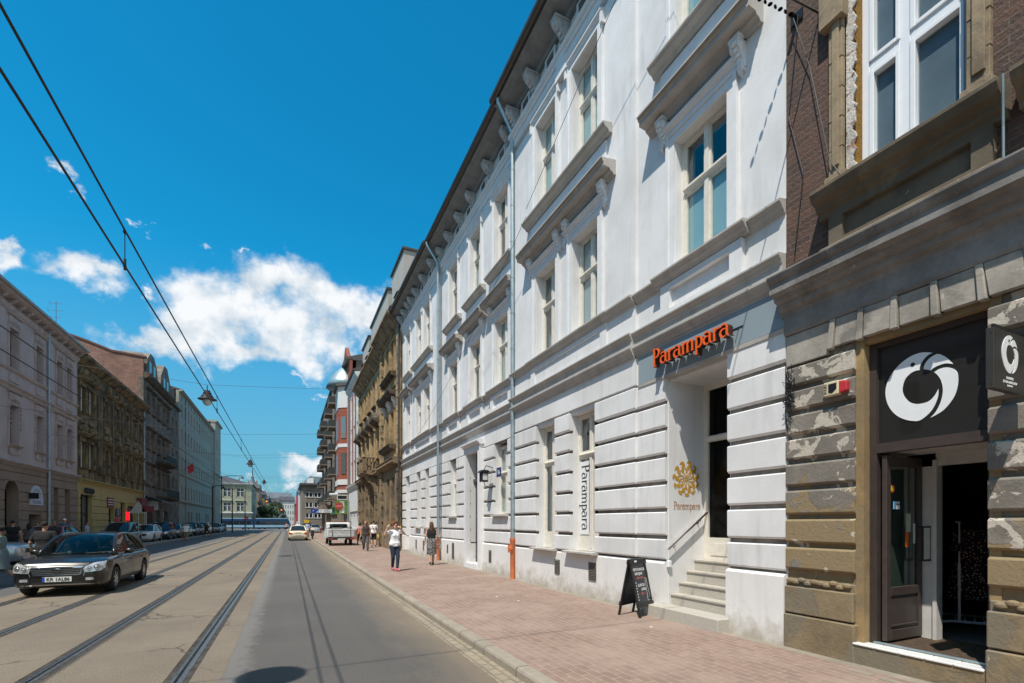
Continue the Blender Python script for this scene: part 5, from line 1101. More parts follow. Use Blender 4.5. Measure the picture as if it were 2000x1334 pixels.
# dark olive house with yellow ground floor
ol = root('olive_house', 'sooty olive-brown house with carved window frames and a yellow ground floor', 'building', (-14, 45.6, .12))
w2 = [(46.0, 47.1), (47.75, 48.85), (51.3, 52.3), (54.2, 55.2), (57.0, 58.0), (59.5, 60.4), (61.4, 62.2)]
op = [(a, c, 10.05, 12.05) for a, c in w2]+[(a, c, 5.9, 7.9) for a, c in w2]
k = MB(P); sheet(k, 45.56, 63.5, 5.0, 13.8, 0, -.4, op); k.build('upper_wall', M['olive_render'], ol)
og = [(46.0, 48.3, .5, 3.9), (52.2, 53.6, .12, 3.0), (55.5, 56.9, .12, 3.7), (57.6, 60.3, .9, 3.4), (61.0, 62.6, .12, 3.0)]
k = MB(P); sheet(k, 45.57, 63.48, .1, 5.0, 0, -.45, og); courses(k, 45.57, 63.46, [.3, .85, 1.4, 1.95, 2.5, 3.05, 3.6, 4.2], -.01, .06, og+[(46.0, 48.3, 3.6, 4.2)], .03, .03); k.build('rusticated_wall', M['yellow_render'], ol)
MB(P).extr([(-.05, 4.8), (.08, 4.8), (.12, 4.9), (.3, 5.0), (.3, 5.06), (-.05, 5.14)], 45.6, 63.4).build('cornice', M['yellow_render'], ol)
MB(P).box(45.6, 63.4, -12, -.7, .1, 13.9).build('building_core', M['room_dark'], ol)
k = MB(P); k.extr([(-.1, 13.6), (.1, 13.62), (.3, 13.8), (.5, 13.95), (.6, 14.0), (.62, 14.2), (-.1, 14.3)], 45.57, 63.6); k.build('eaves', M['olive_trim'], ol)
k = MB(P); k.extr([(.6, 14.15), (.62, 14.24), (-6, 16.6), (-12, 14.2)], 45.57, 63.5); k.build('roof', M['roof_sheet'], ol)
for i, (a, c) in enumerate(w2):
    window(P, ol, a, c, 10.05, 12.05, .2, .62, fm='white_frame'); window(P, ol, a, c, 5.9, 7.9, .2, .62, fm='white_frame')
    for z1, z0 in ((12.05, 10.05), (7.9, 5.9)):
        k = MB(P); architrave(k, a, c, z0, z1, .08, .18); k.extr([(-.02, z1+.35), (.25, z1+.4), (.42, z1+.55), (.42, z1+.62), (-.02, z1+.7)], a-.35, c+.35)
        for j in range(9): k.ball((a-.2+j*(c-a+.4)/8, .1+.05*(j % 2), z1+.9+.16*math.sin(j*2.1)), (.14, .12, .17), 6, 5)
        k.ball(((a+c)/2, .2, z1+1.0), (.28, .2, .3), 8, 6); k.ball((a-.25, .12, z1+.1), (.12, .12, .24), 6, 5); k.ball((c+.25, .12, z1+.1), (.12, .12, .24), 6, 5)
        k.box(a-.2, c+.2, -.02, .14, z0-.8, z0-.15)
        k.build('window_carving', M['olive_trim'], ol); sill(ol, P, a-.3, c+.3, z0, .28, .16, m='olive_trim')
for u in (49.8, 50.35, 53.3, 56.1, 58.8, 60.9, 62.9):
    k = MB(P); k.box(u-.22, u+.22, -.01, .12, 6.2, 12.6); k.box(u-.3, u+.3, -.01, .3, 5.7, 6.3); k.box(u-.3, u+.3, -.01, .2, 12.6, 13.0); k.build('pilaster', M['yellow_render'] if False else M['olive_trim'] if u > 63 else M['olive_render'], ol)
for a, c, z0, z1 in og: 
    o = MB(P).box(a, c, -.3, -.28, z0, z1).build('shop_window', M['window_glass_dark'], ol); k = MB(P); k.box(a, a+.08, -.28, -.2, z0, z1); k.box(c-.08, c, -.28, -.2, z0, z1); k.box((a+c)/2-.04, (a+c)/2+.04, -.28, -.2, z0, z1); k.box(a, c, -.28, -.2, (z0+z1)*.55, (z0+z1)*.55+.08); k.build('frame', M['black_metal'], o)
def boxsign(name, label, u0, u1, z0, z1, m_, txt=None, tm=None, w=.12, size=.3):
    r = root(name, label, 'sign', (-13.9, (u0+u1)/2, z0)); MB(P).box(u0, u1, .07, w, z0, z1).build('panel', m_, r)
    for i in range(3 if not txt and w == .12 and z1-z0 > .8 else 0): MB(P).box(u0+.15, u1-.15, w, w+.01, z0+.2+i*.22, z0+.25+i*.22).build('text_line', M['sign_white'], r)
    if txt: text_mesh(txt, size, P, (u0+u1)/2, w, (z0+z1)/2, .01, tm or M['sign_white'], r, name='lettering')
    return r
boxsign('shop_letters', 'dark raised letters above the tall shop window of the yellow ground floor', 46.3, 48.9, 3.86, 3.9, M['black_metal'])
r = root('shop_name', 'row of dark letters above the tall shop window of the yellow ground floor', 'sign', (-13.9, 47.6, 3.9)); text_mesh('PRIMO', .6, P, 47.6, .08, 4.2, .1, M['black_metal'], r, name='lettering')
boxsign('notice_board', 'dark red notice board with pale lines on the yellow ground floor', 51.7, 53.4, 3.1, 3.95, plain('dark_red', (.16, .02, .03), .6), None, None, .12, .4)
boxsign('pharmacy_sign', 'dark blue square sign with a white curl beside the grey shop door', 53.9, 55.0, 2.3, 3.0, plain('navy_panel', (.01, .02, .07), .5), '2', None, .14, .6)
boxsign('poster_panel', 'red and white poster panel under the dark blue square sign', 53.9, 55.0, 1.1, 2.2, M['sticker_red'], None, None, .13, .2)
boxsign('lit_sign', 'small glowing red sign in the arched doorway of the yellow ground floor', 57.0, 57.25, 2.0, 2.8, emis('red_glow', (.9, .01, .02), 1.1), None, None, .3)
boxsign('shop_board', 'brown board sign projecting over the last shop of the yellow ground floor', 60.6, 62.9, 3.4, 4.3, M['dark_red'], None, None, .5)
boxsign('shop_board', 'pale rectangular sign over the shop under the decayed building', 64.5, 67.5, 3.2, 4.2, M['sign_bluewhite'], None, M['ink_grey'], .5, .5)
drainpipe(ol, P, 63.3, .12, .2, 13.6, foot=None, r=.07)
# roof aerial on the pink house
k = MB(); k.tube([(-15, 45, 14), (-15, 45, 17.6)], .02, 5)
for z, l in ((17.4, .35), (16.9, .45), (16.4, .3)): k.tube([(-15-l, 45, z), (-15+l, 45, z+.05)], .013, 4); k.tube([(-15-l, 44.9, z+.12), (-15-l, 45.1, z-.12)], .01, 4)
tag(k.build('roof_aerial', M['vent_metal'], loc=(-15, 45, 15)), 'thin television aerial standing on the roofs left of the brick gable', 'aerial')
# tall decayed house with brick party wall and gables
dc = root('decayed_house', 'tall blackened tenement with balconies, two roof gables and an exposed brick side wall', 'building', (-14, 64, .12))
w2 = [65.2, 67.6, 70.2, 72.8, 75.0]; zs = [(2.0, 2.0), (5.9, 7.8), (9.9, 11.7), (14.0, 16.0)]
op = [(x-.5, x+.5, a, c) for x in w2 for a, c in zs[1:]]
k = MB(P); sheet(k, 63.5, 76.6, .1, 17.4, 0, -.4, op+[(64.4, 67.4, .2, 3.1), (69.2, 71, .2, 3.3), (72.5, 75.5, .6, 3.2)]); k.build('front_wall', M['decayed_render'], dc)
MB(P).box(63.9, 76.5, -12, -.7, .1, 17.4).build('building_core', M['room_dark'], dc)
k = MB(lambda u, w, z: (u, 63.55-w, z)); k.plate([(-14.02, 0), (-14.02, 19.4), (-16.7, 19.65), (-18.8, 20.4), (-21.5, 21.2), (-24, 20.4), (-26, 19), (-26, 0)], -.3, 0); k.build('party_wall', M['rough_brick'], dc)
k = MB(lambda u, w, z: (u, 63.55-w, z)); k.plate([(-13.8, 19.45), (-16.7, 19.7), (-18.8, 20.45), (-21.5, 21.25), (-21.5, 21.45), (-18.8, 20.65), (-16.7, 19.9), (-13.8, 19.65)], -.5, .08); k.build('wall_capping', M['roof_tile_red'], dc)
k = MB(P); k.extr([(-.05, 17.2), (.3, 17.35), (.6, 17.7), (.62, 17.9), (-.05, 17.95)], 63.5, 76.6); k.build('eaves', M['black_crust'], dc)
for a, c, zt in ((63.9, 69.2, 20.6), (70.2, 76.2, 21.2)):
    k = MB(P); k.plate([(a, 17.8), (c, 17.8), (c-.5, 19.6), ((a+c)/2+.8, zt), ((a+c)/2-.8, zt), (a+.5, 19.6)], -2.5, .15); d = k.build('gable', M['decayed_render'], dc)
    for x in ((a+c)/2-.9, (a+c)/2+.9): MB(P).box(x-.45, x+.45, .15, .17, 18.2, 19.6).build('pane', M['window_glass_dark'], d)
k = MB(P); k.extr([(.1, 17.9), (-6, 20.2), (-12, 17.9)], 63.9, 76.6); k.build('roof', M['roof_tile_red'], dc)
for a, c in zs[1:]:
    row(P, dc, w2, 1.0, a, c, 'white_frame', 'window_glass', sillm='black_crust', hoodm='black_crust', sur='decayed_render')
for a, c, z in ((69, 75, 8.6), (69.2, 76.4, 4.5)):
    k = MB(P); k.extr([(0, z), (.8, z+.1), (1.1, z+.25), (1.1, z+.35), (0, z+.4)], a, c); o = k.build('balcony', M['black_crust'], dc)
    k = MB(P); k.box(a, c, 1.02, 1.06, z+1.3, z+1.36)
    for i in range(int((c-a)/.15)): k.box(a+i*.15, a+i*.15+.03, 1.03, 1.05, z+.35, z+1.3)
    k.build('railing', M['black_metal'], o)
for a, c in ((64.4, 67.4), (69.2, 71), (72.5, 75.5)): MB(P).box(a, c, -.3, -.28, .2, 3.2).build('shop_window', M['window_glass_dark'], dc)
k = MB(P); k.extr([(0, 4.4), (1.6, 4.0), (1.6, 4.15), (0, 4.7)], 63.6, 68.4); k.build('canopy', M['black_metal'], dc)
nh = root('narrow_brick_house', 'narrow blackened brick house squeezed between the decayed tenement and the long pale block', 'building', (-14, 76.6, .12))
k = MB(P); sheet(k, 76.6, 82, .1, 17.5, .0, -.3, [(x-.5, x+.5, z, z+1.9) for x in (78, 80.3) for z in (5.9, 9.9, 14)]); k.build('wall', M['decayed_render'], nh); MB(P).box(76.62, 81.98, -12, -.6, .1, 17.5).build('building_core', M['room_dark'], nh)
k = MB(P); k.extr([(.4, 17.5), (.45, 17.7), (-5, 19), (-12, 17.5)], 76.6, 82); k.build('roof', M['roof_sheet'], nh); k = MB(P); k.plate([(77.2, 17.6), (81.5, 17.6), (81.5, 20.4), (77.2, 20.2)], -3, -.4); k.build('attic', M['rough_brick'], nh)
row(P, nh, (78, 80.3), 1, 5.9, 7.8, 'white_frame', 'window_glass'); row(P, nh, (78, 80.3), 1, 9.9, 11.8, 'white_frame', 'window_glass'); row(P, nh, (78, 80.3), 1, 14, 15.9, 'white_frame', 'window_glass')
# long pale block
lp = root('long_pale_block', 'long pale grey office block with rows of small windows reaching the junction', 'building', (-14, 82, .12))
xs = [84.3+i*2.55 for i in range(12)]; zr = [(5.2, 7.2), (9.3, 11.2), (13.6, 15.4), (17.2, 19.0)]
op = [(x-.45, x+.45, a, c) for x in xs for a, c in zr]+[(x-.3, x+.3, 19.6, 20.3) for x in xs]
k = MB(P); sheet(k, 82, 115.6, .1, 20.6, 0, -.35, op+[(x-.6, x+.6, 1.0, 3.4) for x in xs if int(x) % 2]); k.build('wall', M['stone_pale'], lp); MB(P).box(82.02, 115.5, -12, -.6, .1, 20.6).build('building_core', M['room_dark'], lp)
for a, c in zr:
    for x in xs: o = MB(P).box(x-.45, x+.45, -.2, -.17, a, c).build('window', M['window_glass_dark'], lp)
for z, w in ((4.6, .3), (8.6, .2), (20.4, .5)): k = MB(P); k.extr([(-.02, z), (w*.5, z+.05), (w, z+.2), (w, z+.3), (-.02, z+.35)], 82, 115.6); k.build('cornice', M['stone_pale'], lp)
MB(P).extr([(.5, 20.7), (-6, 22.5), (-12, 20.7)], 82, 115.6).build('roof', M['roof_sheet'], lp)
k = MB(P); sheet(k, 115.6, 124.5, .1, 22.6, .5, -.3, [(x-.4, x+.4, a, c) for x in (118, 121.5) for a, c in zr]); k.build('end_wall', M['stone_pale'], lp); MB(P).box(115.62, 124.4, -12, -.2, .1, 22.6).build('end_core', M['room_dark'], lp)
k = MB(P); k.extr([(.4, 22.4), (.9, 22.6), (.9, 22.85), (-11, 23)], 115.5, 124.6); k.build('end_cornice', M['stone_pale'], lp); k = MB(P); k.extr([(.4, 11.5), (.8, 11.7), (.8, 11.9), (.4, 11.95)], 115.5, 124.6); k.build('end_cornice', M['stone_pale'], lp)
drainpipe(lp, P, 87, .12, .2, 20.2, foot=None, r=.08); drainpipe(lp, P, 114.5, .12, .2, 20.2, foot=None, r=.08)
fl = root('flag', 'small white and red flag on a slanted pole on the pale block', 'flag', (-13.9, 84.3, 9.5)); k = MB(P); k.tube([(84.3, 0, 9.3), (84.3, 1.4, 10.6)], .03, 5); k.build('flag_pole', M['vent_metal'], fl)
k = MB(P); k.add([(84.3, .6, 9.95), (84.3, 1.4, 10.5), (84.35, 1.45, 9.4), (84.35, .8, 8.9)], [(0, 1, 2, 3)]); k.build('flag_cloth', M['sticker_red'], fl, recalc=False)

# ------------------------------------------------------------ beyond the junction
PF = FF(160)
gn = root('green_corner_house', 'pale green two-storey corner palace with a dark hipped roof behind the blue tram', 'building', (-14, 160, 0))
ops = [(x, x+1.7, z, z+2.2) for x in (-19.5, -16.6, -13.3) for z in (5.2, 9.4)]
k = MB(PF); sheet(k, -24, -9.6, 0, 12.9, 0, -.3, ops); k.build('front_wall', M['green_render'], gn)
k = MB(FL(-9.6)); sheet(k, 160.31, 185, 0, 12.9, 0, -.3, [(x, x+1.5, z, z+2.2) for x in (163, 167, 171, 175, 179) for z in (5.2, 9.4)]); k.build('side_wall', M['green_render'], gn)
MB().box(-24, -10, 160.5, 185, 0, 12.8).build('building_core', M['room_dark'], gn)
for a, c, z0, z1 in ops:
    o = MB(PF).box(a, c, -.25, -.2, z0, z1).build('window', M['window_glass_dark'], gn); k = MB(PF); k.box((a+c)/2-.07, (a+c)/2+.07, -.2, -.1, z0, z1); k.box(a, c, -.2, -.1, z0+1.4, z0+1.52); k.build('frame', M['white_frame'], o)
    k = MB(PF); architrave(k, a, c, z0, z1, .1, .25); k.extr([(0, z1+.6), (.4, z1+.8), (0, z1+.95)], a-.5, c+.5); k.build('window_surround', M['green_render'], gn)
for z in (4.2, 12.6): k = MB(PF); k.extr([(0, z), (.4, z+.2), (.5, z+.5), (0, z+.6)], -24, -9.2); k.build('cornice', M['pale_render'], gn)
k = MB(); k.add([(-24.5, 159.4, 13), (-9.1, 159.4, 13), (-9.1, 186, 13), (-24.5, 186, 13), (-17, 166, 15.6), (-17, 180, 15.6)], [(0, 1, 4), (1, 2, 5, 4), (2, 3, 5), (3, 0, 4, 5), (0, 1, 2, 3)]); k.build('roof', M['roof_sheet'], gn)
def farhouse(label, x0, x1, y, z, m_, depth=14, name='far_house', rows=3, cols=2, rm='roof_sheet', side=None):
    r = root(name, label, 'building', ((x0+x1)/2, y, 0)); P_ = FF(y)
    zz = [(2.8+i*(z-3.4)/rows, 2.8+i*(z-3.4)/rows+(z-3.4)/rows*.55) for i in range(rows)]; st = (x1-x0)/cols
    ops = [(x0+st*(i+.3), x0+st*(i+.7), a, c) for i in range(cols) for a, c in zz]
    k = MB(P_); sheet(k, x0, x1, 0, z, 0, -.3, ops); k.build('wall', M[m_], r); k = MB(P_); k.box(x0+.02, x1-.02, -depth, -.4, 0, z-.02); k.build('building_core', M[m_], r)
    for o in ops: MB(P_).box(o[0], o[1], -.25, -.2, o[2], o[3]).build('window', M['window_glass_dark'], r)
    k = MB(P_); k.extr([(.4, z), (.4, z+.2), (-depth/2, z+2.2), (-depth, z)], x0-.2, x1+.2); k.build('roof', M[rm], r)
    if side:
        k = MB(FL(x1)); zo = [(y+2+j*3, y+3.2+j*3, a, c) for j in range(int(depth/3)-1) for a, c in zz]; k2 = MB(FL(x1+.03)); sheet(k, y, y+depth, 0, z, .02, -.01, []); k.build('side_wall', M[m_], r)
        for o in zo: MB(FL(x1)).box(o[0], o[1], .02, .05, o[2], o[3]).build('window', M['window_glass_dark'], r)
    return r
farhouse('brown house just right of the pale green corner palace', -14, -9.0, 188, 13.5, 'brown_render', 20, side=1)
farhouse('dark narrow house left of the far trees', -13, -8.2, 210, 12.5, 'decayed_render', 16, side=1)
farhouse('grey house with a light side wall beyond the dark narrow house', -12, -7.4, 228, 11.5, 'stone_pale', 16, side=1)
farhouse('pale three-storey building with a row of light windows closing the street', -3.2, 2.6, 236, 11.4, 'pale_render', 10, rows=3, cols=6)
farhouse('slim pale blue house left of the grey corner house', 3.4, 6, 190, 12.4, 'pale_render', 40, rows=4, cols=1)
farhouse('dark slate-roofed house behind the trees', -9.0, -3.4, 232, 10.5, 'stone_pale', 10, rows=3, cols=4)
farhouse('small brown house between the pale blue house and the grey corner house', 3.6, 9, 150, 10.2, 'brown_render', 12, rows=3, cols=2)
rbn = MB(FF(188)); rbn.box(2.7, 3.3, 0, .3, 2.2, 11.2); tag(rbn.build('vertical_banner', M['sticker_red'], loc=(3, 188, 3)), 'tall narrow red banner hanging in the far street gap', 'banner')
# church: long slate nave roof, crowned spire
ch = root('church', 'great church with a long slate roof and crowned needle spire, end of street', 'church', (-8, 262, 0))
k = MB(FF(262)); k.box(-13.5, 4.0, -12, 0, 0, 11.5); k.build('nave_wall', M['rough_brick'], ch)
k = MB(FF(262)); k.add([(-16, .5, 11), (4.8, .5, 11), (4.8, -14, 11), (-16, -14, 11), (-14, -6, 16.9), (1.4, -6, 16.9)], [(0, 1, 5, 4), (1, 2, 5), (2, 3, 4, 5), (3, 0, 4), (0, 1, 2, 3)]); k.build('nave_roof', plain('slate', (.10, .12, .15), .7), ch)
for i in range(9): k = MB(FF(262)); k.box(-12+i*1.8, -11+i*1.8, 0, .1, 6, 10); k.build('tall_window', M['window_glass_dark'], ch)
k = MB(); k.box(-17.6, -13.9, 268, 272, 0, 20.6)
for a, b_ in ((-17.6, 268), (-13.9, 268), (-17.6, 272), (-13.9, 272)): k.cyl((a, b_, 19), (a, b_, 23.2), .5, .02, 6)
k.build('tower', M['rough_brick'], ch); k = MB(); k.lathe((-15.75, 270, 20.6), [(1.9, 0), (1.2, 1.4), (.9, 2.2), (.5, 3.5), (.7, 3.6), (.3, 4.2), (.25, 6.2), (.04, 9.4)], 8); k.build('spire', M['slate'], ch)
k = MB(); k.box(-22.4, -20.6, 268, 270, 0, 20); k.lathe((-21.5, 269, 20), [(1.0, 0), (.9, .8), (.3, 1.6), (.4, 2.2), (.05, 4.4)], 8); tag(k.build('small_tower', M['slate'], loc=(-21.5, 269, 0)), 'small second church turret left of the crowned spire', 'tower')
# ------------------------------------------------------------ vehicles
from mathutils.bvhtree import BVHTree
def lerp(T, x):
    if x <= T[0][0]: return T[0][1]
    for (a, b), (c, d) in zip(T, T[1:]):
        if x <= c:
            t = (x-a)/(c-a); t = t*t*(3-2*t)*.5+t*.5; return b+(d-b)*t
    return T[-1][1]
def paint(name, c, rough=.4, metal=.15):
    m = plain(name, c, rough, metal, .04, 3, obj=True, coat=.5); return m
paint('paint_charcoal', (.010, .0095, .009), .28, 0); paint('paint_cream', (.72, .64, .46), .3, 0); paint('paint_white', (.66, .68, .70), .3, 0); paint('paint_silver', (.42, .45, .48), .28, .7)
paint('paint_navy', (.012, .022, .05)); paint('paint_dkred', (.20, .015, .02)); paint('paint_black', (.012, .012, .014)); paint('paint_green', (.02, .05, .04)); paint('paint_grey', (.14, .15, .16), .28, .6)
glass('car_glass', (.62, .68, .68), .0, .005, wav=0, gtint=(.75, .75, .75)); glass('car_glass_dark', (.02, .025, .03), .03, .01, False, wav=0, gtint=(.7, .7, .7))
plain('tyre_rubber', (.018, .018, .018), .85, 0, .2); plain('alloy', (.45, .45, .45), .25, .9, .05); plain('trim_black', (.015, .015, .016), .55); plain('lamp_clear', (.58, .60, .62), .1, .45, .1, 12)
plain('reflector', (.35, .35, .36), .3, .8); plain('lamp_red', (.50, .015, .015), .15, 0, .1, coat=1); plain('lamp_orange', (.7, .25, .02), .2, 0, .1); plain('plate_white', (.72, .72, .70), .5, 0, .02); plain('seat_cloth', (.05, .05, .055), .9); plain('plate_bluebar', (.02, .07, .4), .5)
def car(label, L=4.65, Wd=1.78, kind='sedan', mat='paint_charcoal', near=False, group=None, gl='car_glass_dark', name='parked_car'):
    H = L/2; hw = Wd/2; r0 = root(name, label, 'car', (0, 0, 0), group)
    zr = {'sedan': 1.47, 'hatch': 1.47, 'mpv': 1.68, 'pickup': 1.6}[kind]
    belt = .94 if kind != 'mpv' else .98
    a0, a1 = -H+1.18, -H+1.95            # windscreen foot and head
    a2, a3 = {'sedan': (H-1.35, H-.62), 'hatch': (H-.75, H-.12), 'mpv': (H-.5, H-.1), 'pickup': (-H+2.6, -H+2.75)}[kind]
    if kind == 'mpv': a0, a1 = -H+.85, -H+1.7
    zt = [(-H, .72), (-H+.07, .83), (-H+.45, .91), (a0, belt+.02), (a1, belt+.02), (a2, belt+.02), (a3, belt+.05), (H-.1, belt-.0 if kind == 'sedan' else belt), (H, belt-.12)]
    zsd = [(-H, .66), (-H+.10, .77), (-H+.6, .85), (a0+.1, belt-.05), (a3, belt-.02), (H-.1, belt-.08), (H, belt-.2)]
    hwf = [(-H, hw*.72), (-H+.05, hw*.85), (-H+.15, hw*.92), (-H+.32, hw*.965), (-H+.6, hw*.985), (0, hw), (H-.6, hw*.985), (H-.15, hw*.92), (H, hw*.78)]
    zb = [(-H, .30), (-H+.1, .22), (-H+.4, .19), (H-.4, .21), (H-.1, .27), (H, .36)]
    n = 44; vs = []; ns = 0
    for i in range(n+1):
        t = i/n; y = -H+L*(.5-.5*math.cos(math.pi*t)) if True else 0
        w, b, s, z = lerp(hwf, y), lerp(zb, y), lerp(zsd, y), lerp(zt, y); m = (b+s)/2
        half = [(0, b), (w*.78, b), (w*.93, b+.03), (w*.985, b+.14), (w, m-.02), (w*.998, m+.1), (w*.98, s-.06), (w*.955, s-.015), (w*.90, s+(z-s)*.35), (w*.72, s+(z-s)*.78), (w*.4, z-.008), (0, z)]
        ring = [(x, y, q) for x, q in half]+[(-x, y, q) for x, q in half[-2:0:-1]]; ns = len(ring); vs += ring
    fs = [(i*ns+k, i*ns+(k+1) % ns, (i+1)*ns+(k+1) % ns, (i+1)*ns+k) for i in range(n) for k in range(ns)]+[tuple(range(ns)), tuple(range((n+1)*ns-1, n*ns-1, -1))]
    b = MB(); b.add(vs, fs); body = b.build('body', M[mat], r0, smooth=.75)
    bm_ = bmesh.new(); bm_.from_mesh(body.data); bvh = BVHTree.FromBMesh(bm_); bm_.free()
    wy = (-H+.86, -H+.86+(2.7 if L > 4.4 else 2.5)*(L/4.65 if L > 4.4 else 1)); wr = .32
    # wheel arches
    for y in wy:
        for s in (-1, 1):
            c = MB(); c.cyl((s*(hw+.2), y, wr+.01), (s*(hw-.25), y, wr+.01), wr+.055, n=28); co = c.build('cutter', M['trim_black'])
            md = body.modifiers.new('b', 'BOOLEAN'); md.object = co; md.operation = 'DIFFERENCE'; md.solver = 'EXACT'
    dg = bpy.context.evaluated_depsgraph_get(); dg.update(); me = bpy.data.meshes.new_from_object(body.evaluated_get(dg))
    body.modifiers.clear(); body.data = me; me.materials.clear(); me.materials.append(M[mat]); autosm(body, .6)
    for o in [o for o in COL.objects if o.name.startswith('cutter')]: bpy.data.objects.remove(o)
    for y in wy:
        for s in (-1, 1):
            t = MB(); x1 = s*(hw-.005); x0 = s*(hw-.21)
            t.lathe((x0, y, wr), [(.20, 0), (wr-.02, 0), (wr, s*.03), (wr, s*.17), (wr-.025, s*.2), (.215, s*.205), (.2, s*.19)], 26, 'x', False); wh = t.build('wheel', M['tyre_rubber'], r0, smooth=.6)
            q = MB(); xo = x1-s*.02
            q.lathe((xo, y, wr), [(.001, -s*.06), (.215, -s*.06), (.215, 0), (.198, 0), (.19, -s*.04), (.001, -s*.045)], 24, 'x')
            ns_ = 7
            for j in range(ns_):
                a = 2*math.pi*j/ns_; ca_, sa_ = math.cos(a), math.sin(a)
                q.add([(xo+dx, y+ca_*rr-sa_*ww, wr+sa_*rr+ca_*ww) for rr, w1 in ((.03, .022), (.2, .026)) for ww in (-w1, w1) for dx in (-s*.035, s*.004)], [(0, 2, 6, 4), (1, 3, 7, 5), (0, 1, 5, 4), (2, 3, 7, 6), (0, 1, 3, 2), (4, 5, 7, 6)])
            q.lathe((xo, y, wr), [(.001, .01*s), (.05, 0), (.05, -s*.04)], 12, 'x'); q.build('rim', M['alloy'], wh, smooth=.5)
    # greenhouse
    hb, hr = hw*.90, hw*.66
    P4 = [(a0, belt+.0, hb*.93), (a1, zr-.06, hr), ((a1+a2)/2, zr, hr*1.01), (a2, zr-.05, hr*.98), (a3, belt+.04, hb*.92)]
    def grid(p, q, nm, m_, par=r0, off=0.0, xs=(-1, 1), crown=.05, rows=8, sag=.055):
        g = MB(); vs = []; cols = 8
        for i in range(rows+1):
            t = i/rows; y = p[0]+(q[0]-p[0])*t; z = p[1]+(q[1]-p[1])*t+sag*math.sin(math.pi*t); w = p[2]+(q[2]-p[2])*t
            for j in range(cols+1):
                u = xs[0]+(xs[1]-xs[0])*j/cols; vs.append((u*w, y-(0.10 if z < zr-.08 and p is P4[0] else 0)*(1-u*u)*(1-t*.5), z+crown*(1-u*u)+off))
        fs = [(i*(cols+1)+j, i*(cols+1)+j+1, (i+1)*(cols+1)+j+1, (i+1)*(cols+1)+j) for i in range(rows) for j in range(cols)]
        m = len(vs); vs2 = [(a, b_, c-.012) for a, b_, c in vs]
        bd = [j for j in range(cols)]+[i*(cols+1)+cols for i in range(rows)]+[rows*(cols+1)+j for j in range(cols, 0, -1)]+[i*(cols+1) for i in range(rows, 0, -1)]
        g.add(vs+vs2, fs+[tuple(k+m for k in f[::-1]) for f in fs]+[(bd[i], bd[(i+1) % len(bd)], bd[(i+1) % len(bd)]+m, bd[i]+m) for i in range(len(bd))]); return g.build(nm, M[m_], par, smooth=.8)
    rf = grid(P4[1], P4[2], 'roof', mat, sag=.02); grid(P4[2], P4[3], 'roof', mat, sag=.02)
    grid(P4[0], P4[1], 'windscreen', gl); grid(P4[3], P4[4], 'rear_window', gl)
    for s in (-1, 1):
        edge = [(s*p[2], p[0], p[1]) for p in P4]; k = MB()
        ed2 = []
        for (e0_, e1_) in zip(edge, edge[1:]):
            for q_ in range(5): t_ = q_/5; v_ = Vector(e0_).lerp(Vector(e1_), t_); v_.z += .05*math.sin(math.pi*t_)*(1 if abs(e0_[2]-e1_[2]) > .2 else .4); ed2.append(v_)
        ed2.append(Vector(edge[-1])); k.tube(ed2, [.045]*5+[.035]*5+[.034]*5+[.045+.006*j for j in range(6)], 8); k.build('pillar', M[mat], r0, smooth=True)
        # side glass as one thin sheet between belt and roof rail, and a dark door post
        low = [(s*hb*1.0, a0+.05, belt-.02), (s*hb, (a0+a2)/2, belt-.01), (s*hb, a3-.12, belt+.0)]; top = [(s*hr*1.02, a1+.03, zr-.07), (s*hr*1.03, (a1+a2)/2, zr-.02), (s*hr*1.0, a2-.03, zr-.06)]
        g = MB(); v = [tuple(Vector(p)) for p in low+top]; v2 = [(x-s*.012, y, z) for x, y, z in v]
        g.add(v+v2, [(0, 1, 4, 3), (1, 2, 5, 4), (6, 9, 10, 7), (7, 10, 11, 8), (0, 3, 9, 6), (2, 8, 11, 5), (0, 6, 7, 1), (1, 7, 8, 2), (3, 4, 10, 9), (4, 5, 11, 10)]); g.build('side_window', M[gl], r0)
        for yb, yt in (((a0+a2)/2+.12, (a1+a2)/2-.02), (a3-.45, a2-.30)):
            k = MB(); k.tube([(s*hb*.995, yb, belt-.02), (s*hr*1.02, yt, zr-.04)], .028, 6); k.build('door_post', M['trim_black'], r0)
        k = MB(); k.tube([(s*hb*1.02, a0+.1, belt-.01), (s*(hb+.012), 0, belt+.0), (s*hb*1.0, a3-.05, belt+.03)], .010, 5); k.build('window_trim', M['alloy'] if near else M['trim_black'], r0)
        k = MB(); k.ball((s*(hw+.07), a0+.48, belt+.06), (.11, .06, .075), 12, 8); k.tube([(s*(hw-.05), a0+.5, belt), (s*(hw+.03), a0+.49, belt+.04)], .02, 6); k.build('wing_mirror', M[mat], r0, smooth=True)
    # decals wrapped on the body
    def wrap(mb2, nm, m_, par, d=.004, thick=True, axis='f', smooth=False):
        """mb2 vertices are (a, depth, z): a = x for front/rear, y for sides; depth is the height above the skin"""
        out = []
        for a, dep, z in mb2.v:
            if axis in 'fr':
                sg_ = -1 if axis == 'f' else 1; h, nn, _, _ = bvh.ray_cast(Vector((a, sg_*6, z)), Vector((0, -sg_, 0)))
            else:
                sg_ = 1 if axis == 'R' else -1; h, nn, _, _ = bvh.ray_cast(Vector((sg_*4, a, z)), Vector((-sg_, 0, 0)))
            if h is None: h = Vector((a, sg_*H*.98, z)) if axis in 'fr' else Vector((sg_*hw, a, z)); nn = Vector((0, sg_, 0)) if axis in 'fr' else Vector((sg_, 0, 0))
            if nn.dot(Vector((0, -1 if axis == 'f' else 1, 0)) if axis in 'fr' else Vector((sg_, 0, 0))) < 0: nn = -nn
            out.append(tuple(h+nn*(dep+d)))
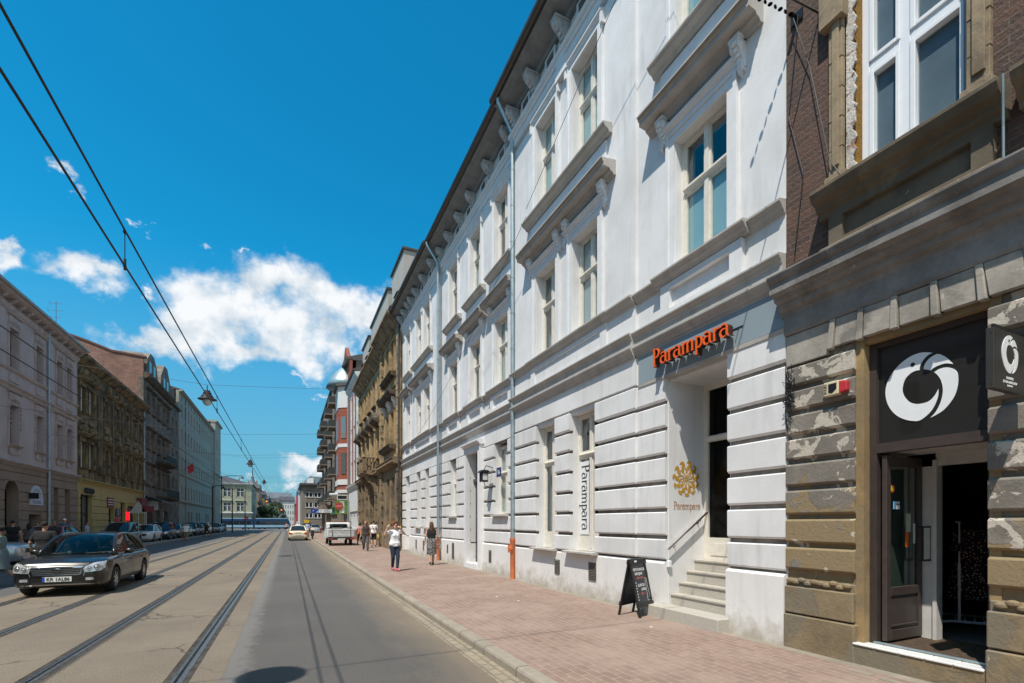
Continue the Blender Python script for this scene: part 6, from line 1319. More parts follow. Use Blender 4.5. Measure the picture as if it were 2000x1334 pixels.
        q = MB(); q.v = out; q.f = mb2.f; q.mi = mb2.mi; return q.build(nm, m_, par, smooth=.7 if smooth else False)
    def poly(pts, d0=0, d1=.006, sub=3):
        """outline cut into a fine grid so that it can follow the skin"""
        Pn = np.array(pts, float)
        def fn(U, Z):
            d = np.full(U.shape, 9.0); ins = np.zeros(U.shape, bool)
            for i in range(len(Pn)):
                (x0, y0), (x1, y1) = Pn[i], Pn[(i+1) % len(Pn)]; dx, dy = x1-x0, y1-y0; t = np.clip(((U-x0)*dx+(Z-y0)*dy)/(dx*dx+dy*dy), 0, 1); d = np.minimum(d, np.hypot(U-x0-t*dx, Z-y0-t*dy))
                c = (y0 > Z) != (y1 > Z); xi = x0+(Z-y0)*(dx/(dy if abs(dy) > 1e-9 else 1e-9)); ins ^= (c & (U < xi))
            return np.where(ins, -d, d)-.004
        return implicit(fn, Pn[:, 0].min()-.02, Pn[:, 0].max()+.02, Pn[:, 1].min()-.02, Pn[:, 1].max()+.02, max(10, int((Pn[:, 0].max()-Pn[:, 0].min())/.022)), I3, d0-.008, d1)
    F = hw/.89
    for s in (-1, 1):
        hl = [(s*.50*F, .60), (s*.77*F, .62), (s*.812*F, .68), (s*.812*F, .83), (s*.64*F, .80), (s*.47*F, .69)]
        o = wrap(poly([(x, z-.02) for x, z in hl], 0, .012), 'headlight', M['lamp_clear'], r0, smooth=True)
        if near:
            for cx, cz, rr in ((s*.585, .665, .05), (s*.705, .69, .06)):
                b2 = MB(); b2.add([(cx+rr*k_*math.cos(a*math.pi/8), dd, cz+rr*k_*math.sin(a*math.pi/8)) for k_, dd in ((1, .012), (.95, .02), (.5, .012), (.2, .022)) for a in range(16)], [(i*16+j, i*16+(j+1) % 16, (i+1)*16+(j+1) % 16, (i+1)*16+j) for i in range(3) for j in range(16)]+[tuple(range(48, 64))]); wrap(b2, 'reflector', M['reflector'], o, smooth=True)
            fg = poly([(s*(.52), .385), (s*.64, .385), (s*.66, .415), (s*.64, .44), (s*.52, .44)], 0, .01); wrap(fg, 'fog_lamp', M['lamp_clear'], r0)
        tl = [(s*.50*F, .66), (s*.80*F, .64), (s*.82*F, .80), (s*.64*F, .82), (s*.56*F, .78)] if kind == 'sedan' else [(s*.66*F, .62), (s*.80*F, .62), (s*.80*F, .92), (s*.72*F, .92)]
        wrap(poly(tl, 0, .012), 'tail_light', M['lamp_red'], r0, axis='r', smooth=True)
    gr = [(-.41*F, .53), (.41*F, .53), (.46*F, .70), (-.46*F, .70)]
    g_ = wrap(poly(gr, 0, .006), 'grille', M['trim_black'], r0)
    def bars(pts, w, par, nm, m_, d1=.016, axis='f'):
        q = MB()
        for (xa, za, xb, zb_) in pts:
            n_ = 10; dx, dz = xb-xa, zb_-za; l = math.hypot(dx, dz); nx, nz = -dz/l*w, dx/l*w; base = len(q.v); vs_ = []
            for i in range(n_+1):
                x, z = xa+dx*i/n_, za+dz*i/n_; vs_ += [(x-nx, .0, z-nz), (x-nx, d1, z-nz), (x+nx, d1, z+nz), (x+nx, 0, z+nz)]
            q.add(vs_, [(i*4+k_, i*4+(k_+1) % 4, (i+1)*4+(k_+1) % 4, (i+1)*4+k_) for i in range(n_) for k_ in range(4)]+[(0, 1, 2, 3), (n_*4, n_*4+3, n_*4+2, n_*4+1)])
        return wrap(q, nm, m_, par, axis=axis)
    bars([(-.41*F, .53, .41*F, .53), (.41*F, .53, .46*F, .70), (.46*F, .70, -.46*F, .70), (-.46*F, .70, -.41*F, .53)], .011 if near else .008, g_, 'grille_surround', M['chrome'] if near else M['alloy'])
    if near:
        for z in (.572, .614, .656): bars([(-.44, z, .44, z)], .005, g_, 'grille_bar', M['alloy'], .012)
        em = MB()
        def ring(cx, cz, rx, rz, w, q):
            m_ = 20; vs_ = []
            for a in range(m_):
                c_, s_ = math.cos(2*math.pi*a/m_), math.sin(2*math.pi*a/m_)
                vs_ += [(cx+(rx-w)*c_, .018, cz+(rz-w)*s_), (cx+(rx-w/2)*c_, .032, cz+(rz-w/2)*s_), (cx+rx*c_, .018, cz+rz*s_)]
            q.add(vs_, [(a*3+k_, ((a+1) % m_)*3+k_, ((a+1) % m_)*3+k_+1, a*3+k_+1) for a in range(m_) for k_ in range(2)])
        ring(0, .625, .092, .062, .014, em); ring(0, .62, .034, .052, .010, em); ring(0, .65, .062, .024, .010, em); wrap(em, 'emblem', M['chrome'], g_, smooth=True)
        wrap(poly([(-.5, .29), (.5, .29), (.44, .35), (-.44, .35)], 0, .004), 'lower_intake', M['trim_black'], r0)
        for s in (-1, 1): wrap(poly([(s*.5, .345), (s*.70, .36), (s*.72, .46), (s*.50, .46)], 0, .002), 'fog_lamp_recess', M['trim_black'], r0)
        bars([(-.74, .30, .74, .30)], .006, r0, 'bumper_strip', M['alloy'], .01)
        for s in (-1, 1): bars([(s*.475, .48, s*.52, .72)], .006, r0, 'bonnet_crease', M['alloy'], .006)
    plz = .425 if near else .43
    pl = MB().box(-.26, .26, -H-.022, -H-.004, plz-.058, plz+.058).build('number_plate', M['plate_white'], r0)
    if near:
        MB().box(-.26, -.215, -H-.025, -H-.021, plz-.056, plz+.056).build('plate_band', M['plate_bluebar'], pl); text_mesh('KR 1AL86', .115, lambda u, w, z: (u, -H-.024-w, z), .02, 0, plz-.002, .003, M['trim_black'], pl, name='plate_text', sx=.86, bold=.002)
    else: text_mesh('KR 428', .11, lambda u, w, z: (u, -H-.024-w, z), .0, 0, plz-.002, .003, M['trim_black'], pl, name='plate_text')
    pl = MB().box(-.26, .26, H+.002, H+.018, .56, .68).build('number_plate', M['plate_white'], r0)
    bars([(-.55*F, .44, .55*F, .44)], .02, r0, 'bumper_strip', M['trim_black'], .006, 'r')
    # shut lines, handles, sills
    for s, ax in ((1, 'R'), (-1, 'L')):
        for y in (a0+.12, (a0+a2)/2+.12, a2+.18):
            bars([(y, .30, y, belt-.08)], .004, r0, 'shut_line', M['trim_black'], .001, ax)
        for y in ((a0+a2)/2-.05, a2+.02):
            bars([(y-.09, .76, y+.09, .765)], .014, r0, 'door_handle', M[mat], .03, ax)
        bars([(-H+1.35, .235, H-1.35, .24)], .03, r0, 'sill_trim', M['trim_black'] if not near else M[mat], .012, ax)
    bars([(-.5*F, .74, .5*F, .74)], .001, r0, 'bonnet_line', M['trim_black'], .001)
    if near:
        k = MB(); k.box(-hb*.9, hb*.9, a0+.02, a0+.5, .72, .90); k.build('dashboard', M['trim_black'], r0)
        k = MB(); k.box(-.78, .78, a0+.5, a3, .3, .55); k.build('cabin_floor', M['trim_black'], r0)
        for s in (-1, 1):
            for y in (a1+.3, a1+1.15):
                k = MB(); k.box(s*.38-.24, s*.38+.24, y-.45, y+.1, .5, .68); k.box(s*.38-.23, s*.38+.23, y+.05, y+.2, .6, 1.18); k.box(s*.38-.13, s*.38+.13, y+.1, y+.2, 1.2, 1.38); k.build('seat', M['seat_cloth'], r0, bevel=.03)
        k = MB(); k.v += []; pts = [(.37+.18*math.cos(a*math.pi/10), a1+.02-.06*math.sin(a*math.pi/10), .93+.17*math.sin(a*math.pi/10)) for a in range(21)]; k.tube(pts, .014, 6); k.tube([(.37, a1-.2, .86), (.37, a1+.02, .93)], .02, 6); k.build('steering_wheel', M['trim_black'], r0)
        for x in (-.35, .25): bars([(0, 0, .01, .01)], .001, r0, 'w', M['trim_black']) if False else None
        for x in (-.45, .2):
            k = MB(); k.tube([(x, a0-.10, belt+.04), (x+.5, a0-.03, belt+.07)], .009, 5); k.build('wiper', M['trim_black'], r0)
        k = MB(); k.box(-.08, .08, a1-.12, a1-.06, zr-.16, zr-.09); k.build('rear_view_mirror', M['trim_black'], r0)
    else:
        MB().box(-hb*.86, hb*.86, a0+.15, a3-.1, .6, belt-.02).build('cabin_tub', M['trim_black'], r0)
    return r0
av = car('dark charcoal saloon car driving toward the camera on the left tram track', 4.65, 1.78, 'sedan', 'paint_charcoal', near=True, gl='car_glass', name='saloon_car')
av.location = (-4.97, 17.30, 0); av.scale = (1.03, 1.0, 1.0)
tx = car('cream taxi with a roof sign and red tail lights driving away in the right lane', 4.75, 1.80, 'sedan', 'paint_cream', name='taxi')
k = MB(); k.extr([(-.08, 1.49), (.08, 1.49), (.05, 1.60), (-.05, 1.60)], -.22, .22); k.build('roof_sign', M['plate_white'], tx)
k = MB(); k.box(-.25, .25, 2.37, 2.385, .74, .80); k.build('boot_trim', M['trim_black'], tx)
tx.location = (.94, 54.4, 0); tx.rotation_euler = (0, 0, math.pi)
hb_ = car('white hatchback parked on the left, nose toward the camera, between dark cars', 4.2, 1.75, 'hatch', 'paint_white', group='cars parked along the left pavement')
hb_.location = (-11.4, 52.6, .116)
mv = car('tall dark blue people carrier parked behind the white hatchback', 4.3, 1.78, 'mpv', 'paint_navy', group='cars parked along the left pavement'); mv.location = (-11.3, 58.3, .116)
GP = 'cars parked along the left pavement'
sw = lambda a, b_: {a: M[b_]}
copy_thing(mv, (-11.5, 46.0, .116), 0, 'dark grey estate car parked nearest this side of the white hatchback', GP, sw('paint_navy', 'paint_grey'))
copy_thing(hb_, (-11.4, 34.6, .116), math.pi, 'dark red hatchback parked before the pink house, half hidden by the saloon', GP, sw('paint_white', 'paint_dkred'))
copy_thing(hb_, (-11.05, 24.6, .116), math.pi/2*1.0, 'silver hatchback standing across the pavement at the left edge, behind the walkers', GP, sw('paint_white', 'paint_silver'))
specs = [(hb_, 63.2, 'paint_green', 'paint_white', 'dark green car parked just beyond the blue people carrier'), (hb_, 68.2, 'paint_silver', 'paint_white', 'silver car parked near two walkers, beyond the dark green one'), (mv, 73.4, 'paint_black', 'paint_navy', 'black people carrier in the middle of the far parked row'), (hb_, 78.6, 'paint_navy', 'paint_white', 'navy hatchback beyond the black people carrier'),
         (mv, 84.0, 'paint_white', 'paint_navy', 'white van-like car in the far parked row'), (hb_, 89.0, 'paint_dkred', 'paint_white', 'dark red car beyond the white van-like one'), (mv, 94.2, 'paint_grey', 'paint_navy', 'grey people carrier near the end of the parked row'), (hb_, 99.2, 'paint_white', 'paint_white', 'white car near the end of the parked row'), (hb_, 104.4, 'paint_black', 'paint_white', 'last black car of the left parked row before the junction')]
for src, y, m_, om, l in specs: copy_thing(src, (-11.35+random.uniform(-.1, .1), y, .116), random.uniform(-.03, .03), l, GP, sw(om, m_))
copy_thing(hb_, (4.2, 86, 0), math.pi*.98, 'small silver car far ahead to the right of the cream taxi', None, sw('paint_white', 'paint_silver'))
copy_thing(mv, (3.2, 96, 0), math.pi, 'dark people carrier far ahead, right of the taxi', None, sw('paint_navy', 'paint_black'))
# old white pickup standing half on the pavement, seen from behind
pt = root('pickup_truck', 'old white pickup truck with a slatted tailgate parked on the right pavement', 'truck', (3.5, 38.8, .12))
PT = lambda u, w, z: (3.5+u, 36.75+w, .12+z)
plain('old_white', (.62, .64, .64), .5, 0, .15, 4); plain('rust_paint', (.22, .10, .06), .8, 0, .3, 6)
k = MB(PT); k.box(-.92, .92, .1, 2.2, .62, .70)
for s in (-1, 1): k.box(s*.94-.03, s*.94+.03, .1, 2.2, .62, 1.18)
k.box(-.92, .92, 2.14, 2.2, .62, 1.2); k.build('load_bed', M['old_white'], pt)
k = MB(PT); k.box(-.90, .90, .03, .09, .62, 1.17)
for i in range(5): k.box(-.90, .90, .0, .03, .66+i*.1, .72+i*.1)
tg_ = k.build('tailgate', M['old_white'], pt, bevel=.006)
k = MB(PT)
for x in (-.62, .62): k.tube([(x, -.02, .55), (x, -.03, 1.2), (x, .06, 1.24)], .018, 6)
k.tube([(-.9, -.03, 1.2), (.9, -.03, 1.2)], .015, 6); k.build('tailgate_bars', M['alloy'], tg_)
k = MB(PT); k.box(-.85, .85, -.08, .05, .42, .56); k.build('rear_bumper', M['trim_black'], pt, bevel=.01)
for s in (-1, 1): MB(PT).box(s*.72-.1, s*.72+.1, -.10, -.07, .45, .53).build('tail_light', M['lamp_red'], pt)
k = MB(PT).box(-.24, .24, -.105, -.085, .40, .52); o = k.build('number_plate', M['plate_white'], pt); text_mesh('KRK 7168', .09, lambda u, w, z: PT(u, -.105-w, z), 0, 0, .46, .004, M['trim_black'], o, name='plate_text')
k = MB(PT); prof = [(2.25, .55), (2.25, 1.25), (2.35, 1.62), (2.5, 1.68), (3.3, 1.68), (3.7, 1.15), (4.6, 1.02), (4.7, .85), (4.7, .45), (2.25, .45)]
k.extr([(w, z) for w, z in prof], -.86, .86); cb = k.build('cab', M['old_white'], pt, bevel=.03)
MB(PT).box(-.62, .62, 2.225, 2.3, 1.22, 1.56).build('rear_window', M['car_glass_dark'], pt)
k = MB(PT)
for s in (-1, 1): k.tube([(s*.9, 2.1, .7), (s*.9, 2.1, 1.75)], .025, 6)
k.tube([(-.9, 2.1, 1.75), (.9, 2.1, 1.75)], .025, 6); k.build('headboard_frame', M['rust_paint'], pt)
k = MB(PT); k.box(-.5, .1, .5, 1.6, .7, 1.27); k.ball((.4, 1.1, 1.1), (.4, .5, .16)); k.build('tarpaulin_load', plain('tarp', (.35, .33, .26), .9, 0, .2, 6), pt)
for s in (-1, 1):
    for y in (.75, 3.9):
        t = MB(PT); t.lathe((s*.62, y, .31), [(.12, 0), (.29, 0), (.31, .03*s), (.31, .15*s), (.28, .18*s), (.12, .17*s)], 20, 'x'); o = t.build('wheel', M['tyre_rubber'], pt, smooth=.6); MB(PT).lathe((s*.8, y, .31), [(.001, -.02*s), (.15, -.02*s), (.15, .0), (.05, .02*s), (.001, .02*s)], 14, 'x').build('rim', M['old_white'], o)
    k = MB(PT); k.ball((s*1.02, 3.3, 1.25), (.08, .04, .12)); k.build('wing_mirror', M['trim_black'], pt)
# blue scooter
sc = root('scooter', 'dark blue motor scooter standing on the pavement between taxi and white pickup', 'scooter', (2.3, 55, .12)); PS = lambda u, w, z: (2.35+u, 55+w, .12+z)
for y in (-.6, .6): t = MB(PS); t.lathe((-.05, y, .23), [(.1, 0), (.21, 0), (.23, .03), (.23, .07), (.21, .1), (.1, .1)], 18, 'x'); t.build('wheel', M['tyre_rubber'], sc, smooth=.6)
k = MB(PS); k.extr([(-.85, .45), (-.8, .8), (-.1, .72), (.05, .35), (.4, .33), (.5, .95), (.6, .98), (.62, .4), (.45, .24), (-.2, .22), (-.6, .35)], -.14, .14); k.build('body', M['paint_navy'], sc, bevel=.03)
k = MB(PS); k.box(-.13, .13, -.8, -.1, .76, .86); k.build('seat', M['trim_black'], sc, bevel=.03); k = MB(PS); k.tube([(-.32, .4, 1.02), (0, .52, 1.05), (.32, .4, 1.02)], .02, 6); k.tube([(0, .52, .9), (0, .62, .3)], .03, 6); k.build('handlebar', M['black_metal'], sc); MB(PS).box(-.17, .17, -.95, -.72, .86, 1.12).build('top_box', M['plate_white'], sc, bevel=.03)
# tram crossing the junction
plain('tram_blue', (.010, .045, .12), .35, 0, .06, 2); plain('tram_pale', (.26, .42, .52), .4, 0, .06, 2)
tr = root('tram', 'long dark blue tram with a pale blue stripe crossing the junction', 'tram', (-9, 150, 0))
for i, (a, c) in enumerate(((-19.2, -8.5), (-8.2, .35))):
    k = MB(FF(149)); k.plate([(a, .25), (c, .25), (c+(.2 if i else 0), 1.0), (c, 2.3), (c-.3, 2.85), (a+.1, 2.85), (a, 2.3)], -2.3, 0); bd = k.build('car_body', M['tram_blue'], tr, bevel=.05)
    MB(FF(149)).box(a+.05, c-.05, 0, .02, .55, 1.15).build('stripe', M['tram_pale'], bd); MB(FF(149)).box(a+.3, c-.5, -2.0, -.3, 2.85, 3.05).build('roof_gear', M['tram_pale'], bd)
    n_ = 7
    for j in range(n_): MB(FF(149)).box(a+.4+j*(c-a-.8)/n_, a+.4+(j+.85)*(c-a-.8)/n_, .0, .025, 1.3, 2.25).build('window', M['car_glass_dark'], bd)
    for x in (a+1.8, c-1.8): k = MB(FF(149)); k.cyl((x-.7, -.4, .3), (x-.7, -.2, .3), .3); k.cyl((x+.7, -.4, .3), (x+.7, -.2, .3), .3); k.box(x-1.1, x+1.1, -.5, -.25, .2, .5); k.build('bogie', M['trim_black'], tr)
MB(FF(149)).box(-8.5, -8.2, -2.2, -.1, .3, 2.7).build('bellows', M['trim_black'], tr)
# ------------------------------------------------------------ people: one continuous body each, clothes as closed shells over it
def remesh(caps, vox, P, balls=(), smooth_it=4):
    b = MB(P)
    for p0, p1, r0, r1 in caps:
        p0, p1 = Vector(p0), Vector(p1); d = p1-p0; L_ = d.length
        if L_ < 1e-4: b.ball(p0, r0, 10, 7); continue
        d.normalize(); n = 6; pts = []; rr = []
        for i in range(n): a = math.pi/2*(1-i/(n-1)) if n > 1 else 0; pts.append(p0-d*r0*math.sin(a)); rr.append(max(.0005, r0*math.cos(a)))
        for i in range(1, 4): pts.append(p0+d*L_*i/4); rr.append(r0+(r1-r0)*i/4)
        for i in range(n): a = math.pi/2*i/(n-1); pts.append(p1+d*r1*math.sin(a)); rr.append(max(.0005, r1*math.cos(a)))
        b.tube(pts, rr, 14)
    for c, r in balls: b.ball(c, r, 18, 12)
    me = bpy.data.meshes.new('x'); me.from_pydata([tuple(v) for v in b.v], [], b.f)
    bb = bmesh.new(); bb.from_mesh(me); bmesh.ops.recalc_face_normals(bb, faces=bb.faces); bb.to_mesh(me); bb.free()
    o = bpy.data.objects.new('x', me); COL.objects.link(o)
    m = o.modifiers.new('r', 'REMESH'); m.mode = 'VOXEL'; m.voxel_size = vox
    if smooth_it: s = o.modifiers.new('s', 'SMOOTH'); s.factor = .5; s.iterations = smooth_it
    dg = bpy.context.evaluated_depsgraph_get(); dg.update(); r = bpy.data.meshes.new_from_object(o.evaluated_get(dg)); bpy.data.objects.remove(o); r.shade_smooth(); return r
def put(me, name, mat, par):
    me.name = name; me.materials.clear(); me.materials.append(mat); o = bpy.data.objects.new(name, me); COL.objects.link(o); o.parent = par; return o
def skin(n, c): return plain(n, c, .55, 0, .06, 20, obj=True)
skin('skin_fair', (.56, .34, .25)); skin('skin_tan', (.42, .24, .16)); skin('skin_dark', (.20, .11, .07))
def fabric(n, c, var=.18): return plain(n, c, .9, 0, var, 14, obj=True, bump=.0012)
for n_, c_ in dict(white_cotton=(.78, .78, .80), navy_denim=(.018, .03, .055), black_cloth=(.014, .014, .016), grey_cloth=(.10, .10, .105), pink_cloth=(.60, .32, .34), dark_vest=(.05, .035, .035), khaki=(.25, .20, .13), blue_cloth=(.05, .09, .22), pale_blue=(.35, .42, .55), brown_hair=(.10, .045, .02), auburn_hair=(.17, .065, .022), dark_hair=(.018, .013, .011), blond_hair=(.35, .22, .1), orange_bag=(.65, .14, .03), yellow_bag=(.55, .42, .05), beige_cloth=(.42, .36, .28), red_cloth=(.4, .04, .04)).items(): fabric(n_, c_)
plain('shoe_black', (.015, .015, .015), .5); plain('shoe_white', (.7, .68, .66), .6); plain('shoe_pink', (.55, .12, .16), .6); plain('sandal', (.22, .11, .05), .7)
def print_cloth(name, base, c2, s):
    m = MT(name); v = m.pos(obj=True); vo = m.n('ShaderNodeTexNoise'); vo.inputs['Scale'].default_value = s; vo.inputs['Detail'].default_value = 3; vo.inputs['Distortion'].default_value = 2.5; m.l(v, vo.inputs['Vector'])
    r = m.n('ShaderNodeMapRange'); m.l(vo.outputs[0], r.inputs[0]); r.inputs[1].default_value = .52; r.inputs[2].default_value = .56; m.col(m.mix(r.outputs[0], base, c2)); m.set(Roughness=.9); return m.m
print_cloth('zebra_print', (.015, .015, .017), (.42, .42, .42), 26); print_cloth('floral_print', (.16, .22, .30), (.20, .24, .12), 11)
def hand(wr, d, side, s, curl=.5, up=(0, 0, 1), spread=.3):
    """palm, four unequal bent fingers and a thumb leaving the side of the palm"""
    d = Vector(d).normalized(); up = Vector(up); n_ = d.cross(up); n_ = n_.normalized() if n_.length > .1 else d.orthogonal(); a = n_.cross(d).normalized()*1.0
    out = [(wr, Vector(wr)+d*.03*s, .027*s, .03*s)]; wr = Vector(wr)
    for k in range(4): o = a*(.030-.02*k)*s; out.append((wr+d*.02*s+o*.7, wr+d*.085*s+o, .014*s, .012*s))
    for k, l in enumerate((.07, .078, .072, .056)):
        o = a*(.030-.02*k)*s; p = wr+d*.088*s+o; q = p+(d*math.cos(curl)+n_*side*math.sin(curl))*l*.5*s; r = q+(d*math.cos(curl*2.2)+n_*side*math.sin(curl*2.2))*l*.5*s
        out += [(p, q, .0092*s, .0085*s), (q, r, .0085*s, .007*s)]
    t0 = wr+d*.03*s+a*.028*s; t1 = t0+(d*.6+a*.8).normalized()*.035*s; t2 = t1+(d*.9+a*.2+n_*side*.4).normalized()*.03*s
    out += [(t0, t1, .012*s, .0105*s), (t1, t2, .0105*s, .008*s)]; return out
def person(label, x, y, z, rz, H=1.7, skinm='skin_fair', sex='f', legs=None, arms=None, vox=.011, top=None, bottom=None, shoes='shoe_black', hair=None, hairm='dark_hair', head_turn=(0, 0), group=None, heavy=1.0, lean=0.0, seated=False, sleeve=.35):
    """local frame: facing -y, x to the figure's left; joints scaled from a 1.70 m figure"""
    s = H/1.70; r0 = root('person', label, 'person', (0, 0, 0), group); V = lambda a, b_, c: Vector((a*s, b_*s-lean*max(0, c-.9)*s, c*s)); w = 1.0 if sex == 'f' else 1.13
    J = dict(pel=V(0, 0, .93), waist=V(0, 0, 1.08), chest=V(0, 0, 1.26), neck=V(0, .01, 1.42), head=V(0, -.01, 1.575), shl=V(.165*w, 0, 1.37), shr=V(-.165*w, 0, 1.37), hl=V(.085, 0, .90), hr=V(-.085, 0, .90))
    legs = legs or dict(kl=(.09, -.03, .48), al=(.09, .03, .09), kr=(-.09, -.02, .48), ar=(-.09, .03, .09))
    arms = arms or dict(el=(.235*w, .02, 1.10), wl=(.25*w, -.05, .86), er=(-.235*w, .02, 1.10), wr=(-.25*w, -.05, .86))
    for k_, v_ in list(legs.items())+list(arms.items()): J[k_] = V(*v_)
    g = heavy
    torso = [(V(-.055*w, .0, .93), V(.055*w, 0, .93), .118*s*g, .118*s*g), (V(-.055, .0, 1.0), V(.055, 0, 1.0), .113*s*g, .113*s*g), (V(-.05, .0, 1.07), V(.05, 0, 1.07), .103*s*g, .103*s*g), (V(-.056*w, .0, 1.145), V(.056*w, 0, 1.145), .10*s*g, .10*s*g), (V(-.085*w, .008, 1.285), V(.085*w, .008, 1.285), .092*s*g, .092*s*g), (V(-.07*w, .005, 1.22), V(.07*w, .005, 1.22), .105*s*g, .105*s*g), (V(-.1*w, .01, 1.34), V(.1*w, .01, 1.34), .075*s*g, .075*s*g), (J['waist'], J['chest'], .10*s*g, .11*s*g), (J['pel'], J['waist'], .12*s*g, .1*s*g)]
    if sex == 'f': torso += [(V(-.065, -.07, 1.235), V(-.06, -.085, 1.225), .055*s, .045*s), (V(.065, -.07, 1.235), V(.06, -.085, 1.225), .055*s, .045*s), (V(-.07, .035, .92), V(.07, .035, .92), .105*s*g, .105*s*g)]
    leg = []
    for a in 'lr': leg += [(J['h'+a], J['k'+a], .088*s*g, .055*s*g), (J['k'+a], J['k'+a]*.65+J['a'+a]*.35+Vector((0, .012*s, 0)), .053*s*g, .055*s*g), (J['k'+a]*.65+J['a'+a]*.35+Vector((0, .012*s, 0)), J['a'+a], .055*s*g, .036*s)]
    foot = lambda a, r=1.0: [(J['a'+a]+Vector((0, .02*s, -.03*s)), J['a'+a]+Vector((.0, -.06*s, -.05*s)), .036*s*r, .034*s*r), (J['a'+a]+Vector((0, -.05*s, -.052*s)), J['a'+a]+Vector((.01 if a == 'l' else -.01, -.145*s, -.06*s)), .036*s*r, .027*s*r), (J['a'+a]+Vector((0, .045*s, -.055*s)), J['a'+a]+Vector((0, -.02*s, -.055*s)), .032*s*r, .034*s*r)]
    arm = []
    for a in 'lr': arm += [(J['sh'+a], J['e'+a], .047*s*g, .037*s*g), (J['e'+a], J['w'+a], .037*s*g, .024*s)]
    ht, hn = head_turn; hc = J['head']; cz, sz = math.cos(ht), math.sin(ht)
    R = lambda a, b_, c: hc+Vector(((a*cz-b_*sz)*s, (a*sz+b_*cz-hn*c)*s, c*s))
    face = [(J['neck']+Vector((0, 0, -.04*s)), hc+Vector((0, .01*s, -.05*s)), .055*s, .05*s)]
    hb_ = [(R(0, .01, .02), (.074*s, .088*s, .098*s)), (R(0, -.035, -.055), (.052*s, .052*s, .055*s)), (R(0, -.102, -.012), (.010*s, .013*s, .019*s)), (R(0, -.085, .03), (.045*s, .02*s, .012*s)), (R(0, -.082, -.06), (.024*s, .016*s, .010*s)), (R(.076, .005, -.005), (.01*s, .02*s, .03*s)), (R(-.076, .005, -.005), (.01*s, .02*s, .03*s))]
    hd = []
    for a, sd in (('l', 1), ('r', -1)):
        dv = (J['w'+a]-J['e'+a]); hd += hand(J['w'+a], dv, sd, s*1.02, .9 if J['w'+a].z > 1.2*s else .45, (0, 1, .01) if abs(dv.normalized().z) > .7 else (0, 0, 1))
    caps = torso+leg+arm+face+hd
    if not seated: caps += foot('l', .92)+foot('r', .92)
    body = put(remesh(caps, vox*.8 if vox < .013 else vox, I3, hb_, 2), 'body', M[skinm], r0)
    for a in (-1, 1): MB().ball(R(a*.030, -.083, .012), .010*s, 8, 6).build('eye', M['trim_black'], r0, smooth=True)
    MB().ball(R(0, -.097, -.052), (.024*s, .006*s, .007*s), 8, 6).build('mouth', M['dark_red'], r0, smooth=True)
    e = .013*s
    if not seated:
        for a in 'lr': put(remesh(foot(a, 1.18), vox, I3), 'shoe', M[shoes], r0)
    mid = lambda a, b_, t: J[a]*(1-t)+J[b_]*t
    if top:
        kind, m_ = top; t_ = [(p, q, r_+e, q_+e) for p, q, r_, q_ in torso]+[(J['pel']-Vector((0, 0, .05*s)), J['pel'], .135*s*g+e, .125*s*g+e)]
        if kind in ('tee', 'shirt'):
            f = sleeve if kind == 'tee' else .98
            for a in 'lr':
                if f <= 1: t_ += [(J['sh'+a], mid('sh'+a, 'e'+a, f), .057*s*g, .054*s*g)]
        if kind == 'shirt':
            for a in 'lr': t_ += [(mid('sh'+a, 'e'+a, .9), mid('e'+a, 'w'+a, .85), .05*s*g, .042*s*g)]
        t_ += [(V(-.062*w, .0, .95), V(.062*w, 0, .95), .140*s*g, .140*s*g)]+([(V(-.07, .035, .93), V(.07, .035, .93), .124*s*g, .124*s*g)] if sex == 'f' else [])
        if bottom and bottom[0] in ('skirt', 'dress'): t_ = [q for q in t_ if max(q[0].z, q[1].z) > 1.0*s]; t_ = [q for q in t_ if min(q[0].z, q[1].z) > .99*s]
        sm = remesh(t_, vox, I3); bb = bmesh.new(); bb.from_mesh(sm); hem = .865 if bottom and bottom[0] not in ('skirt', 'dress') else .96
        bmesh.ops.bisect_plane(bb, geom=bb.verts[:]+bb.edges[:]+bb.faces[:], plane_co=(0, 0, hem*s), plane_no=(0, .08, -1), clear_outer=True); bb.to_mesh(sm); bb.free(); put(sm, 'shirt', M[m_], r0)
    if bottom:
        kind, m_ = bottom
        if kind in ('trousers', 'shorts', 'capri'):
            t_ = [(V(-.055*w, .0, .95), V(.055*w, 0, .95), .126*s*g+.006, .126*s*g+.006), (J['pel']+Vector((0, 0, .06*s)), J['pel'], .118*s*g, .13*s*g)]+([(V(-.07, .035, .92), V(.07, .035, .92), .112*s*g, .112*s*g)] if sex == 'f' else [])
            fl = 1.14 if kind == 'trousers' and sex == 'm' else 1.06
            for a in 'lr':
                if kind == 'shorts': t_ += [(J['h'+a], mid('h'+a, 'k'+a, .95), .10*s*g, .082*s*g)]
                else: t_ += [(J['h'+a], J['k'+a], .096*s*g*fl, .065*s*g*fl), (J['k'+a], mid('k'+a, 'a'+a, .92), .064*s*g*fl, (.047 if sex == 'f' else .062)*s*fl)]
            put(remesh(t_, vox, I3), kind if kind != 'capri' else 'trousers', M[m_], r0)
        else:
            n = 28; rows = 12; zb = {'skirt': .42, 'dress': .50}[kind]; vs = []; z1 = 1.04 if kind == 'skirt' else 1.06
            kx = (J['kl']+J['kr'])/2; sp = abs(J['kl'].y-J['kr'].y)/2
            for i in range(rows+1):
                t = i/rows; zz = (z1+(zb-z1)*t)*s; rx = (.176+.022*min(1, t*5)+(-.02 if kind == 'skirt' else .04)*t)*s*g*w; ry = (.128+.034*min(1, t*5)+(sp/s*.5-.01)*t*t)*s*g; c = kx*t*t
                for k_ in range(n): a = 2*math.pi*k_/n; f = 1+.05*t*math.sin(6*a+1); vs.append((c.x*.5+rx*math.cos(a)*f, c.y*.6+ry*math.sin(a)*f+.012*s, zz+(.02*math.sin(3*a)*t)*s))
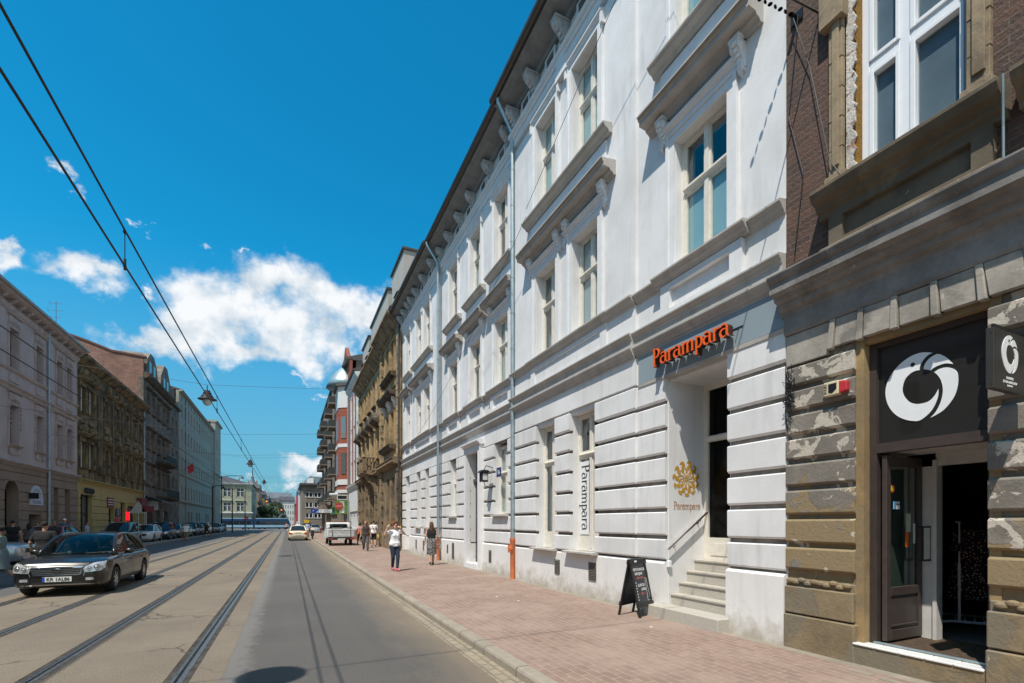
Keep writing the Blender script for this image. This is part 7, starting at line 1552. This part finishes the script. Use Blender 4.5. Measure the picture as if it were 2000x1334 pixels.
            q = MB(); q.add(vs, [(i*n+k_, i*n+(k_+1) % n, (i+1)*n+(k_+1) % n, (i+1)*n+k_) for i in range(rows) for k_ in range(n)]+[tuple(range(n))]); q.build('skirt', M[m_], r0, smooth=True)
    random.seed(hash(label) % 1000 if False else len(label))
    if hair:
        hs_ = [(R(0, .022, .035), (.084*s, .092*s, .096*s))]; hc_ = []
        if hair == 'curly':
            for i in range(46):
                a = random.uniform(0, 6.28); t = random.uniform(-.35, 1.4); rr = .105
                px_, py_, pz_ = rr*math.cos(t)*math.cos(a), rr*math.cos(t)*math.sin(a)+.02, rr*math.sin(t)+.035
                if py_ < -.055 and pz_ < .085: continue
                hs_.append((R(px_, py_, pz_), random.uniform(.026, .04)*s))
        if hair == 'long': hc_ = [(R(0, .055, .0), R(0, .075, -.22), .082*s, .06*s), (R(.05, .04, 0), R(.06, .05, -.18), .04*s, .03*s), (R(-.05, .04, 0), R(-.06, .05, -.18), .04*s, .03*s), (R(0, .07, -.18), R(0, .07, -.27), .06*s, .03*s)]
        if hair == 'short': hs_ = [(R(0, .022, .038), (.080*s, .086*s, .088*s))]
        if hair == 'bun': hs_.append((R(0, .11, .07), .042*s))
        if hair == 'cap': hs_ = [(R(0, .01, .055), (.084*s, .095*s, .07*s)), (R(0, -.09, .045), (.06*s, .06*s, .012*s))]
        hm = remesh(hc_, vox, I3, hs_, 1)
        # the hair leaves the face free
        bb = bmesh.new(); bb.from_mesh(hm); ctr = R(0, -.13, -.03)
        for v in bb.verts:
            dd = (v.co-ctr); k_ = math.sqrt((dd.x/(.075*s))**2+(dd.y/(.10*s))**2+(dd.z/(.085*s))**2)
            if k_ < 1 and hair != 'cap': v.co = ctr+dd/max(k_, .2)
        bb.to_mesh(hm); bb.free(); put(hm, 'hair', M[hairm], r0)
    r0.location = (x, y, z); r0.rotation_euler = (0, 0, rz); r0['_s'] = s; del r0['_s']; return r0, J, s
def acc(P_, rt, mb_fn, name, mat):
    k = MB(); mb_fn(k); L_ = rt.location.copy(); q = MB(); q.v = k.v; q.f = k.f; q.mi = k.mi
    me = bpy.data.meshes.new(name); me.from_pydata([tuple(v) for v in k.v], [], k.f); b = bmesh.new(); b.from_mesh(me); bmesh.ops.recalc_face_normals(b, faces=b.faces); b.to_mesh(me); b.free(); me.shade_smooth(); me.materials.append(M[mat]); o = bpy.data.objects.new(name, me); COL.objects.link(o); o.parent = rt; return o
PV = .12
walk = dict(kl=(.085, -.16, .50), al=(.075, -.22, .10), kr=(-.085, .02, .49), ar=(-.075, .28, .16))
w1, J, s = person('curly-haired woman in white T-shirt and dark jeans, phoning with one fist raised', 3.33, 16.75, PV, math.radians(12), 1.68, 'skin_fair', 'f',
    legs=dict(kl=(.075, -.10, .49), al=(.04, -.13, .10), kr=(-.075, -.04, .48), ar=(-.03, .12, .12)),
    arms=dict(el=(.36, -.03, 1.27), wl=(.16, -.13, 1.47), er=(-.37, -.02, 1.26), wr=(-.30, -.10, 1.50)), vox=.009, top=('tee', 'white_cotton'), bottom=('trousers', 'navy_denim'), shoes='shoe_pink', hair='curly', hairm='auburn_hair', head_turn=(.1, .05), sleeve=.42)
acc(None, w1, lambda k: k.box(.085, .10, -.16, -.09, 1.50, 1.62), 'phone', 'trim_black'); acc(None, w1, lambda k: k.tube([(.135, -.135, 1.50), (.175, -.12, 1.46)], .033, 12), 'bracelet', 'yellow_bag')
w2_, J, s = person('woman in black top and black-and-white print skirt walking away by the drainpipe', 5.12, 18.55, PV, math.pi-.15, 1.69, 'skin_tan', 'f',
    legs=dict(kl=(.08, -.02, .48), al=(.07, .22, .13), kr=(-.08, -.10, .49), ar=(-.07, -.10, .09)),
    arms=dict(el=(.235, .05, 1.10), wl=(.26, .02, .86), er=(-.24, .04, 1.11), wr=(-.30, -.04, .86)), vox=.010, top=('vest', 'black_cloth'), bottom=('skirt', 'zebra_print'), shoes='shoe_black', hair='long', hairm='brown_hair')
acc(None, w2_, lambda k: k.box(-.42, -.28, -.12, -.115, .64, .80), 'paper', 'plate_white')
person('man in a dark vest and grey trousers with tattooed arms, walking toward the camera', 4.14, 29.3, PV, 0, 1.76, 'skin_tan', 'm', legs=dict(kl=(.09, -.12, .50), al=(.09, -.10, .10), kr=(-.09, .02, .48), ar=(-.08, .22, .15)), vox=.014, top=('vest', 'dark_vest'), bottom=('trousers', 'grey_cloth'), hair='short', hairm='brown_hair')
p3, J, s = person('man seen from behind in a pale T-shirt and black shorts with a red strap', 5.32, 34.0, PV, math.pi, 1.80, 'skin_fair', 'm', legs=dict(kl=(.09, -.10, .50), al=(.09, -.02, .10), kr=(-.09, .0, .48), ar=(-.08, .18, .13)), vox=.015, top=('tee', 'white_cotton'), bottom=('shorts', 'black_cloth'), hair='short', hairm='dark_hair', sleeve=.5)
acc(None, p3, lambda k: k.tube([(.1, .125, 1.42), (.0, .135, 1.2), (-.05, .13, 1.0)], .022, 6), 'strap', 'red_cloth'); acc(None, p3, lambda k: k.box(-.34, -.26, -.10, .12, .45, .85), 'bag', 'yellow_bag')
p4, J, s = person('woman in a pink top and dark trousers carrying an orange bag beside the white pickup', 4.72, 36.2, PV, math.pi+.3, 1.66, 'skin_dark', 'f', legs=walk, vox=.015, top=('tee', 'pink_cloth'), bottom=('trousers', 'black_cloth'), hair='bun', hairm='dark_hair')
acc(None, p4, lambda k: k.ball((.12, .17, 1.0), (.11, .05, .14)), 'bag', 'orange_bag')
person('dark-haired woman in a black top and beige shorts behind the tattooed man', 4.62, 32.6, PV, math.pi, 1.74, 'skin_tan', 'f', legs=walk, vox=.016, top=('tee', 'black_cloth'), bottom=('shorts', 'beige_cloth'), hair='long', hairm='dark_hair')
person('person in a blue shirt standing next to the dark blue scooter', 2.0, 58.5, PV, 0, 1.74, 'skin_tan', 'm', vox=.02, top=('tee', 'pale_blue'), bottom=('trousers', 'khaki'), hair='short')
# left side
w5, J, s = person('woman in a strapless patterned dress and sandals striding out of the left edge', -7.16, 17.9, 0, -math.pi/2-.15, 1.70, 'skin_tan', 'f', legs=dict(kl=(.07, -.22, .52), al=(.06, -.30, .12), kr=(-.07, .10, .50), ar=(-.06, .42, .18)),
    arms=dict(el=(.24, .12, 1.12), wl=(.27, .10, .88), er=(-.22, -.10, 1.12), wr=(-.24, -.28, .95)), vox=.011, top=('vest', 'floral_print'), bottom=('dress', 'floral_print'), shoes='sandal', hair='bun', hairm='dark_hair')
person('broad man in a black T-shirt seen from behind, just left of the charcoal saloon', -6.42, 18.5, 0, math.pi-.1, 1.82, 'skin_tan', 'm', vox=.012, top=('tee', 'black_cloth'), bottom=('trousers', 'khaki'), hair='short', hairm='dark_hair', heavy=1.14, sleeve=.7, arms=dict(el=(.30, .02, 1.12), wl=(.31, -.06, .88), er=(-.30, .02, 1.12), wr=(-.31, -.06, .88)))
def onpav(px, x): # a standing place on the left pavement below a picture column
    t = (px-1000)/944.0; return x*(CT-ST*t)/(t*CT+ST)
crowd = [(25, -11.2, 'person with cropped dark hair and a dark shirt behind the silver hatchback', 'm', 'short', 'dark_hair', 'black_cloth', 1.76, math.pi), (57, -11.0, 'person with long loose black hair behind the broad man', 'f', 'long', 'dark_hair', 'grey_cloth', 1.64, math.pi), (74, -12.2, 'woman with tied hair walking before the pink house', 'f', 'bun', 'brown_hair', 'blue_cloth', 1.7, 0), (106, -12.0, 'man in a flat cap near the drainpipe of the pink house', 'm', 'cap', 'khaki', 'beige_cloth', 1.78, 0),
         (126, -12.6, 'person in a white cap and blue shirt, tallest head by the pink house', 'm', 'cap', 'white_cotton', 'blue_cloth', 1.92, 0), (139, -12.5, 'fair person with a brown shirt at the right end of the pink house', 'f', 'short', 'auburn_hair', 'red_cloth', 1.68, 0), (170, -12.7, 'person in a white and blue shirt before the tall shop window', 'm', 'short', 'dark_hair', 'pale_blue', 1.72, math.pi/2)]
for px, x, l, sx_, hr_, hm_, tm_, h_, rz_ in crowd: person(l, x, onpav(px, x), PV, rz_, h_, 'skin_tan', sx_, vox=.017, top=('tee', tm_), bottom=('trousers', 'navy_denim'), hair=hr_, hairm=hm_)
person('person in a white T-shirt and shorts crossing beside the parked cars', -8.85, 55.2, 0, .2, 1.76, 'skin_tan', 'm', legs=walk, vox=.018, top=('tee', 'white_cotton'), bottom=('shorts', 'khaki'), hair='short')
person('second person in a pale shirt just behind the one in the white T-shirt', -9.25, 56.6, 0, .2, 1.70, 'skin_tan', 'f', legs=walk, vox=.018, top=('tee', 'pale_blue'), bottom=('shorts', 'grey_cloth'), hair='short')
person('person in black running along the far parked cars', -8.6, 66.0, 0, .8, 1.78, 'skin_tan', 'm', legs=dict(kl=(.08, -.30, .62), al=(.08, -.20, .22), kr=(-.08, .04, .50), ar=(-.08, .40, .26)), vox=.018, top=('tee', 'black_cloth'), bottom=('shorts', 'black_cloth'), hair='short', lean=.15)
for i, (x, y, t_, l) in enumerate([(1.0, 104, 'red_cloth', 'tiny far pedestrian in red beyond the taxi'), (2.0, 108, 'blue_cloth', 'tiny far pedestrian in blue beyond the taxi'), (-.2, 112, 'pink_cloth', 'tiny far pedestrian in pink at the end of the tram'), (4.0, 106, 'white_cotton', 'tiny far pedestrian in white before the grey corner house')]):
    person(l, x, y, 0, 0, 1.72, 'skin_tan', 'm', vox=.03, top=('tee', t_), bottom=('trousers', 'navy_denim'), hair='short')
# driver and passenger of the charcoal car (seated, facing the windscreen)
sit = dict(kl=(.12, -.42, .84), al=(.12, -.62, .50), kr=(-.12, -.42, .84), ar=(-.12, -.62, .50))
cx, cy = -4.93, 17.42; sy = -.37+.30
person('driver of the charcoal saloon, hands on the wheel', cx+.38, cy-.06, -.33, 0, 1.66, 'skin_fair', 'm', legs=sit, arms=dict(el=(.22, -.2, 1.18), wl=(.12, -.43, 1.26), er=(-.2, -.2, 1.18), wr=(-.12, -.43, 1.26)), vox=.014, top=('tee', 'grey_cloth'), bottom=('trousers', 'navy_denim'), hair='short', seated=True)
person('fair-haired passenger of the charcoal saloon with a bare arm on the dashboard', cx-.38, cy-.06, -.33, 0, 1.62, 'skin_fair', 'f', legs=sit, arms=dict(el=(.22, -.15, 1.10), wl=(.15, -.35, 1.05), er=(-.2, -.30, 1.22), wr=(-.38, -.5, 1.27)), vox=.014, top=('tee', 'beige_cloth'), bottom=('trousers', 'navy_denim'), hair='long', hairm='blond_hair', seated=True)
# ------------------------------------------------------------ overhead line, lamps, signs, small things
plain('wire_black', (.015, .015, .017), .6)
def wire(pts, label, r=.011, name='overhead_wire', group='tram overhead wires', sag=0):
    P_ = [Vector(p) for p in pts]; out = []
    for a, c in zip(P_, P_[1:]):
        n = 14
        for i in range(n): t = i/n; q = a.lerp(c, t); q.z -= sag*4*t*(1-t); out.append(q)
    out.append(P_[-1]); mid = out[len(out)//2]
    return MB().tube(out, r, 5).build(name, M['wire_black'], label=label, cat='wire', group=group, loc=tuple(mid))
# nearer track: a contact wire with its carrier wire above; farther track the same
wire([(-1.87, -6, 5.02), (-1.87, 150, 5.02)], 'lower contact wire over the nearer tram track', .012)
wire([(-1.87, -6, 5.52), (-1.87, 11.5, 5.46), (-1.87, 150, 5.40)], 'upper carrier wire over the nearer tram track', .012)
wire([(-4.87, -6, 5.02), (-4.87, 150, 5.02)], 'lower contact wire over the farther tram track', .012)
wire([(-4.87, -6, 5.46), (-4.87, 150, 5.42)], 'upper carrier wire over the farther tram track', .012)
def dropper(x, y, z0, z1, l):
    k = MB(); k.tube([(x, y, z0), (x, y, z1)], .006, 5); k.ball((x, y, z0), (.018, .05, .03), 8, 6); k.ball((x, y, z1), (.02, .05, .025), 8, 6); k.cyl((x, y, z0-.05), (x, y, z0+.09), .015, n=8)
    tag(k.build('wire_dropper', M['wire_black'], loc=(x, y, z0)), l, 'wire fitting', 'droppers joining the tram wires')
import math as _m
def ycol(px, x): t = (px-1000)/944.0; return x*(CT-ST*t)/(t*CT+ST)
for px, l in ((244, 'insulated dropper nearest the camera joining the two near-track wires'), (424, 'dropper just past the hanging street lamp'), (471, 'dropper farther along the near-track wires'), (492, 'small dropper farthest along the near-track wires')):
    y = ycol(px, -1.87); dropper(-1.87, y, 5.02, 5.45, l)
# span wires across the street and wires anchored to the facades
spans = [(3.9, 7.6, 'span wire crossing overhead beside the camera'), (26, 8.35, 'span wire carrying the nearer hanging lamp'), (34, 7.4, 'span wire crossing in front of the ornate brown house'), (41, 7.0, 'thin span wire beyond the ornate brown house front'), (54, 8.4, 'span wire carrying the second hanging lamp'), (62, 7.2, 'far span wire before the brick bay'), (85, 8.9, 'span wire carrying the farthest hanging lamp'), (100, 9.5, 'farthest span wire above the junction')]
for y, z, l in spans: wire([(-14, y, z+.5), (-3.35, y, z-.25), (6.1, y, z+.6)], l, .007 if y > 10 else .010, 'span_wire', 'wires spanning the street', .05)
wire([(5.45, 5.2, 12.3), (5.5, 11.0, 9.75)], 'thin wire slanting across the white facade to the upper window shelf', .006, 'span_wire', None)
wire([(5.6, 11.2, 9.7), (5.7, 19.4, 6.9), (5.9, 27, 5.6)], 'thin wire continuing from the upper window shelf toward the far end of the facade', .006, 'span_wire', None, .1)
wire([(-14, 77, 12.3), (-1.87, 90, 5.4)], 'pull-off wire from the narrow brick house to the tram wire', .012, 'span_wire', None, .2)
wire([(-14, 66, 9.0), (-4.87, 76, 5.4)], 'pull-off wire from the decayed tenement to the farther track', .010, 'span_wire', None, .2)
wire([(6.1, 72, 12), (-1.87, 112, 5.4)], 'long pull-off wire slanting from the balcony block to the near track', .016, 'span_wire', None, .3)
wire([(6.1, 60, 10), (-4.87, 118, 5.4)], 'long pull-off wire slanting from the brick bay to the farther track', .016, 'span_wire', None, .3)
def lamp(y, z, l, x=-3.35):
    r = root('hanging_lamp', l, 'street lamp', (x, y, z), 'lamps hanging over the middle of the street')
    k = MB(); k.lathe((x, y, z), [(.03, .42), (.05, .40), (.12, .38), (.13, .30), (.17, .28), (.18, .18), (.24, .14), (.26, .05), (.37, .0), (.38, -.03), (.22, -.03), (.20, -.01), (.001, -.01)], 24); k.build('shade', M['lamp_metal'], r, smooth=.6)
    k = MB(); k.lathe((x, y, z), [(.20, -.03), (.20, -.10), (.16, -.22), (.08, -.30), (.001, -.32)], 20); k.build('glass_bowl', M['lamp_glass'], r, smooth=True)
    k = MB(); k.cyl((x, y, z+.4), (x, y, z+.62), .02); k.build('hanger', M['wire_black'], r)
plain('lamp_metal', (.05, .045, .04), .5, .4); plain('lamp_glass', (.5, .55, .55), .15)
lamp(3.85, 7.25, 'street lamp hanging above the camera, its round shadow on the road'); lamp(26, 7.45, 'large hanging lamp with a clear bowl over the nearer span'); lamp(54, 7.55, 'second hanging lamp, smaller with distance'); lamp(85, 8.1, 'farthest small hanging lamp above the junction')
for x, y, z, l in ((-3.4, 96, 5.6, 'amber traffic signal hanging over the junction'), (-1.2, 112, 4.5, 'second amber traffic signal hanging lower over the junction')):
    r = root('traffic_signal', l, 'traffic light', (x, y, z)); MB().box(x-.2, x+.2, y, y+.25, z-.4, z+.4).build('housing', M['black_metal'], r, bevel=.03); MB().lathe((x, y, z-.05), [(.001, -.02), (.13, -.02), (.14, 0)], 14, 'y').build('amber_light', emis('amber', (1, .22, .02), 1.2), r); MB().cyl((x, y+.1, z+.4), (x, y+.1, z+1.5), .02).build('hanger', M['wire_black'], r)
# chalk A-board
bd = root('chalk_sign', 'black folding pavement sign with chalk lettering beside the granite steps', 'sign', (5.6, 7.0, PV))
A = dict(a=Vector((5.52, 6.66, PV)), b=Vector((5.98, 6.82, PV)), c=Vector((5.38, 7.06, PV)), d=Vector((5.84, 7.22, PV)))
ux = (A['b']-A['a']).normalized(); Wd_ = (A['b']-A['a']).length+.02; n_ = Vector((ux.y, -ux.x, 0)); zu = Vector((0, 0, 1))
top = (A['a']+A['c'])/2+zu*1.0
def panel(base, name, parts=True):
    up_ = (top-base).normalized(); nn = ux.cross(up_).normalized(); nn = nn if (nn.dot(n_)*(1 if base is A['a'] else -1)) > 0 else -nn; Lh = (top-base).length
    T = lambda u, w, z: tuple(base+ux*u+nn*w+up_*z)
    k = MB(T)
    for a, c in ((0, .05), (Wd_-.05, Wd_)): k.box(a, c, -.012, .018, .0, Lh)
    k.box(-.01, Wd_+.01, -.014, .03, .17, .25); k.box(-.01, Wd_+.01, -.014, .03, Lh-.09, Lh); fr_ = k.build('frame', M['black_metal'], bd, bevel=.004); MB(T).box(.05, Wd_-.05, -.006, .006, .25, Lh-.09).build('board', M['slate_board'], bd if True else fr_); return T, Lh
plain('slate_board', (.022, .026, .035), .35, 0, .25, 3); plain('chalk_white', (.72, .72, .72), .9); plain('chalk_red', (.45, .10, .10), .9)
T, Lh = panel(A['a'], 'front'); panel(A['c'], 'back')
for tx_, sz, u, z, m_, sh_ in (('RESTAURACJA', .068, .25, .83, 'chalk_white', 0), ('INDYJSKA', .066, .22, .755, 'chalk_white', .1), ('ZAPRASZA', .055, .24, .68, 'chalk_red', .1), ('LUNCH', .075, .24, .55, 'chalk_white', .15), ('DNIA', .07, .30, .475, 'chalk_white', .1), ('MENU', .05, .25, .40, 'chalk_red', .1)):
    text_mesh(tx_, sz, T, u, .006, z, .002, M[m_], bd, name='chalk_text', shear=sh_, sx=.84)
k = MB(T)
for i in range(7): k.ball((.085, .007, .30+i*.05), (.011, .002, .014), 7, 5)
k.build('chalk_marks', M['chalk_white'], bd); q = MB(T)
implicit(lambda U, Z: np.maximum(np.abs(np.maximum(np.abs(U-.42)-.022-.02*np.clip((.6-Z)*3, 0, 1), np.abs(Z-.47)-.2))-.002, -9), .34, .5, .25, .7, 60, I3, .006, .008, q); q.build('chalk_bottle', M['chalk_white'], bd)
MB(T).box(.12, .19, .03, .033, Lh-.06, Lh-.03).build('maker_badge', M['chalk_white'], bd)
# road signs ahead on the right
rs = root('road_sign', 'blue and white direction sign on a post behind the white pickup', 'sign', (3.0, 44, PV)); PR = FF(44)
k = MB(); k.cyl((2.95, 44.05, PV), (2.95, 44.05, 2.95), .035, n=8); k.build('post', M['zinc'], rs)
plain('road_blue', (.01, .05, .30), .4); o = MB(PR).box(1.75, 2.38, .0, .03, 2.58, 2.92).build('blue_panel', M['road_blue'], rs); o2 = MB(PR).box(2.38, 3.42, .0, .03, 2.62, 2.90).build('white_panel', M['plate_white'], rs)

for z, a_, c_ in ((2.85, 2.85, 3.15), (2.77, 2.75, 3.3), (2.68, 2.8, 3.3), (2.77, 2.46, 2.62)): MB(PR).box(a_, c_, .03, .034, z-.014, z+.014).build('text_line', M['road_blue'] if a_ > 2.5 else M['trim_black'], o2)
text_mesh('P', .2, PR, 1.95, .03, 2.76, .004, M['plate_white'], o, name='lettering')
k = MB(PR); k.plate([(2.15, 2.64), (2.30, 2.64), (2.36, 2.74), (2.30, 2.80), (2.28, 2.72)], .03, .034); k.build('arrow', M['plate_white'], o)
rd = root('round_shop_sign', 'round red sign with a yellow-green rim projecting from the brick bay shop', 'sign', (5.0, 53, 3.5)); PR = FF(53.5)
k = MB(PR); k.lathe((4.85, 0, 3.52), [(.001, -.0), (.45, 0), (.45, .06), (.001, .06)], 26, 'y') if False else k.plate([(4.85+.45*math.cos(a*math.pi/14), 3.52+.45*math.sin(a*math.pi/14)) for a in range(28)], -.06, 0); k.build('rim', M['green_sign'] if 'green_sign' in M else plain('green_sign', (.10, .20, .03), .5), rd)
k = MB(PR); k.plate([(4.85+.38*math.cos(a*math.pi/14), 3.52+.38*math.sin(a*math.pi/14)) for a in range(28)], .0, .02); k.build('disc', M['red_cloth'], rd); text_mesh('LaGrande', .15, PR, 4.85, .02, 3.52, .01, M['plate_white'], rd, name='lettering', shear=.2, rot=.1)
MB(PR).box(4.85, 6.1, -.04, -.02, 3.9, 3.94).build('bracket', M['black_metal'], rd)
r = root('green_box_sign', 'green and white box sign hanging behind the round red sign', 'sign', (5.4, 54, 3.4)); MB(PR).box(4.5, 5.7, -.3, -.1, 2.7, 4.1).build('panel', M['green_sign'], r); MB(PR).box(4.9, 5.4, -.1, -.08, 2.8, 4.0).build('stripe', M['plate_white'], r)
r = root('dark_box_sign', 'small dark framed sign above the round red sign', 'sign', (5.4, 54, 4.5)); MB(PR).box(4.7, 5.7, -.2, -.1, 4.2, 4.7).build('frame', M['plate_white'], r); MB(PR).box(4.75, 5.65, -.1, -.09, 4.27, 4.63).build('panel', M['black_metal'], r)
# left side: give-way sign seen from the back, masts with lamps
r = root('traffic_sign', 'grey back of a triangular road sign on a post before the yellow ground floor', 'sign', (-10.3, 45.5, PV)); k = MB(); k.cyl((-10.35, 45.5, PV), (-10.35, 45.5, 3.3), .04, n=8); k.build('post', M['zinc'], r); k = MB(FF(45.45)); k.plate([(-10.9, 2.5), (-9.8, 2.5), (-10.35, 3.45)], 0, .03); k.build('plate', M['trim_grey'], r); k = MB(FF(45.45)); k.box(-10.1, -9.35, .0, .03, 2.6, 3.05); k.build('red_plate', M['dark_red'], r)
def mast(x, y, h, l, arm=3.0, d=1):
    r = root('lamp_mast', l, 'mast', (x, y, 0), 'masts at the junction'); MB().tube([(x, y, 0), (x, y, h)], [.12, .07], 8).build('mast', M['black_metal'], r)
    if arm: k = MB(); k.tube([(x, y, h-.3), (x+d*arm*.4, y, h), (x+d*arm, y, h+.05)], .05, 6); k.lathe((x+d*arm, y, h-.45), [(.35, 0), (.25, .2), (.08, .3), (.05, .5)], 12); k.build('arm', M['black_metal'], r)
mast(-10.7, 100, 10.2, 'dark mast with a signal head nearest the long pale block', 3.2); mast(-9.4, 104, 8.2, 'pale slim mast right of the dark mast', 0); mast(-9.0, 128, 9.2, 'mast with a curved arm before the green corner palace', 3.6); mast(-10.5, 87, 7.5, 'slim street lamp mast in front of the pale block', 1.4)
for x, y, l in ((-7.4, 108, 'red no-entry sign at the junction, in front of the tram'),):
    r = root('no_entry_sign', l, 'sign', (x, y, 0)); MB().cyl((x, y, 0), (x, y, 2.6), .04, n=6).build('post', M['zinc'], r); k = MB(FF(y-.05)); k.plate([(x+.4*math.cos(a*math.pi/10), 2.6+.4*math.sin(a*math.pi/10)) for a in range(20)], 0, .03); k.build('disc', M['sticker_red'], r); MB(FF(y-.08)).box(x-.28, x+.28, 0, .02, 2.53, 2.67).build('bar', M['plate_white'], r)
# trees at the far end of the street
def leafmat(n, a, b_):
    m = MT(n); g = m.n('ShaderNodeNewGeometry'); oi = m.noise(m.pos(), 1.3, 3, .6); m.col(m.mix(oi, a, b_)); m.set(Roughness=.6); return m.m
leafmat('leaf_green', (.02, .045, .012), (.06, .10, .025))
def tree(x, y, h, r_, l, seed):
    random.seed(seed); t = root('street_tree', l, 'tree', (x, y, 0), 'trees at the far end of the street'); k = MB(); k.tube([(x, y, 0), (x+.1, y, h*.35), (x, y, h*.6)], [.22, .16, .08], 8)
    for i in range(5): a = i*1.3; k.tube([(x, y, h*.35+i*.3), (x+math.cos(a)*r_*.6, y+math.sin(a)*r_*.6, h*.6+i*.25)], [.08, .03], 5)
    k.build('trunk', M['dark_wood_door'], t); c = MB(); cl = [(random.gauss(0, r_*.45), random.gauss(0, r_*.45), h*.62+random.gauss(0, h*.16), random.uniform(.5, 1.0)*r_*.5) for _ in range(16)]
    for _ in range(1500):
        cx_, cy_, cz_, cr = random.choice(cl); v = Vector((random.gauss(0, 1), random.gauss(0, 1), random.gauss(0, 1))).normalized()*cr*random.uniform(.6, 1.05); p = Vector((x+cx_, y+cy_, cz_))+v; a = Vector((random.gauss(0, 1), random.gauss(0, 1), random.gauss(0, 1))).normalized(); b_ = a.orthogonal().normalized(); s_ = random.uniform(.14, .26)
        c.add([tuple(p-a*s_), tuple(p+b_*s_*.6), tuple(p+a*s_), tuple(p-b_*s_*.6)], [(0, 1, 2, 3)])
    c.build('crown', M['leaf_green'], t, recalc=False)
for i, (x, y, h, r_, l) in enumerate([(-6.9, 168, 8.0, 1.9, 'dark green tree leftmost of the far trees, right of the brown houses'), (-5.0, 166, 9.2, 2.1, 'tallest dark green tree at the end of the street'), (-3.0, 170, 9.0, 2.0, 'dark green tree beside the pale three-storey building'), (-6.0, 176, 7.2, 2.0, 'lower tree between the brown houses and the tallest tree')]): tree(x, y, h, r_, l, 11+i)
# litter and stains
random.seed(5); 
for i, (x, y, l) in enumerate([(4.4, 9.2, 'white scrap of litter on the pavers, nearer one'), (4.2, 9.9, 'white scrap of litter on the pavers, farther one'), (5.2, 6.0, 'pale scrap lying right of the chalk sign')]):
    k = MB(); k.flat([(x, y), (x+.05, y+.01), (x+.06, y+.04), (x+.01, y+.05)], .117, .121); k.build('paper_scrap', M['plate_white'], label=l, cat='paper scrap', loc=(x, y, .118))
# the ragged near edge of the pavement repair: single pale stones let into the pavers by the shop
for i, x in enumerate((5.66, 5.70)): MB().flat([(x, 2.75+i*.35), (x+.1, 2.75+i*.35), (x+.1, 3.0+i*.35), (x, 3.0+i*.35)], .10, .1225).build('paving_stone', M['pavement_concrete'], kind='structure')
